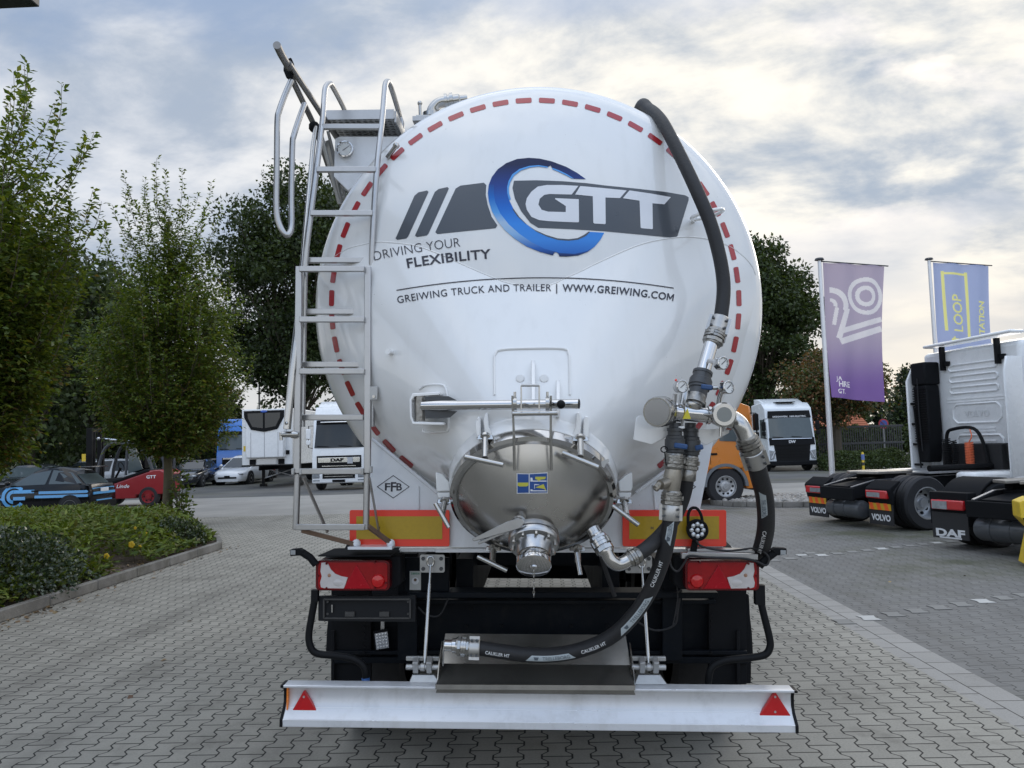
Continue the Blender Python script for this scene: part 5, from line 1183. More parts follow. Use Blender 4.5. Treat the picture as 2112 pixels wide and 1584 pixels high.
b = MB(); b.tube(smooth([c+V(p) for p in ((-.045, .0, .0), (-.043, .01, .075), (-.025, .02, .108), (.005, .02, .108), (.025, .01, .07), (.030, 0, .0))], 4), .008, 8); b.bar(c+V((-.005, .02, -.05)), c+V((-.02, .02, -.12)), .03, .02, (0, 1, 0)); b.build('lamp_handle', MBLK, WLm)
LEDM = mat('led_reflector', (.62, .64, .66), .12, .6, var=.3, scale=60); b = MB(); b.lathe(c-V((0, .004, 0)), (0, -1, 0), [(.046, 0), (.046, .004), (.01, .006)], 28); ld = b.build('led_glass', mat('led_base', (.45, .46, .48), .2, .5), WLm)
b = MB()
for rr, kk in ((.031, 8), (.0, 1)):
    for k in range(kk): a_ = 2*pi*k/kk; b.ball(c+V((rr*cos(a_), -.010, rr*sin(a_))), .0122, 10, 0, (1, .5, 1))
b.build('led_cells', LEDM, ld)
c = U(787, 1319, 4.42); rx = M.Rotation(-.12, 3, 'Y')@M.Rotation(.25, 3, 'Z'); b = MB(); b.box(c, (.085, .05, .105), rx); wl2 = b.build('work_lamp', MBLK, TR, bevel=.008)
b = MB(); b.box(c+rx@V((0, -.027, 0)), (.070, .006, .088), rx); l2 = b.build('led_glass', mat('led_base', (1,)*3), wl2); b = MB()
for i in range(4):
    for j in range(5): b.ball(c+rx@V((-.025+i*.0167, -.031, -.034+j*.017)), .0072, 8, 0, (1, .5, 1))
b.build('led_cells', LEDM, l2); b = MB(); b.box(c+V((0, .03, .07)), (.02, .02, .06)); b.build('lamp_foot', BRK, wl2)

# ---- ladder
def bars(name, segs, w, h, m, parent, up=(0, 1, 0), bev=.003):
    for a_, c_ in segs:
        b = MB(); b.bar(a_, c_, w, h, up); b.build(name, m, parent, bevel=bev)
YL = 3.98
LAD = MB()
LAD.bar(U(617, 550, YL+.02), U(613, 976, YL), .034, .026, (0, 1, 0)); LAD.bar(U(759, 550, YL+.02), U(758, 976, YL), .034, .026, (0, 1, 0))
LAD.cyl(U(614, 976, YL+.01), U(610, 1092, YL+.01), .0165, None, 14); LAD.cyl(U(757, 976, YL+.01), U(755, 1092, YL+.01), .0165, None, 14)
LADDER = LAD.build('ladder', ALF, TR, bevel=.003)
bars('rung', [(U(618, y, YL-.01), U(752, y, YL-.01)) for y in (555, 659, 766)]+[(U(621, 972, YL-.012), U(747, 972, YL-.012)), (U(611, 1087, YL-.01), U(753, 1087, YL-.01))], .030, .024, ALF, LADDER)
up_r = MB()
for pts in ([(623, 880, 4.07), (626, 700, 4.08), (630, 540, 4.06), (641, 440, 4.07), (654, 341, 4.12), (665, 250, 4.24), (669, 198, 4.33), (672, 180, 4.36), (679, 173, 4.40), (687, 180, 4.48), (712, 229, 4.95), (714, 245, 5.0)],
            [(767, 880, 4.07), (768, 700, 4.08), (767, 540, 4.06), (771, 440, 4.07), (778, 341, 4.12), (788, 250, 4.24), (793, 190, 4.33), (795, 174, 4.36), (799, 168, 4.40), (806, 178, 4.48), (822, 230, 4.95), (829, 255, 5.0), (829, 276, 5.0)]):
    up_r.tube(smooth([U(*p) for p in pts], 4), .0165, 12)
up_r.build('ladder_rail', ALF, LADDER)
bars('rung', [(U(x0, y, Y), U(x1, y, Y)) for x0, x1, y, Y in ((665, 785, 262, 4.22), (654, 776, 350, 4.10), (641, 769, 440, 4.06), (629, 763, 537, 4.09), (624, 752, 643, 4.08), (622, 752, 752, 4.07), (621, 750, 861, 4.06))], .030, .026, ALF, LADDER)
b = MB(); b.bar(U(626, 985, YL+.01), U(676, 1098, 4.04), .006, .04, (0, 1, 0)); b.bar(U(762, 985, YL+.01), U(783, 1105, 4.05), .006, .03, (0, 1, 0)); b.build_each('ladder_brace', mat('dull_steel', (.30, .28, .26), .45, .8, var=.2), LADDER)
b = MB(); b.bar(U(622, 1094, YL+.01), U(738, 1124, 4.09), .035, .022); b.bar(U(757, 1084, YL+.01), U(806, 1120, 4.09), .035, .022); b.build_each('ladder_foot', RUST, LADDER, bevel=.003)
b = MB()
for x, y in ((605, 972), (621, 972), (748, 972), (765, 968)): b.bar(U(x, y-6, YL-.012), U(x, y+7, YL-.012), .014, .03, (0, 1, 0))
b.bar(U(763, 811, YL), U(779, 811, YL), .012, .07, (0, 0, 1)); b.build_each('ladder_clip', BRK, LADDER, bevel=.002)
b = MB(); b.lathe(U(771, 818, YL-.008), (0, -1, 0), [(.008, 0), (.008, .006)], 8); b.build('clip_bolt', SS, LADDER)
b = MB(); 
for x in (735, 806): b.ball(U(x, 1121, 4.085), .024, 12)
b.bar(U(722, 1128, 4.08), U(812, 1128, 4.08), .10, .014); b.build('ladder_mount', AW, LADDER)
# platform, gauge box, hand rail
b = MB(); PY0, PY1 = 4.62, 5.5
pa, pb_ = U(672, 246, PY0), U(813, 243, PY0); zpl = pa.z
b.box(((pa.x+pb_.x)/2, (PY0+PY1)/2, zpl+.0), (pb_.x-pa.x, PY1-PY0, .012)); eb = MB(); eb.box(((pa.x+pb_.x)/2, PY0-.008, zpl+.022), (pb_.x-pa.x, .012, .06)); eb.box((pb_.x+.007, (PY0+PY1)/2, zpl+.012), (.012, PY1-PY0, .07)); eb.box((pa.x-.007, (PY0+PY1)/2, zpl+.012), (.012, PY1-PY0, .07))
def gratem():
    m, t, b_ = NT('perforated_grating'); Lk = t.links.new; tcn = t.nodes.new('ShaderNodeTexCoord'); vo = t.nodes.new('ShaderNodeTexVoronoi'); Lk(tcn.outputs['Object'], vo.inputs['Vector']); vo.inputs['Scale'].default_value = 26; vo.inputs['Randomness'].default_value = .15
    rp = t.nodes.new('ShaderNodeMapRange'); Lk(vo.outputs['Distance'], rp.inputs[0]); rp.inputs[1].default_value = .30; rp.inputs[2].default_value = .42; mx = t.nodes.new('ShaderNodeMix'); mx.data_type = 'RGBA'; Lk(rp.outputs[0], mx.inputs[0]); mx.inputs[6].default_value = (.16, .16, .16, 1); mx.inputs[7].default_value = (.52, .52, .52, 1)
    Lk(mx.outputs[2], b_.inputs['Base Color']); b_.inputs['Roughness'].default_value = .4; b_.inputs['Metallic'].default_value = .7; bp = t.nodes.new('ShaderNodeBump'); Lk(rp.outputs[0], bp.inputs['Height']); bp.inputs['Distance'].default_value = .01; Lk(bp.outputs[0], b_.inputs['Normal']); return m
PLF = b.build('platform', gratem(), TR, flat=True)
eb.build('platform_edge', ALF, PLF)
GB = panelU('gauge_box', [(691, 286), (700, 281), (835, 281), (800, 330), (735, 383), (717, 393), (688, 364)], 4.72, .5, AW, TR, .004)
b = MB(); b.cyl(U(658, 262, 4.7), U(700, 420, 4.85), .013); b.cyl(U(676, 270, 4.75), U(712, 410, 5.0), .010); b.bar(U(676, 290, 4.8), U(704, 420, 4.9), .03, .02); b.build('platform_strut', BRK, PLF)
def gauge(px, py, Y, r, nrm, par, name='gauge', stem=None):
    c = U(px, py, Y); d = V(nrm).normalized(); b = MB(); b.lathe(c-d*.03, d, [(r*.8, 0), (r*.95, .004), (r*.95, .032), (r*1.0, .034), (r*1.0, .042), (r*.88, .043), (r*.86, .036)], 28)
    if stem: b.tube([U(*p) for p in stem], .011, 10)
    g = b.build(name, SSP, par); b = MB(); b.lathe(c+d*.0055, d, [(r*.87, 0), (r*.87, .0015)], 28); b.build('dial', mat('dial_white', (.66, .67, .66), .3, coat=.9), g)
    x, y = b.frame(d); b = MB(); nd = (V((1, 0, .75))-d*V((1, 0, .75)).dot(d)).normalized(); b.bar(c+d*.0085-nd*r*.35, c+d*.0085+nd*r*.6, .003, .0015, d)
    vv = d.cross(nd)
    for k in range(11):
        a_ = -2.2+4.4*k/10+pi/2; e = V((cos(a_), 0, sin(a_))); e = (e-d*e.dot(d)).normalized(); b.bar(c+d*.0078+e*r*.66, c+d*.0078+e*r*.80, .0016, .001, d)
    b.build('needle', INK, g); return g
gauge(712, 308, 4.70, .052, (0, -1, 0), GB)
HR = MB(); vr = U(572, 95, 3.72)
HR.tube([U(571, 93, 3.70), U(580, 112, 3.80), U(596, 140, 3.95)], .020, 14)
hx0 = vr.x; zr0 = vr.z
HR.tube([(hx0, 3.9, zr0), (hx0, 10.0, zr0-.02)], .017, 12); HR.tube([U(648, 258, 4.66), U(704, 425, 5.3)], .016, 10)
HR.tube([U(596, 150, 4.0), U(650, 262, 4.66)], .017, 12)
HRL = HR.build('hand_rail', mat('weathered_tube', (.26, .25, .24), .4, .85, var=.2, dirt=.2), TR)
b = MB(); b.tube(smooth([U(x, y, Y) for x, y, Y in [(601, 165, 4.0), (588, 195, 3.98), (576, 228, 3.95), (572, 250, 3.94), (571, 330, 3.94), (570, 420, 3.94), (574, 455, 3.94), (585, 480, 3.94), (595, 484, 3.95), (601, 465, 3.98), (601, 400, 4.0), (603, 300, 4.02), (606, 280, 4.03), (616, 248, 4.08), (628, 215, 4.15)]], 5), .0155, 12); b.build('rail_loop', ALF, HRL)
b = MB(); b.prism([U(x, y, 3.98) for x, y in [(585, 125), (600, 118), (605, 130), (604, 162), (590, 160), (584, 145)]], (0, .02, 0)); b.build('rail_hinge', MBLK, HRL, bevel=.004)
b = MB(); b.tube([U(x, y, Y) for x, y, Y in [(652, 255, 4.5), (646, 300, 4.4), (634, 440, 4.2), (617, 640, 4.02), (604, 760, 3.98), (592, 885, 3.96)]], [.012, .014, .016, .018, .020, .020], 14); b.lathe(U(580, 896, 3.96), (1, 0, 0), [(.014, 0), (.016, .01), (.016, .05), (.02, .055), (.02, .07), (.012, .09)], 14); b.ball(U(591, 873, 3.945), .010, 8); b.cyl(U(579, 892, 3.955), U(580, 908, 3.955), .008); b.build('rail_strut', SS, HRL)
b = MB(); b.ball(U(648, 262, 4.5), .035, 10); b.cyl(U(649, 268, 4.5), U(649, 285, 4.48), .012); b.build('strut_joint', MBLK, HRL)
# roof fittings at the crest
b = MB(); b.tube(smooth([U(x, y, 5.2) for x, y in [(890, 236), (893, 225), (903, 214), (915, 210), (925, 211)]], 5), .038, 14); b.lathe(U(918, 212, 5.2), (1, 0, .15), [(.06, 0), (.06, .02), (.05, .022), (.05, .035), (.06, .037), (.06, .06), (.045, .062), (.045, .10), (.035, .11), (.03, .16)], 18); b.lathe(U(889, 243, 5.2), (0, 0, 1), [(.06, 0), (.06, .03), (.045, .035)], 16); b.build('vent_pipe', SS, TR)
b = MB(); q = U(867, 246, 5.0); b.cyl(q, U(866, 217, 5.0), .010); b.ball(U(866, 213, 5.0), .017, 12); b.box(q+V((.02, 0, 0)), (.09, .06, .035)); b.build('vent_lever', SS, TR)
b = MB(); b.lathe(U(815, 303, 4.14), (.35, -.3, .3), [(.013, -.08), (.013, .0), (.018, .003), (.018, .02), (.01, .025)], 14); b.build('plug', SS, TANK)
b = MB(); b.box((tcx-.55, 7.4, tcz+TRad+.02), (.5, 5.2, .03)); b.build('roof_walkway', ALF, TR)

# ---- hoses, couplings and manifold
class Path:
    def __init__(s, pts, n=14):
        s.p = smooth(pts, n); s.l = [0.0]
        for a_, c_ in zip(s.p[:-1], s.p[1:]): s.l.append(s.l[-1]+(c_-a_).length)
        s.L = s.l[-1]
    def at(s, d):
        d = min(max(d, 0), s.L); i = int(np.searchsorted(s.l, d, 'right'))-1; i = min(i, len(s.p)-2)
        t = (d-s.l[i])/(s.l[i+1]-s.l[i]); p = s.p[i].lerp(s.p[i+1], t)
        j0, j1 = max(0, i-1), min(len(s.p)-1, i+2); return p, (s.p[j1]-s.p[j0]).normalized()
    def near(s, px, py):
        best = None
        for k in range(400):
            p, _ = s.at(s.L*k/399); d = p-EYE; x, y, z = d.dot(_r), d.dot(_u), d.dot(_f); e = (1056+FPX*x/z-px)**2+(792-FPX*y/z-py)**2
            if best is None or e < best[0]: best = (e, s.L*k/399)
        return best[1]
def hose(pts, r, name='hose'):
    h = Path(pts); b = MB(); b.tube(h.p, r, 18); o = b.build(name, HOSE, TR); return h, o
def wrap(h, r, d0, vs, fs, name, m, par, off=.0012, k=1.0, tilt=0.0, flip=False):
    """lay flat shapes (u metres along the hose, v metres round it) on the hose skin facing the viewer"""
    def fn(u, v):
        if flip: u, v = -u, -v
        p, t = h.at(d0+u); to = (EYE-p); to = (to-t*to.dot(t)).normalized(); sd = t.cross(to); sd = sd if not flip else sd
        a_ = v/(r+off)+tilt; return p+(to*cos(a_)-sd*sin(a_)*k)*(r+off)
    return mapped(name, m, par, vs, fs, fn)
LABEL = mat('hose_label', (.42, .47, .49), .5, dirt=.2); PRT = mat('hose_print', (.70, .71, .71), .5)
def hose_text(h, r, o, body, d0, cap, m=PRT, bold=.02, tilt=0.0, k=1.0, flip=False, off=.0014, shear=0):
    vs, fs, w = glyphs(body, bold, 1.0, shear); vs = [(u*cap, (v-.5)*cap) for u, v in vs]; wrap(h, r, d0, vs, fs, 'lettering', m, o, off, k, tilt, flip); return w*cap
def hose_label(h, r, o, d0, d1, hh_, tilt=0.0, k=1.0, sl=.03):
    vs, fs = dice([V((0, -hh_/2, 0)), V((d1-d0, -hh_/2, 0)), V((d1-d0-sl, hh_/2, 0)), V((sl, hh_/2, 0))], .012); wrap(h, r, d0, [(q.x, q.y) for q in vs], fs, 'label', LABEL, o, .0006, k, tilt)
def fitting(a_, c_, prof, m, name, par=TR, n=24):
    """turned fitting from a_ to c_: prof is [(radius, share of the length)]"""
    a_, c_ = V(a_), V(c_); l = (c_-a_).length; b = MB(); b.lathe(a_, c_-a_, [(r, t*l) for r, t in prof], n); return b.build(name, m, par)
COUP = [(.80, 0), (.86, .08), (.86, .28), (1.0, .30), (1.0, .42), (.93, .43), (.93, .46), (1.0, .47), (1.0, .60), (.86, .62), (.86, .92), (.78, 1)]
def coupling(a_, c_, r, m=CAST, name='coupling', par=TR):
    o = fitting(a_, c_, [(k*r, t) for k, t in COUP], m, name, par); a_, c_ = V(a_), V(c_); l = (c_-a_).length
    b = MB(); b.lathe(a_, c_-a_, [(r*.88, .64*l), (r*.99, .67*l), (r*.99, .86*l), (r*.88, .89*l)], 8); b.lathe(a_, c_-a_, [(r*.84, .10*l), (r*.95, .12*l), (r*.95, .24*l), (r*.84, .26*l)], 8); b.build('hex_collar', m, o)
    b = MB(); x, y = b.frame(c_-a_)
    for k in range(3): e = x*cos(k*2.09+.4)+y*sin(k*2.09+.4); b.bar(a_.lerp(c_, .31)+e*r, a_.lerp(c_, .58)+e*r, r*.30, r*.18, e)
    b.build_each('coupling_lug', m, o); return o
def hose_clamp(p, d, r, w, par=TR):
    d = V(d).normalized(); b = MB(); b.lathe(p, d, [(r*1.02, 0), (r*1.10, .004), (r*1.10, w-.004), (r*1.02, w)], 24)
    x, y = b.frame(d); to = (EYE-V(p)); to = (to-d*to.dot(d)).normalized(); sd = d.cross(to)
    for s_ in (-1, 1): b.bar(V(p)+d*.002+sd*s_*r*1.12, V(p)+d*(w-.002)+sd*s_*r*1.12, .018, r*.9, to)
    o = b.build('hose_clamp', mat('clamp_steel', (.46, .45, .43), .4, .9, var=.2, dirt=.25), par); b = MB()
    for s_ in (-1, 1):
        for t in (.28, .72): q = V(p)+d*w*t+sd*s_*r*.86+to*r*.72; b.lathe(q, to, [(.006, 0), (.006, .012)], 8)
    b.build_each('clamp_bolt', VALV, o); return o
# upper hose over the crest
hx = U(1309, 226, 4.72).x; hz = tcz+sqrt(TRad**2-(hx-tcx)**2)+.036
hU, oU = hose([V((hx-.06, 8.6, hz+.02)), V((hx-.05, 6.6, hz+.02)), V((hx-.03, 5.6, hz+.01)), V((hx-.01, 5.1, hz+.01)), U(1320, 222, 4.65), U(1340, 226, 4.42), U(1362, 246, 4.22), U(1384, 284, 4.08), U(1412, 340, 3.96), U(1440, 400, 3.88), U(1465, 460, 3.84), U(1482, 520, 3.82), U(1491, 570, 3.81), U(1492, 610, 3.80), U(1486, 660, 3.78)], .0345)
b = MB(); q = U(1478, 438, 3.87); cc = U(1440, 446, 4.0); b.tube([cc+(q-cc)*.5+V((.080*cos(a_), -.085*sin(a_), .018*cos(a_)-.006*sin(a_))) for a_ in [2*pi*k/28 for k in range(28)]], .0095, 8, closed=True); b.cyl(cc+V((-.02, 0, -.01)), P2S(1432, 455, -.01), .012); b.build('hose_loop', TW, TANK)
Ym = 3.62
p0, p1 = U(1486, 655, 3.78), U(1476, 690, 3.76); hose_clamp(p0, p1-p0, .040, (p1-p0).length*.95)
coupling(U(1478, 680, 3.76), U(1468, 712, 3.74), .052)
MAN = fitting(U(1468, 705, 3.74), U(1448, 775, 3.68), [(.034, 0), (.034, 1)], SSP, 'steel_pipe')
fitting(U(1450, 766, 3.68), U(1438, 818, 3.64), [(.040, 0), (.047, .02), (.047, .12), (.044, .13), (.044, .28), (.050, .30), (.050, .34), (.054, .36), (.054, .60), (.049, .62), (.049, .70), (.043, .72), (.043, .98), (.04, 1)], VALV, 'valve_body')
def lever(a_, c_, par=TR):
    b = MB(); b.bar(U(*a_), U(*c_), .018, .024, (0, 0, 1)); b.build('valve_handle', BLH, par, bevel=.006)
lever((1446, 797, 3.58), (1470, 800, 3.56)); b = MB(); b.lathe(U(1470, 800, 3.57), (1, 0, 0), [(.010, 0), (.010, .02), (.006, .028)], 8); b.build('handle_nut', SS, TR)
fitting(U(1438, 816, 3.64), U(1432, 838, Ym), [(.043, 0), (.043, .5), (.050, .55), (.050, .8), (.038, .85), (.038, 1)], CAST, 'pipe_union')
gauge(1489, 749, 3.56, .031, (.45, -1, 0), MAN, 'gauge', [(1462, 744, 3.66), (1478, 747, 3.60)])
# manifold pipe
ma, mb_ = U(1352, 845, 3.50), U(1498, 864, Ym)
fitting(U(1372, 848, Ym-.02), U(1500, 860, Ym), [(.046, 0), (.046, .10), (.051, .11), (.051, .17), (.044, .18), (.044, .26), (.037, .29), (.037, .66), (.043, .67), (.043, .72), (.037, .73), (.037, 1)], SSP, 'manifold_pipe')
MF = fitting(U(1380, 846, Ym-.01), U(1355, 850, 3.46), [(.046, 0), (.046, .35), (.060, .45), (.070, .55), (.070, .92), (.066, 1)], SS, 'check_valve'); b = MB(); d_ = (U(1355, 850, 3.46)-U(1380, 846, Ym-.01)).normalized(); b.lathe(U(1355, 850, 3.46), d_, [(.058, 0), (.057, .003), (.01, .0035)], 30); b.build('valve_cover', mat('turned_steel', (.42, .42, .43), .3, 1.0, var=.15, scale=3), MF)
SG = fitting(U(1480, 858, Ym+.02), U(1494, 855, 3.50), [(.040, 0), (.048, .2), (.048, .6), (.056, .7), (.056, .95), (.050, 1)], SS, 'sight_glass'); b = MB(); d_ = (U(1494, 855, 3.50)-U(1480, 858, Ym+.02)).normalized(); b.lathe(U(1494, 855, 3.50), d_, [(.034, -.004), (.034, .002)], 24); b.build('glass_disc', mat('sight_pane', (.10, .12, .12), .08, coat=.9), SG)
gauge(1405, 797, 3.52, .030, (.35, -1, 0), MF, 'gauge', [(1390, 835, 3.56), (1392, 812, 3.55)]); b = MB(); b.ball(U(1394, 784, 3.53), .006, 8); b.build('gauge_cap', MRED, MF)
gauge(1500, 799, 3.52, .031, (.5, -1, .05), SG, 'thermometer', [(1481, 835, Ym), (1484, 818, 3.60), (1489, 806, 3.56)])
fitting(U(1409, 836, Ym), U(1414, 806, Ym+.02), [(.024, 0), (.024, .75), (.018, .78), (.018, 1)], SS, 'relief_valve')
b = MB()
for px, y0, y1 in ((1405, 838, 885), (1490, 850, 890)): b.tube(smooth([U(px-8, y0+4, Ym-.05), U(px-2, y0-4, Ym-.06), U(px+5, y0+6, Ym-.05), U(px, y1, Ym-.03)], 4), .006, 8)
b.build_each('pipe_strap', ALF, TR)
YT = mat('warning_yellow', (.62, .52, .03), .4); b = MB(); b.prism([U(x, y, Ym-.055) for x, y in [(1418, 842), (1425, 864), (1408, 864)]], (0, .004, 0)); b.build('warning_label', YT, TR)
b = MB(); b.prism([U(x, y, 3.66) for x, y in [(1312, 862), (1318, 857), (1345, 857), (1412, 876), (1412, 882), (1345, 917), (1306, 907)]], (0, .006, 0)); b.hexa([U(1400, 884, 3.58), U(1412, 884, 3.58), U(1412, 886, 3.8), U(1330, 890, 4.0), U(1400, 879, 3.58), U(1412, 879, 3.58), U(1412, 881, 3.8), U(1330, 885, 4.0)]); b.prism([U(x, y, 3.68) for x, y in [(1440, 886), (1500, 882), (1504, 884), (1504, 893), (1458, 918), (1438, 910)]], (0, .006, 0)); b.build('manifold_bracket', TW, TANK, bevel=.004)
b = MB()
for px in (1401, 1487): b.cyl(U(px, 880, Ym-.03), U(px-1, 900, Ym-.03), .007, None, 8)
b.build_each('bracket_bolt', SS, TR)
# two drop branches
fitting(U(1424, 846, Ym), U(1431, 832, Ym), [(.040, 0), (.048, .3), (.052, .5), (.052, .9), (.040, 1)], SS, 'pipe_saddle')
for dx_, dz_, Y, hand in ((0, 0, Ym-.01, ((1390, 918, 3.53), (1418, 922, 3.52))), (32, 6, Ym+.06, ((1434, 925, 3.60), (1450, 921, 3.58)))):
    fitting(U(1392+dx_, 872, Y), U(1392+dx_, 950+dz_, Y), [(.026, 0), (.026, .12), (.037, .14), (.037, .22), (.033, .23), (.033, .33), (.042, .35), (.042, .42), (.047, .44), (.047, .70), (.042, .72), (.042, .78), (.036, .80), (.036, 1)], VALV, 'valve_body'); lever(*hand)
coupling(U(1391, 935, Ym-.01), U(1389, 968, Ym-.01), .048); coupling(U(1423, 940, Ym+.06), U(1420, 972, Ym+.06), .046)
fitting(U(1419, 968, Ym+.06), U(1417, 992, Ym+.06), [(.036, 0), (.040, .1), (.040, .9), (.036, 1)], CAST, 'hose_tail')
b = MB(); b.tube([U(1389, 965, Ym-.01), U(1387, 985, Ym-.01), U(1385, 1018, Ym)], [.036, .042, .036], 18); b.cyl(U(1385, 990, Ym-.01), U(1362, 1000, Ym-.06), .024); b.cyl(U(1362, 998, Ym-.05), U(1352, 1008, Ym-.07), .016); b.bar(U(1360, 1000, Ym-.07), U(1351, 1010, Ym-.08), .014, .010); b.build('wye_strainer', mat('bronze_fitting', (.36, .33, .28), .4, .85, var=.2, scale=20, dirt=.25), TR)
coupling(U(1386, 1012, Ym), U(1384, 1044, Ym), .050)
b = MB(); b.tube([U(1370+7*cos(a_), 927+6*sin(a_), 3.56) for a_ in [2*pi*k/14 for k in range(14)]], .003, 6, closed=True); b.cyl(U(1371, 933, 3.56), U(1374, 960, 3.58), .003, None, 6); b.build('pull_ring', BLK, TR)
# hose from the strainer down to the tray
hB, oB = hose([U(1384, 1040, Ym), U(1383, 1068, Ym), U(1378, 1105, 3.64), U(1366, 1155, 3.68), U(1342, 1215, 3.74), U(1308, 1268, 3.80), U(1262, 1312, 3.85), U(1205, 1338, 3.88), U(1145, 1350, 3.90), U(1085, 1350, 3.91), U(1030, 1343, 3.92), U(985, 1336, 3.92), U(970, 1334, 3.92)], .0365)
p_, t_ = hB.at(.0); hose_clamp(p_, t_, .039, .075)
hose_clamp(U(990, 1337, 3.92), V((-1, 0, .02)), .042, .055)
coupling(U(970, 1335, 3.92), U(940, 1332, 3.92), .050, SS); fitting(U(944, 1332, 3.92), U(917, 1331, 3.92), [(.036, 0), (.036, .4), (.028, .45), (.028, 1)], SSP, 'hose_nozzle')
b = MB(); b.bar(U(916, 1322, 3.90), U(914, 1372, 3.92), .02, .004, (1, 0, 0)); b.build('nozzle_holder', BRK, TRAY)
def lab(h, r, o, px0, px1, hh_, tilt, k, mode, txt='TRELLEBORG', sl=.02):
    d0, d1 = sorted((h.near(*px0), h.near(*px1)))
    return d0, d1
# writing along hose B; the path runs from the manifold to the tray, so the letters run against it
class Rev(Path):
    def __init__(s, h): s.p = h.p[::-1]; s.l = [h.L-x for x in h.l[::-1]]; s.L = h.L
rB = Rev(hB)
for kind, a_, c_, tl in (('t', (1001, 1349), (1051, 1354), -.45), ('l', (1085, 1355), (1188, 1350), -.5), ('t', (1202, 1344), (1250, 1320), -.35), ('l', (1279, 1303), (1345, 1222), -.35), ('t', (1347, 1203), (1370, 1152), .05), ('l', (1379, 1120), (1388, 1070), -.1)):
    d0, d1 = rB.near(*a_), rB.near(*c_)
    if kind == 't': 
        vs, fs, w = glyphs('CALIKLER HT', .018, 1.05); k_ = (d1-d0)/w; vs = [(u*k_, (v-.5)*.0165) for u, v in vs]; wrap(rB, .0365, d0, vs, fs, 'lettering', PRT, oB, .0014, 1, tl)
    else:
        hose_label(rB, .0365, oB, d0, d1, .030, tl); vs, fs, w = glyphs('TRELLEBORG', .0); k_ = (d1-d0)*.55/w; vs = [(u*k_, (v-.5)*.018) for u, v in vs]; wrap(rB, .0365, d0+(d1-d0)*.34, vs, fs, 'lettering', mat('label_ink', (.09, .11, .13), .5), oB, .0022, 1, tl)
        vs, fs = dice([V((0, .008, 0)), V((.026, .008, 0)), V((.020, -.008, 0)), V((.006, -.008, 0))], .01); wrap(rB, .0365, d0+(d1-d0)*.16, [(q.x, q.y) for q in vs], fs, 'label_mark', mat('label_ink', (1,)*3), oB, .0022, 1, tl)
# outlet elbow and the hose back up to the second branch
e0 = U(1222, 1092, 3.62); e1 = U(1240, 1122, 3.58)
fitting(e0, U(1232, 1108, 3.60), [(.034, 0), (.032, .5), (.036, .55), (.036, 1)], SS, 'outlet_stub'); coupling(U(1230, 1104, 3.60), U(1252, 1142, 3.56), .045, SS)
b = MB(); b.tube(smooth([U(1248, 1134, 3.56), U(1254, 1147, 3.56), U(1262, 1158, 3.56), U(1274, 1164, 3.57), U(1288, 1160, 3.58), U(1300, 1152, 3.59)], 5), .032, 18); b.build('elbow', SS, TR)
coupling(U(1294, 1156, 3.585), U(1320, 1142, 3.60), .040)
hose([U(1312, 1146, 3.60), U(1335, 1130, 3.62), U(1362, 1105, 3.68), U(1388, 1072, 3.72), U(1404, 1040, 3.72), U(1413, 1010, 3.70), U(1417, 985, 3.68)], .034)
# right hand hose from the sight glass elbow
b = MB(); b.tube(smooth([U(1496, 862, Ym+.0), U(1512, 865, Ym-.0), U(1526, 876, 3.60), U(1536, 894, 3.60), U(1543, 912, 3.60)], 5), [.040]*21, 18); b.build('elbow', SS, TR); fitting(U(1500, 862, Ym), U(1510, 864, Ym), [(.055, 0), (.055, 1)], SS, 'pipe_flange')
coupling(U(1538, 900, 3.60), U(1553, 934, 3.62), .055); p0 = U(1551, 930, 3.62); hose_clamp(p0, U(1562, 962, 3.66)-p0, .045, .085)
hC, oC = hose([U(1559, 955, 3.65), U(1567, 985, 3.70), U(1576, 1020, 3.78), U(1580, 1060, 3.86), U(1578, 1100, 3.96), U(1567, 1140, 4.15), U(1552, 1160, 4.40), U(1530, 1180, 4.7)], .043)
for kind, a_, c_, tl in (('l', (1572, 1000), (1578, 1058), -.2), ('t', (1580, 1082), (1575, 1128), -.1)):
    d0, d1 = hC.near(*a_), hC.near(*c_)
    if kind == 'l':
        hose_label(hC, .043, oC, d0, d1, .030, tl); vs, fs, w = glyphs('TRELLEBORG', 0); k_ = (d1-d0)*.6/w; wrap(hC, .043, d0+(d1-d0)*.3, [(u*k_, (v-.5)*.02) for u, v in vs], fs, 'lettering', mat('label_ink', (1,)*3), oC, .0022, 1, tl)
    else: vs, fs, w = glyphs('CALIKLER HT', .018, 1.05); k_ = (d1-d0)/w; wrap(hC, .043, d0, [(u*k_, (v-.5)*.018) for u, v in vs], fs, 'lettering', PRT, oC, .0014, 1, tl)
ORG = V((0, 0, 0))
def loft(b, secs, cap=True, mi=0):
    n = len(secs[0]); vs = [p for s_ in secs for p in s_]
    fs = [(i*n+k, i*n+(k+1) % n, (i+1)*n+(k+1) % n, (i+1)*n+k) for i in range(len(secs)-1) for k in range(n)]
    if cap: fs += [tuple(range(n))[::-1], tuple((len(secs)-1)*n+k for k in range(n))]
    return b.add(vs, fs, mi)
def quad(b, a, c, d, e, t=.012):      # thin slab on four corners, pushed along its normal
    a, c, d, e = map(V, (a, c, d, e)); n = (c-a).cross(e-a).normalized()*t
    return b.hexa([a, c, d, e, a+n, c+n, d+n, e+n])
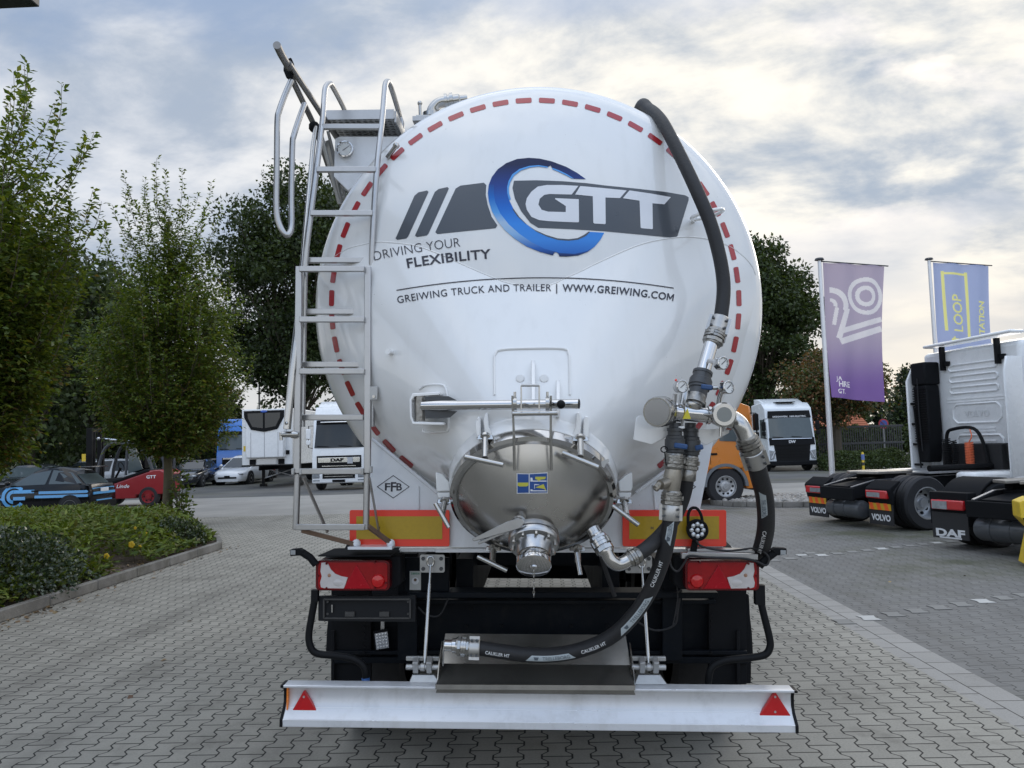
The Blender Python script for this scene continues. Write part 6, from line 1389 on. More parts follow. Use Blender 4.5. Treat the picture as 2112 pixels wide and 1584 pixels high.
def car(label, loc, rz, L, W_, Hh, paint, prof, roof, glass=GLS, wr=.33, wb=(.19, .80), grp=None, rim=RIM, front=True, extra=None, belt=.60, name='parked_car', grille='wide', crv=.06):
    """prof: [(y/L, z of body top, half width)] from tail to nose; roof: (rear base, rear top, front top, front base) as y/L"""
    th = thing(name, label, 'car', loc, rz, grp); hw = W_/2; zb = .20
    secs = []
    for t, zt, k in prof:
        y = (t-.5)*L; w = hw*k; zz = zt
        secs.append([(-w*.88, y, zb), (-w*.97, y, zb+.12), (-w, y, zb+(zz-zb)*.45), (-w*.985, y, zb+(zz-zb)*.78), (-w*.93, y, zz-.03), (-w*.78, y, zz), (0, y, zz+.015), (w*.78, y, zz), (w*.93, y, zz-.03), (w*.985, y, zb+(zz-zb)*.78), (w, y, zb+(zz-zb)*.45), (w*.97, y, zb+.12), (w*.88, y, zb)])
    b = MB(); loft(b, secs); body = b.build('body', paint, th, ang=55)
    ya, yb_, yc, yd = [(t-.5)*L for t in roof]
    def topz(y):
        ys = [(t-.5)*L for t, _, _ in prof]; return float(np.interp(y, ys, [q[1] for q in prof]))
    wb_, wt = hw*.90, hw*.66
    def sect(y, f, z0, z1):
        w = wb_+(wt-wb_)*f; z = z0+(z1-z0)*f
        return w, z
    # cabin shell
    b = MB(); zr = Hh; n = 7; secs = []
    for i in range(n+1):
        t = i/n; yt = yb_+(yc-yb_)*t; ybm = ya+(yd-ya)*t; zc = zr-crv*(2*t-1)**2
        z0 = topz(ybm)-.03
        secs.append([(-wb_, ybm, z0), (-wt*1.04, yt, zc-.05), (-wt*.8, yt, zc), (0, yt, zc+.015), (wt*.8, yt, zc), (wt*1.04, yt, zc-.05), (wb_, ybm, z0)])
    loft(b, secs); b.build('roof', paint, th, ang=50)
    def P(side, t, f):               # point on the cabin side, t along, f up
        yt = yb_+(yc-yb_)*t; ybm = ya+(yd-ya)*t; z0 = topz(ybm)-.03; zc = zr-crv*(2*t-1)**2-.05
        return V((side*(wb_+(wt*1.04-wb_)*f), ybm+(yt-ybm)*f, z0+(zc-z0)*f))
    for s_ in (-1, 1):
        for t0, t1 in ((.08, .48), (.52, .94)):
            b = MB(); q = [P(s_, t0, .12), P(s_, t1, .12), P(s_, t1, .90), P(s_, t0, .90)]
            if s_ < 0: q = q[::-1]
            quad(b, *q, t=.010); b.build('window', glass, th)
    for t, nm in ((1, 'windscreen'), (0, 'rear_window')):
        q = [P(-1, t, .06), P(1, t, .06), P(1, t, .93), P(-1, t, .93)]
        c = sum(q, V())/4; q = [c+(p-c)*.93 for p in q]
        if t == 1: q = [q[1], q[0], q[3], q[2]]
        b = MB(); quad(b, *q, t=.016); b.build(nm, glass, th)
    for ty in wb:
        y = (ty-.5)*L
        for s_ in (-1, 1):
            a = MB(); a.lathe((s_*(hw*.70), y, wr), (s_, 0, 0), [(wr*1.16, 0), (wr*1.16, hw*.302)], 28); a.build('wheel_arch', DRK, body)
            wheel(th, (s_*(hw-.095), y, wr), wr, .2, s_, rim, 10)
    yf = L/2; zt = prof[-2][1]; k = prof[-1][2]
    for s_ in (-1, 1):
        b = MB(); b.ball((s_*(wb_+.10), (roof[3]-.5)*L-.25, topz(0)+.10), .10, 10, 0, (1, .7, .75)); b.build('mirror', paint, th)
        if front:
            b = MB(); b.ball((s_*hw*.70, yf-.16, zt-.12), .19, 12, 0, (.95, .72, .36)); b.build('headlight', LMP, th)
        b = MB(); b.ball((s_*hw*.76, -L/2+.10, prof[0][1]-.14), .16, 12, 0, (.9, .45, .55)); b.build('tail_light', REDL, th)
    if front and grille:
        b = MB()
        if grille == 'wide': b.box((0, yf+.005-.02, .40), (W_*.55, .05, .10))
        else: b.box((0, yf-.02, .58), (W_*.42, .06, .2)); b.box((0, yf-.02, .33), (W_*.6, .06, .1))
        b.build('grille', BLK, th, bevel=.012)
        b = MB(); b.box((0, yf+.02, .47 if grille == 'wide' else .44), (.40 if grille != 'wide' else .30, .02, .10)); b.build('number_plate', BLK if grille == 'wide' else PLT, th)
    return th, body, P, topz, hw
BODY = [(0, .80, .80), (.02, .93, .88), (.10, .98, .95), (.30, .97, 1.0), (.62, .95, 1.0), (.74, .93, .99), (.88, .82, .95), (.96, .72, .86), (1.0, .58, .70)]
PW = mat('pearl_white_car_paint', (.76, .77, .78), .2, coat=.8, var=.03); PB = mat('black_car_paint', (.012, .013, .017), .16, coat=.9, var=.2); PG = mat('graphite_car_paint', (.035, .04, .046), .2, .3, coat=.9); PS = mat('silver_car_paint', (.42, .44, .46), .25, .6, coat=.8)
GC = 'cars parked along the hedge'
def at(px, py): p = G(px, py); return (p.x, p.y, 0)
p = G(474, 1001)
car('white electric car parked left of the refrigerated trailer', (p.x-.05, p.y+2.35, 0), pi-.04, 4.75, 1.92, 1.62, PW, BODY, (.02, .30, .52, .76), wr=.35, grp=GC)
p = G(405, 996)
car('dark estate car parked just left of the white electric car', (p.x-.1, p.y+2.3, 0), pi+.02, 4.5, 1.80, 1.48, PG, BODY, (.01, .08, .52, .72), grp=GC, grille='tall')
p = G(340, 1008); th, *_ = car('black saloon partly hidden by the hornbeam trunk', (p.x+.5, p.y+2.3, 0), pi+.12, 4.6, 1.82, 1.46, PB, BODY, (.10, .24, .52, .72), grp=GC, grille='tall')
b = MB(); b.lathe((0, 2.31, .60), (0, 1, 0), [(.10, 0), (.10, .02)], 20); b.build('emblem_ring', CHR, th)
p = D(130, 1010, 36); car('silver estate car with roof rails behind the small black car', (p.x, p.y+2, 0), pi-.5, 4.7, 1.86, 1.66, PS, BODY, (.01, .07, .52, .72), grp=GC, grille='tall')
p = D(12, 1010, 33); car('dark grey car with bright windscreen at the left photo edge', (p.x-.3, p.y+2, 0), pi+.2, 4.5, 1.82, 1.50, PG, BODY, (.02, .15, .50, .74), glass=GLSL, grp=GC, grille='tall')

# small black car with the blue stripes
def small_car():
    BP = [(0, .78, .84), (.015, .94, .92), (.10, .99, .97), (.35, .95, 1.0), (.62, .94, 1.0), (.75, .93, .98), (.88, .86, .93), (.96, .74, .84), (1.0, .60, .70)]
    L_, W_ = 3.63, 1.68
    th, body, P, topz, hw = car('small black car with light blue stripes and round logo on its door', (-15.3, 23.6, 0), pi/2+.03, L_, W_, 1.51, mat('deep_black_paint', (.004, .0045, .006), .14, spec=.35), BP, (.0, .16, .52, .74), glass=GLSL, wr=.305, wb=(.16, .80), rim=mat('dark_alloy', (.20, .21, .22), .3, .8), front=True, grille=None, name='small_car', crv=.15)
    SB = mat('light_blue_film', (.10, .36, .68), .3, coat=.3, var=.03)
    # decals follow the body's left side (x < 0), skin half width by height as in the body sections
    ys = [(t-.5)*L_ for t, _, _ in BP]
    def skin(y, z, o=.006):
        k = float(np.interp(y, ys, [q[2] for q in BP])); zz = float(np.interp(y, ys, [q[1] for q in BP])); f = (z-.20)/(zz-.20)
        w = hw*k*float(np.interp(f, [0, .15, .45, .78, .97, 1], [.88, .97, 1, .985, .93, .78])); return V((-w-o, y, z))
    b = MB()
    def strip(y0, y1, z0, z1, sl=0):
        vs, fs = dice([V((y0+sl, z1, 0)), V((y0, z0, 0)), V((y1, z0, 0)), V((y1+0*sl, z1, 0))], .10); b.add([skin(q.x, q.y) for q in vs], fs)
    yc, zc = .46, .64
    strip(-1.72, -.30, .705, .785, -.06); strip(-1.74, -.18, .585, .665, -.05)
    strip(.86, 1.72, .655, .715); strip(.80, 1.74, .545, .605)
    for poly in (arc_band(yc, zc, .26, .36, pi*.22, pi*1.80, 36), arc_band(yc, zc, .10, .20, pi*.5, pi*1.5, 24)):
        # the y axis runs to the left of the picture here, so outlines are mirrored about the emblem centre
        vs, fs = dice([V((2*yc-u, v, 0)) if True else V() for u, v in poly], .06); b.add([skin(q.x, q.y, .008) for q in vs], fs)
    strip(-.16, yc, zc+.10, zc+.20); strip(.10, yc, zc-.10, zc+.0)
    b.build('blue_stripes', SB, body, flat=True, keepn=True)
    b = MB(); yb = -L_/2
    for z in (.80, .68): b.box((0, yb+(.055 if z > .75 else .02)-.03, z), (W_*.74, .03, .075))
    for z in (.46, .40): b.box((0, yb-.012, z), (W_*.52, .03, .035))
    b.build('blue_stripes', SB, body)
    b = MB(); b.box((0, yb-.02, .765), (.44, .03, .11)); b.build('number_plate', PLT, th, bevel=.008)
    b = MB(); b.box((0, yb+.0, .34), (W_*.82, .10, .20)); b.build('bumper', MBLK, th, bevel=.03)
    b = MB(); b.bar((-.5, -L_/2+.30, 1.475), (.5, -L_/2+.30, 1.475), .32, .035, (0, 0, 1)); b.build('roof_spoiler', PB, th, bevel=.01)
    b = MB(); b.box((-hw*.99, -.18, .80), (.03, .20, .045)); b.build('door_handle', BLK, th, bevel=.01)
    b = MB()
    for y in (.93, -.40):
        b.tube([skin(y, z, .002) for z in (.32, .5, .7, .88)], .006, 6)
    b.build('door_seam', DRK, body)
    return th
small_car()

def forklift():
    RED = mat('forklift_red', (.30, .020, .024), .35, coat=.4, var=.08, dirt=.15); GRY = mat('forklift_grey', (.055, .06, .068), .5)
    th = thing('forklift', 'red counterbalance forklift truck with dark cab beside the small black car', 'forklift', (-14.45, 27.2, 0), pi/2)
    # y forward = left in the picture
    side = [(-1.45, .42), (-1.50, 1.15), (-1.30, 1.26), (-.85, 1.24), (.75, .72), (.80, .28), (-.40, .28), (-.42, .42)]
    b = MB(); b.prism([(-.58, y, z) for y, z in side], (1.16, 0, 0)); b.build('counterweight', RED, th, bevel=.06, seg=3)
    b = MB(); b.prism([(-.595, y, z) for y, z in [(-.9, 1.22), (.78, .70), (.78, .80), (-.82, 1.30)]], (1.19, 0, 0)); b.build('cab_sill', BLK, th, bevel=.02)
    b = MB(); b.box((0, .2, .75), (1.0, 1.1, .5)); b.box((0, -1.48, .95), (.9, .08, .25)); b.build('engine_bay', DRK, th)
    for s_ in (-1, 1):
        wheel(th, (s_*.48, -.85, .34), .34, .25, s_, RED, 6); wheel(th, (s_*.5, .95, .40), .40, .28, s_, RED, 6)
        b = MB(); b.tube(smooth([(s_*.5, -.95, 1.25), (s_*.5, -.75, 1.75), (s_*.5, -.45, 2.12), (s_*.5, -.1, 2.2), (s_*.5, .65, 2.15), (s_*.5, .95, 1.5), (s_*.5, 1.05, .75)], 5), .055, 8)
        b.tube([(s_*.5, .0, 1.1), (s_*.5, -.05, 2.18)], .045, 8); b.build('cab_pillar', GRY, th)
        b = MB(); b.tube(smooth([(s_*.38, -1.3, 1.25), (s_*.38, -1.25, 1.8), (s_*.38, -.75, 2.15)], 4), .05, 8); b.build('rear_guard', GRY, th)
        b = MB(); b.prism([(s_*.50, y, z) for y, z in [(-.6, 1.3), (-.08, 1.15), (-.10, 2.1), (-.35, 2.05)]], (.015, 0, 0)); b.build('window', GLSL, th)
    b = MB(); b.box((0, .15, 2.2), (1.04, 1.1, .06)); b.build('cab_roof', GRY, th, bevel=.02)
    b = MB(); b.box((0, -.28, 1.25), (.48, .42, .14)); b.box((0, -.47, 1.58), (.46, .12, .6)); b.build('seat', BLK, th, bevel=.04)
    b = MB(); b.tube([(0, .75, .8), (0, .45, 1.35)], .04, 8); b.tube([(.17*cos(a), .43+.05*sin(a), 1.38+.17*sin(a)) for a in [2*pi*k/16 for k in range(16)]], .014, 6, closed=True); b.build('steering_wheel', BLK, th)
    b = MB()
    for s_ in (-1, 1): b.box((s_*.36, 1.38, 1.42), (.13, .20, 2.75)); b.box((s_*.20, 1.35, 1.38), (.09, .14, 2.6))
    for z in (.3, 1.5, 2.7): b.box((0, 1.36, z), (.8, .1, .14))
    b.build('mast', BLK, th, bevel=.01)
    b = MB()
    for s_ in (-1, 1): b.box((s_*.25, 2.0, .07), (.12, 1.1, .05)); b.box((s_*.25, 1.50, .35), (.12, .05, .6))
    b.build('forks', DRK, th)
    b = MB(); b.cyl((.0, 1.25, 2.42), (.0, -.5, 2.24), .03, None, 8); b.ball((0, 1.28, 2.42), .06, 10); b.build('tilt_cylinder', CHR, th)
    b = MB(); b.lathe((.3, -.35, 2.2), (0, 0, 1), [(.07, 0), (.07, .13), (.03, .16)], 14); b.build('beacon', ORL, th)
    b = MB(); b.box((-.60, 1.45, 1.75), (.02, .13, .26)); b.build('sticker', YP, th)
    o = V((-.605, -1.0, 1.10)); text_on('lettering', 'GTT', WPR, th, (-.588, -.95, 1.02), (0, -1, 0), (0, 0, 1), .10, .03, .34)
    text_on('lettering', 'Linde', WPR, th, (-.588, .05, .72), (0, -1, 0), (0, 0, 1), .12, .01, .46, shear=.25)
    return th
forklift()

def lorry_cab(th, W_, L_, H_, paint, z0=.42, ws=(.52, .80), dash=None, glass=GLS, roofh=.35, slope=.22, dark_top=True, mirrors=BLK, sidewin=True):
    """cab over engine: nose at y = 0, back at y = -L_; ws = windscreen span as shares of the height"""
    hw = W_/2; za, zb = z0+ws[0]*(H_-z0), z0+ws[1]*(H_-z0); zr = H_-roofh
    side = [(-L_, z0+.35), (-L_, H_-.08), (-L_*.55, H_), (-slope-.45, H_-.05), (-slope-.05, zr), (-.06, za), (.0, za-.25), (0.0, z0+.12), (-.12, z0), (-.35, z0), (-.45, z0+.55), (-1.35, z0+.55), (-1.45, z0+.30)]
    b = MB(); b.prism([(-hw, y, z) for y, z in side], (W_, 0, 0)); body = b.build('cab', paint, th, bevel=.14, seg=5, ang=50)
    def fy(z): return float(np.interp(z, [z0, za-.25, za, zr, H_], [0, 0, -.06, -slope-.05, -slope-.4]))
    def panel(nm, m, x0, x1, zlo, zhi, o=.015, t=.012, par=None, tx=0.0, bev=.0):
        b = MB(); quad(b, (x1, fy(zlo)+o, zlo), (x0, fy(zlo)+o, zlo), (x0+tx, fy(zhi)+o, zhi), (x1-tx, fy(zhi)+o, zhi), t=t); return b.build(nm, m, par or th, bevel=bev)
    b = MB(); n = 8; vs = []
    for z in (za+.02, zb): 
        for i in range(n+1):
            u = -1+2*i/n; x = u*(hw-.10-(.05 if z == zb else 0)); vs.append(V((x, fy(z)+.045-.03*u**4, z)))
    b.add(vs, [(i, i+1, n+1+i+1, n+1+i) for i in range(n)]); b.add([p-V((0, .03, 0)) for p in vs], [(i, i+1, n+1+i+1, n+1+i) for i in range(n)])
    wsn = b.build('windscreen', glass, th)
    if sidewin:
        for s_ in (-1, 1):
            b = MB(); b.prism([(s_*(hw+.004), y, z) for y, z in [(-.28, za+.0), (-1.05, za+.05), (-1.05, zb-.08), (-.40, zb-.06)]], (s_*.012, 0, 0)); b.build('side_window', glass, th)
    for s_ in (-1, 1):
        b = MB(); b.box((s_*(hw+.17), -.08, (za+zb)/2+.12), (.22, .11, .46)); b.box((s_*(hw+.17), -.08, (za+zb)/2-.26), (.20, .11, .22)); b.build('mirror', mirrors, th, bevel=.035)
        b = MB(); b.tube([(s_*(hw-.03), -.15, zb-.04), (s_*(hw+.15), -.06, zb-.05), (s_*(hw+.17), -.06, za+.05), (s_*(hw-.03), -.12, za)], .02, 6); b.build('mirror_arm', BLK, th)
        wheel(th, (s_*(hw-.16), -.92, .50), .50, .30, s_, RIM, 10, .56)
    for s_ in (-1, 1):
        b = MB(); b.bar((s_*.5-.05, fy(za)+.05, za+.06), (s_*.5+.50, fy(za)+.05, za+.10), .02, .03); b.build('wiper', BLK, th)
    return body, fy, panel, za, zb, zr, hw
def chassis(th, y0, y1, hw=.38, z=.78, axles=(), wr=.5, mw=1.0):
    b = MB()
    for s_ in (-1, 1): b.box((s_*hw, (y0+y1)/2, z), (.10, abs(y1-y0), .26))
    for k in range(4): b.box((0, y0+(y1-y0)*(k+.5)/4, z), (hw*2, .14, .2))
    b.build('chassis', MBLK, th, bevel=.01)
    for y in axles:
        b = MB(); b.cyl((-mw, y, wr), (mw, y, wr), .08, None, 10); b.build('axle', MBLK, th)
        for s_ in (-1, 1):
            wheel(th, (s_*(mw-.03), y, wr), wr, .28, s_, RIM, 10, .56, dish=.55); wheel(th, (s_*(mw-.36), y, wr), wr, .28, s_, RIM, 0, .56)

# white tractor unit seen through the ladder
def white_tractor():
    p = G(700, 1011); th = thing('lorry', 'white tractor unit facing the viewer behind the ladder', 'lorry', (p.x, p.y, 0), pi)
    body, fy, panel, za, zb, zr, hw = lorry_cab(th, 2.42, 2.2, 3.75, WHT, ws=(.43, .745), roofh=.70, mirrors=WHT)
    panel('sun_visor', BLK, -hw+.15, hw-.15, zb, zb+.20, .02)
    b = MB(); b.bar((-.82, fy(zb)+.16, zb+.10), (.82, fy(zb)+.16, zb+.10), .22, .05); b.build('visor_blade', CHR, th, bevel=.02)
    panel('grille', BLK, -hw+.22, hw-.22, .98, 1.52, .015, bev=.01); panel('grille_bar', CHR, -hw+.28, hw-.28, 1.22, 1.44, .03, bev=.01)
    panel('grille', BLK, -.72, .72, .52, .82, .085, bev=.01)
    for z in (.60, .70): panel('grille_slat', CHR, -.62, .62, z, z+.025, .105)
    panel('grille_slat', CHR, -.75, .75, 1.05, 1.08, .035)
    panel('plate_blank', mat('grey_plate', (.45, .46, .48), .5), -.62, -.38, 1.16, 1.44, .05)
    panel('plate_blank', BLK, -.28, .28, .36, .47, .10)
    text_on('lettering', 'DAF', BLK, th, (.08, fy(1.33)+.055, 1.33), (-1, 0, 0), (0, 0, 1), .13, .06, .58)
    for s_ in (-1, 1):
        b = MB(); b.box((s_*(hw-.20), .02, .66), (.34, .16, .26)); b.build('headlight', LMP, th, bevel=.04)
        b = MB(); b.box((s_*(hw-.22), .06, .44), (.30, .05, .07)); b.build('fog_light', LMP, th, bevel=.01)
        b = MB(); b.box((s_*(hw-.02), -.35, 1.5), (.03, .25, .6)); b.build('air_vent', MBLK, th)
    b = MB(); b.box((0, -.06, .52), (2.40, .28, .42)); b.build('bumper', WHT, th, bevel=.06)
    b = MB(); b.prism([(-hw+.08, y, z) for y, z in [(-.7, 3.70), (-2.2, 3.72), (-2.2, 4.05), (-1.2, 3.98)]], (2*hw-.16, 0, 0)); b.build('roof_deflector', WHT, th, bevel=.06)
    chassis(th, -2.0, -6.0, axles=(-4.6,))
white_tractor()

def electric_lorry():
    p = G(1637, 972); th = thing('lorry', 'pale blue white electric truck with dark grille beside the flagpole', 'lorry', (p.x, p.y, 0), pi+.06)
    body, fy, panel, za, zb, zr, hw = lorry_cab(th, 2.50, 2.35, 3.62, WHTB, ws=(.40, .74), roofh=.35, slope=.28, glass=GLSL)
    panel('sun_visor', BLK, -hw+.10, hw-.10, zb-.02, zb+.36, .03, tx=.05, bev=.01); panel('dash_panel', MBLK, -hw+.06, hw-.06, za-.34, za+.04, .03, bev=.02)
    panel('trim_strip', CHR, -hw+.20, hw-.20, za-.03, za+.0, .055)
    panel('grille', BLK, -hw+.40, hw-.40, .50, 1.56, .02, tx=-.14, bev=.02)
    for z in (.74, .88, 1.02, 1.16, 1.34): panel('grille_slat', BLK, -hw+.46, hw-.46, z, z+.05, .045, tx=-.01)
    panel('number_plate', BLK, -.30, .30, .40, .52, .05)
    text_on('lettering', 'DW', PLT, th, (0, fy(za-.17)+.06, za-.17), (-1, 0, 0), (0, 0, 1), .13, .05, .36)
    zt = zb+.06; text_on('lettering', 'DESIGNWERK  100% ELECTRIC', PLT, th, (0, fy(zt)+.07, zt), (-1, 0, 0), (0, -.22, .9), .08, .02, 1.75)
    for s_ in (-1, 1):
        b = MB(); b.prism([(s_*x, .03, z) for x, z in [(hw-.03, 1.12), (hw-.36, 1.05), (hw-.28, .66), (hw-.06, .60)]], (0, -.12, 0)); b.build('headlight', LMP, th, bevel=.02)
        b = MB(); b.bar((s_*(hw-.30), .04, 1.02), (s_*(hw-.12), .04, .68), .02, .04, (0, 1, 0)); b.build('light_strip', mat('white_print', (1,)*3), th)
    b = MB(); b.box((0, -.06, .42), (2.50, .28, .24)); b.build('bumper', MBLK, th, bevel=.05)
    b = MB(); b.prism([(-hw+.15, y, z) for y, z in [(-.9, 3.58), (-2.35, 3.58), (-2.35, 3.88), (-1.6, 3.84)]], (2*hw-.3, 0, 0)); b.build('roof_deflector', WHTB, th, bevel=.06)
    b = MB(); b.box((0, -.85, 3.62), (1.0, .6, .04)); b.build('roof_hatch', BLK, th)
    b = MB(); b.box((0, -4.5, 1.2), (2.3, 3.6, .9)); b.build('battery_pack', MBLK, th, bevel=.03)
    chassis(th, -2.0, -7.0, axles=(-5.6,))
electric_lorry()

BLUP = mat('blue_lorry_paint', (.045, .20, .62), .3, coat=.6, var=.05)
def blue_lorry(name_label, px, dist, rz, H_=3.9):
    p = D(px, 960, dist); th = thing('lorry', name_label, 'lorry', (p.x, p.y, 0), rz)
    body, fy, panel, za, zb, zr, hw = lorry_cab(th, 2.45, 2.3, H_, BLUP, ws=(.43, .70), roofh=.85, glass=GLSL)
    panel('sun_visor', BLK, -hw+.12, hw-.12, zb, zb+.22, .02); panel('grille', BLK, -.85, .85, 1.05, 1.45, .02, bev=.01); panel('grille_bar', CHR, -.80, .80, 1.36, 1.46, .04)
    for s_ in (-1, 1): b = MB(); b.box((s_*(hw-.25), .0, .85), (.36, .08, .22)); b.build('headlight', LMP, th, bevel=.03)
    b = MB(); b.box((0, -.04, .52), (2.4, .22, .24)); b.build('bumper', MBLK, th, bevel=.04)
    chassis(th, -2.0, -6.0, axles=(-4.8,))
    return th, panel, fy
blue_lorry('blue lorry behind the white electric car and the young hornbeam', 487, 47, pi+.05)

def reefer():
    p = D(551, 960, 37.5); th = thing('refrigerated_trailer', 'white refrigerated semitrailer with dark cooling unit on its front', 'trailer', (p.x, p.y, 0), pi-.04)
    b = MB(); b.box((0, -6.7, 2.5), (2.55, 13.4, 2.75)); b.build('box_body', WHT, th, bevel=.03)
    b = MB(); b.box((0, .16, 2.42), (1.92, .36, 1.88)); un = b.build('cooling_unit', WHT, th, bevel=.05)
    b = MB(); b.prism([(x, .352, z) for x, z in [(-1.02, 3.78), (1.02, 3.78), (1.0, 3.45), (.66, 2.86), (0, 2.74), (-.66, 2.86), (-1.0, 3.45)]], (0, .03, 0)); b.build('cooling_shroud', BLK, un, bevel=.01)
    for s_ in (-1, 1): b = MB(); b.prism([(s_*x, .385, z) for x, z in [(.05, 3.66), (.82, 3.66), (.80, 3.42), (.58, 3.0), (.05, 2.92)]], (0, .012, 0)); b.build('cooling_grille', GLS, un)
    b = MB()
    for x in (-.68, 0, .68): b.box((x, .345, 2.1), (.012, .012, 1.25))
    b.build('panel_seams', mat('seam_grey', (.18, .18, .19), .6), un)
    b = MB(); b.ball((0, .40, 3.74), .17, 16, 0, (1, .12, .36)); b.build('emblem', mat('emblem_blue', (.05, .12, .45), .3), un)
    b = MB(); b.box((-.98, .02, 1.72), (.30, .06, .20)); b.build('control_panel', BLK, th)
    b = MB(); b.box((1.12, .0, 1.95), (.14, .03, .26)); b.build('sticker', YP, th)
    b = MB(); b.box((0, .02, 1.30), (1.0, .08, .28)); b.build('coupling_panel', RIM, th)
    for x in (.72, -.72): b = MB(); b.box((x, .02, 1.28), (.32, .06, .26)); b.build('socket', MBLK, th, bevel=.03)
    b = MB(); b.box((0, -.05, 1.10), (2.55, .16, .06)); b.build('front_sill', BLK, th)
    for s_ in (-1, 1): b = MB(); b.box((s_*.95, -1.9, .62), (.12, .14, 1.05)); b.box((s_*.95, -1.9, .07), (.28, .30, .14)); b.build('landing_leg', BLK, th)
    b = MB(); b = MB(); b.cyl((-.95, -1.9, .95), (.95, -1.9, .40), .03); b.cyl((-.95, -1.9, .40), (.95, -1.9, .95), .03); b.build('leg_brace', RIM, th)
    chassis(th, -.3, -13, .5, .98, (-9.5, -10.8, -12.1), .5, 1.1)
reefer()

def orange_lorry():
    ORP = mat('orange_lorry_paint', (.68, .22, .03), .3, coat=.5, var=.05)
    wh = G(1499, 1041); th = thing('lorry', 'orange lorry standing side on behind the trailer hoses', 'lorry', (wh.x+.78, wh.y+1.1, 0), -pi/2+.10)
    body, fy, panel, za, zb, zr, hw = lorry_cab(th, 2.3, 2.0, 2.85, ORP, ws=(.52, .86), roofh=.20, slope=.08, glass=GLSL)
    panel('grille', BLK, -.8, .8, .8, 1.25, .02)
    b = MB(); b.box((0, -.04, .52), (2.28, .24, .30)); b.build('bumper', MBLK, th, bevel=.05)
    for s_ in (-1, 1):
        b = MB(); b.prism([(s_*.84, -.92+.62*cos(a), .5+.62*sin(a)) for a in [pi*k/16 for k in range(17)]]+[(s_*.84, -.92+.54*cos(a), .5+.54*sin(a)) for a in [pi*k/16 for k in range(16, -1, -1)]], (s_*.33, 0, 0)); b.build('wheel_arch', mat('grey_arch', (.16, .17, .18), .6), body)
        b = MB(); b.box((s_*1.155, -1.22, 1.38), (.03, .18, .06)); b.build('door_handle', BLK, th, bevel=.01)
        b = MB(); b.tube([(s_*1.152, -.42, 1.0), (s_*1.152, -.30, 1.5), (s_*1.152, -.40, 2.3)], .008, 5); b.tube([(s_*1.152, -1.32, 1.1), (s_*1.152, -1.32, 2.4)], .008, 5); b.build('door_seam', DRK, body)
        b = MB(); b.box((s_*1.1, -2.35, .8), (.25, .5, .5)); b.build('side_tank', RIM, th, bevel=.05)
    b = MB(); b.box((0, -5.0, 1.5), (2.35, 4.6, .9)); b.build('cargo_bed', mat('bed_grey', (.35, .36, .37), .5), th, bevel=.02)
    chassis(th, -2.0, -7.2, axles=(-5.6,))
orange_lorry()
th, panel, fy = blue_lorry('blue lorry roof peeping out above the orange lorry', 1533, 29, -pi/2-.25, 3.35)
b = MB(); b.box((1.235, -.75, 2.9), (.02, .36, .34)); b.build('emblem', PLT, th)

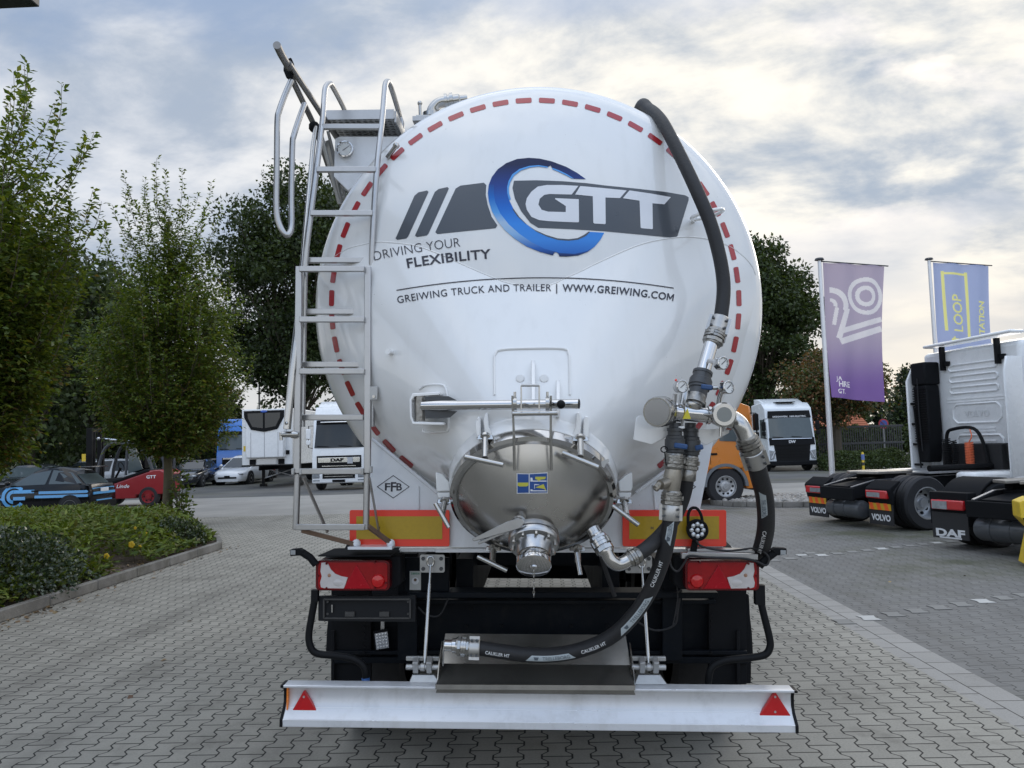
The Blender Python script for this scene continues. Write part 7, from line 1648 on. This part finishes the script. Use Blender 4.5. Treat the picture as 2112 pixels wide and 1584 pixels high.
# ------------------------------------------------------------------ tractor units on the right
def tractor_unit(label, loc, rz, flapname, full=True):
    ye = .35 if full else .42
    th = thing('tractor_unit', label, 'lorry', loc, rz)      # origin on the ground under the tail, y forward
    HW = 1.25
    b = MB()
    for s_ in (-1, 1):
        b.prism([(s_*.40-.04, y, z) for y, z in [(ye, .55), (ye, .78), (.9, .90), (6.0, .98), (6.0, .72), (.9, .64)]], (.08, 0, 0))
    for y in (1.1, 2.2, 3.2, 4.4): b.box((0, y, .82), (.80, .10, .2))
    b.box((0, ye, .66), (.98, .06, .24)); b.build('chassis', MBLK, th, bevel=.012)
    b = MB(); b.box((0, ye+.35, .83), (.55, .65, .03), M.Rotation(.12, 3, 'X')); b.build('chassis_cover', MBLK, th, bevel=.01)
    b = MB(); b.lathe((-.52, ye+.22, .36), (1, 0, 0), [(.02, 0), (.15, .05), (.175, .10), (.175, .95), (.15, 1.0), (.02, 1.05)], 22)
    for x in (-.25, .05): b.lathe((x, ye+.22, .36), (1, 0, 0), [(.182, 0), (.182, .05)], 22)
    b.build('air_tank', mat('tank_grey_paint', (.06, .065, .072), .35, coat=.3), th)
    b = MB()
    for s_ in (-1, 1): b.bar((s_*.40, ye+.02, .795), (s_*.40, .9, .912), .05, .012); b.bar((s_*.40, .9, .912), (s_*.40, 3.2, .955), .05, .012)
    b.build_each('rail_edge', mat('worn_grey_edge', (.30, .30, .31), .4, .6), th)
    ya = 1.35
    b = MB(); b.cyl((-1.0, ya, .5), (1.0, ya, .5), .09, None, 12); b.ball((0, ya, .52), .26, 14); b.build('axle', MBLK, th)
    for s_ in (-1, 1):
        wheel(th, (s_*1.10, ya, .50), .50, .29, s_, RIM, 10, .58, dish=.62); wheel(th, (s_*.76, ya, .50), .50, .29, s_, RIM, 0, .58)
        b = MB()
        if full:
            b.prism([(s_*.62, y, z) for y, z in [(.52, .80), (.50, .77), (.56, .50), (.60, .50), (.60, .74), (.78, .92), (.74, .94)]], (s_*.64, 0, 0))
        else:
            prof = [(ya+.62*cos(a), .50+.58*sin(a)) for a in [pi*k/16 for k in range(17)]]; inn = [(ya+.58*cos(a), .50+.54*sin(a)) for a in [pi*k/16 for k in range(16, -1, -1)]]
            b.prism([(s_*.60, y, z) for y, z in prof+inn], (s_*.66, 0, 0)); b.box((s_*.93, .68, .62), (.66, .20, .50))
        b.build('mudguard', MBLK, th, bevel=.02 if full else .06)
        lx = s_*.92
        b = MB(); b.box((lx, .515 if full else .56, .68), (.56, .07, .15)); tl = b.build('tail_light', REDL, th, bevel=.02)
        b = MB(); b.box((lx-(.06*s_ if full else .12), .478 if full else .522, .675), (.34 if full else .26, .012, .085 if full else .12)); b.build('clear_lens', LMP, tl)
        b = MB(); b.box((lx, .585, .41 if full else .36), (.62, .02, .58 if full else .4)); fl = b.build('mud_flap', mat('flap_rubber', (.02, .02, .022), .6), th)
        if full:
            b = MB(); b.box((lx, .566, .46), (.56, .012, .14)); b.build('marker_board', mat('marker_yellow', (.62, .36, .02), .4), fl)
            b = MB()
            for k in range(3): x = lx-.24+k*.19; b.prism([(x, .557, .392), (x+.10, .557, .392), (x+.05, .557, .528), (x-.05, .557, .528)], (0, .004, 0))
            b.build('marker_stripes', mat('marker_orange', (.85, .12, .02), .4), fl)
        text_on('lettering', flapname, PLT, fl, (lx, .571, .25), (1, 0, 0), (0, 0, 1), .105, .045, .50)
        if not full: b = MB(); b.box((lx, .571, .175), (.38, .006, .02)); b.build('lettering_bar', PLT, fl)
    b = MB(); b.prism([(x, y, 1.02) for x, y in [(-.45, .95), (-.10, .75), (-.05, 1.3), (.05, 1.3), (.10, .75), (.45, .95), (.48, 1.6), (.3, 1.9), (-.3, 1.9), (-.48, 1.6)]], (0, 0, .05)); b.build('coupling_plate', mat('greasy_plate', (.28, .26, .23), .45, .5, dirt=.7), th, bevel=.01)
    b = MB(); b.box((-.35, 1.4, .97), (.12, .5, .10)); b.box((.35, 1.4, .97), (.12, .5, .10)); b.build_each('plate_bracket', MBLK, th)
    b = MB(); b.box((0, 2.75, 1.0), (1.0, 1.3, .02)); b.build('walkway', mat('tread_plate', (.55, .56, .57), .35, .8, bump=.8, bscale=30), th)
    # cab seen from behind
    yb, zf, zr = 3.75, .98, 3.56
    b = MB(); b.prism([(-HW, y, z) for y, z in [(yb, zf), (yb, zr), (yb+1.0, 3.72), (yb+1.6, 3.6), (yb+2.2, 2.2), (yb+2.35, 1.2), (yb+2.35, .5), (yb+.3, .55)]], (2*HW, 0, 0)); cab = b.build('cab', WHT, th, bevel=.09, seg=4)
    fr = yb-.004; b = MB()
    def press(x0, x1, z0, z1, r=.045):   # rounded pressing raised from the back wall
        pts = [(x0+r, z0), (x1-r, z0), (x1, z0+r), (x1, z1-r), (x1-r, z1), (x0+r, z1), (x0, z1-r), (x0, z0+r)]
        b.tube([(x, fr, z) for x, z in pts], .024, 6, closed=True)
    for z in (2.62, 2.86, 3.10): press(-.52, .70, z, z+.13)
    press(-.48, .72, 1.98, 2.38, .10); press(-.42, .72, 1.42, 1.72, .08)
    for z in (1.52, 1.60, 1.80, 1.86): b.bar((-.25, fr, z), (.55, fr, z), .02, .03)
    for z in (1.25, 1.5, 1.95, 2.2, 2.62, 2.86): press(.86, 1.12, z, z+.13)
    for z in (2.44, 2.50): b.bar((-.62, fr, z), (1.12, fr, z), .022, .03)
    b.build('wall_pressings', WHT, cab)
    text_on('lettering', 'VOLVO' if full else 'DAF', mat('embossed_white', (.62, .63, .63), .3), cab, (.12, yb-.012, 2.17), (1, 0, 0), (0, 0, 1), .12, .03, .62)
    b = MB(); b.bar((-1.02, yb-.02, zr+.14), (1.24, yb-.02, zr+.18), .36, .07, (0, 0, 1))
    if full: b.build('roof_spoiler', WHT, th, bevel=.03)
    for x in (-.62, .78): b = MB(); b.box((x, yb-.06, zr-.16), (.07, .10, .52)); b.box((x+.07, yb-.04, zr-.28), (.16, .06, .10)); b.build('spoiler_bracket', BLK, th)
    for s_ in (-1, 1):
        b = MB(); b.prism([(s_*1.20, yb+.02, zf-.1), (s_*1.24, yb-.48, zf-.1), (s_*1.24, yb-.48, 2.95), (s_*1.20, yb-.35, 3.25), (s_*1.20, yb+.02, 3.25)], (s_*.05, 0, 0)); b.build('side_fairing', WHT, th, bevel=.02)
    b = MB(); b.box((-.97, yb-.22, 3.10), (.42, .40, .50)); 
    b.prism([(x, yb-.40, z) for x, z in [(-1.16, 2.85), (-.78, 2.85), (-.77, 1.75), (-.84, 1.15), (-1.12, 1.15), (-1.16, 1.75)]], (0, .36, 0)); ad = b.build('air_intake', MBLK, th, bevel=.04)
    b = MB()
    for k in range(22): b.box((-.97, yb-.41, 1.62+k*.055), (.36, .03, .024))
    b.build('intake_ribs', BLK, ad); b = MB(); b.tube([(-.98, yb-.43, 3.0), (-.98, yb-.44, 2.3), (-.95, yb-.44, 1.4)], .014, 6); b.build('cable', DRK, th)
    b = MB()
    for z in (2.45, 2.0, 1.55, 1.1): b.box((-1.14, yb-.40, z), (.22, .05, .05))
    b.tube([(-1.1, yb-.46, 2.4), (-1.05, yb-.46, 1.6), (-1.0, yb-.46, 1.0)], .018, 6); b.build('fairing_stays', BLK, th)
    b = MB(); b.tube(smooth([(-.42, yb-.30, 1.05), (-.40, yb-.30, 1.72), (-.2, yb-.3, 1.86), (.3, yb-.3, 1.86), (.52, yb-.3, 1.55), (.62, yb-.3, 1.02)], 5), .035, 8); b.build('hose_stand', BLK, th)
    b = MB(); b.box((.12, yb-.10, 1.25), (1.5, .3, .6)); b.box((.75, yb-.05, 1.35), (.5, .15, .35)); b.build('engine_cover', DRK, th, bevel=.03)
    def coil(nm, x, z0, z1, r, turns, m, loop=0):
        b = MB(); n = turns*10; pts = []
        for k in range(n+1):
            t = k/n; a = 2*pi*turns*t; zz = z1-(z1-z0)*t; sw = sin(t*pi)*loop
            pts.append((x+r*cos(a)+sw, yb-.42+r*.7*sin(a), zz))
        b.tube(pts, .011, 5); b.build(nm, m, th)
    CO = mat('orange_coil', (.75, .16, .06), .45)
    coil('coiled_hose', .28, 1.12, 1.58, .085, 14, CO); coil('coiled_hose', -.30, 1.08, 1.66, .085, 15, BLK); coil('coiled_hose', -.12, 1.08, 1.62, .06, 14, BLK, .05)
    b = MB(); b.tube(smooth([(.28, yb-.42, 1.58), (.34, yb-.4, 1.7), (.25, yb-.34, 1.84)], 4), .012, 6); b.build('air_line', CO, th)
    for s_ in (-1, 1):
        b = MB(); b.box((s_*1.0, 3.1, .72), (.50, 1.3, .62)); b.build('side_tank', WHT if s_ > 0 else RIM, th, bevel=.08)
        wheel(th, (s_*1.07, 5.0, .5), .5, .32, s_, RIM, 10, .58)
    b = MB(); b.cyl((.62, 2.0, 1.10), (.62, 3.7, 1.10), .06); b.build('side_rail', BLK, th)
    return th
tractor_unit('white cab tractor unit with orange coiled hose, seen from behind', (5.55, 15.4, 0), -R(73.75), 'VOLVO', True)
dth = tractor_unit('black tailed tractor unit at the right photo edge beside yellow stand', (6.16, 11.12, 0), -R(66.5), 'DAF', False)
q = D(2100, 1080, 10.3); th = thing('trestle_stand', 'yellow and black striped steel stand at the right photo edge', 'stand', (q.x+.24, q.y, 0), -.3)
b = MB(); b.prism([(x, 0, z) for x, z in [(-.18, .86), (-.05, .92), (.45, .70), (.45, .45), (.1, .48), (-.10, .05), (-.16, .05), (-.05, .5), (-.18, .66)]], (0, .35, 0)); b.build('frame', YP, th, bevel=.01)
b = MB(); b.prism([(x, -.012, z) for x, z in [(-.16, .66), (.2, .55), (.3, .35), (.05, .42), (-.1, .5)]], (0, .01, 0)); b.build('stripe', BLK, th)
b = MB(); b.box((.25, .17, .03), (.5, .4, .06)); b.build('foot', YP, th)
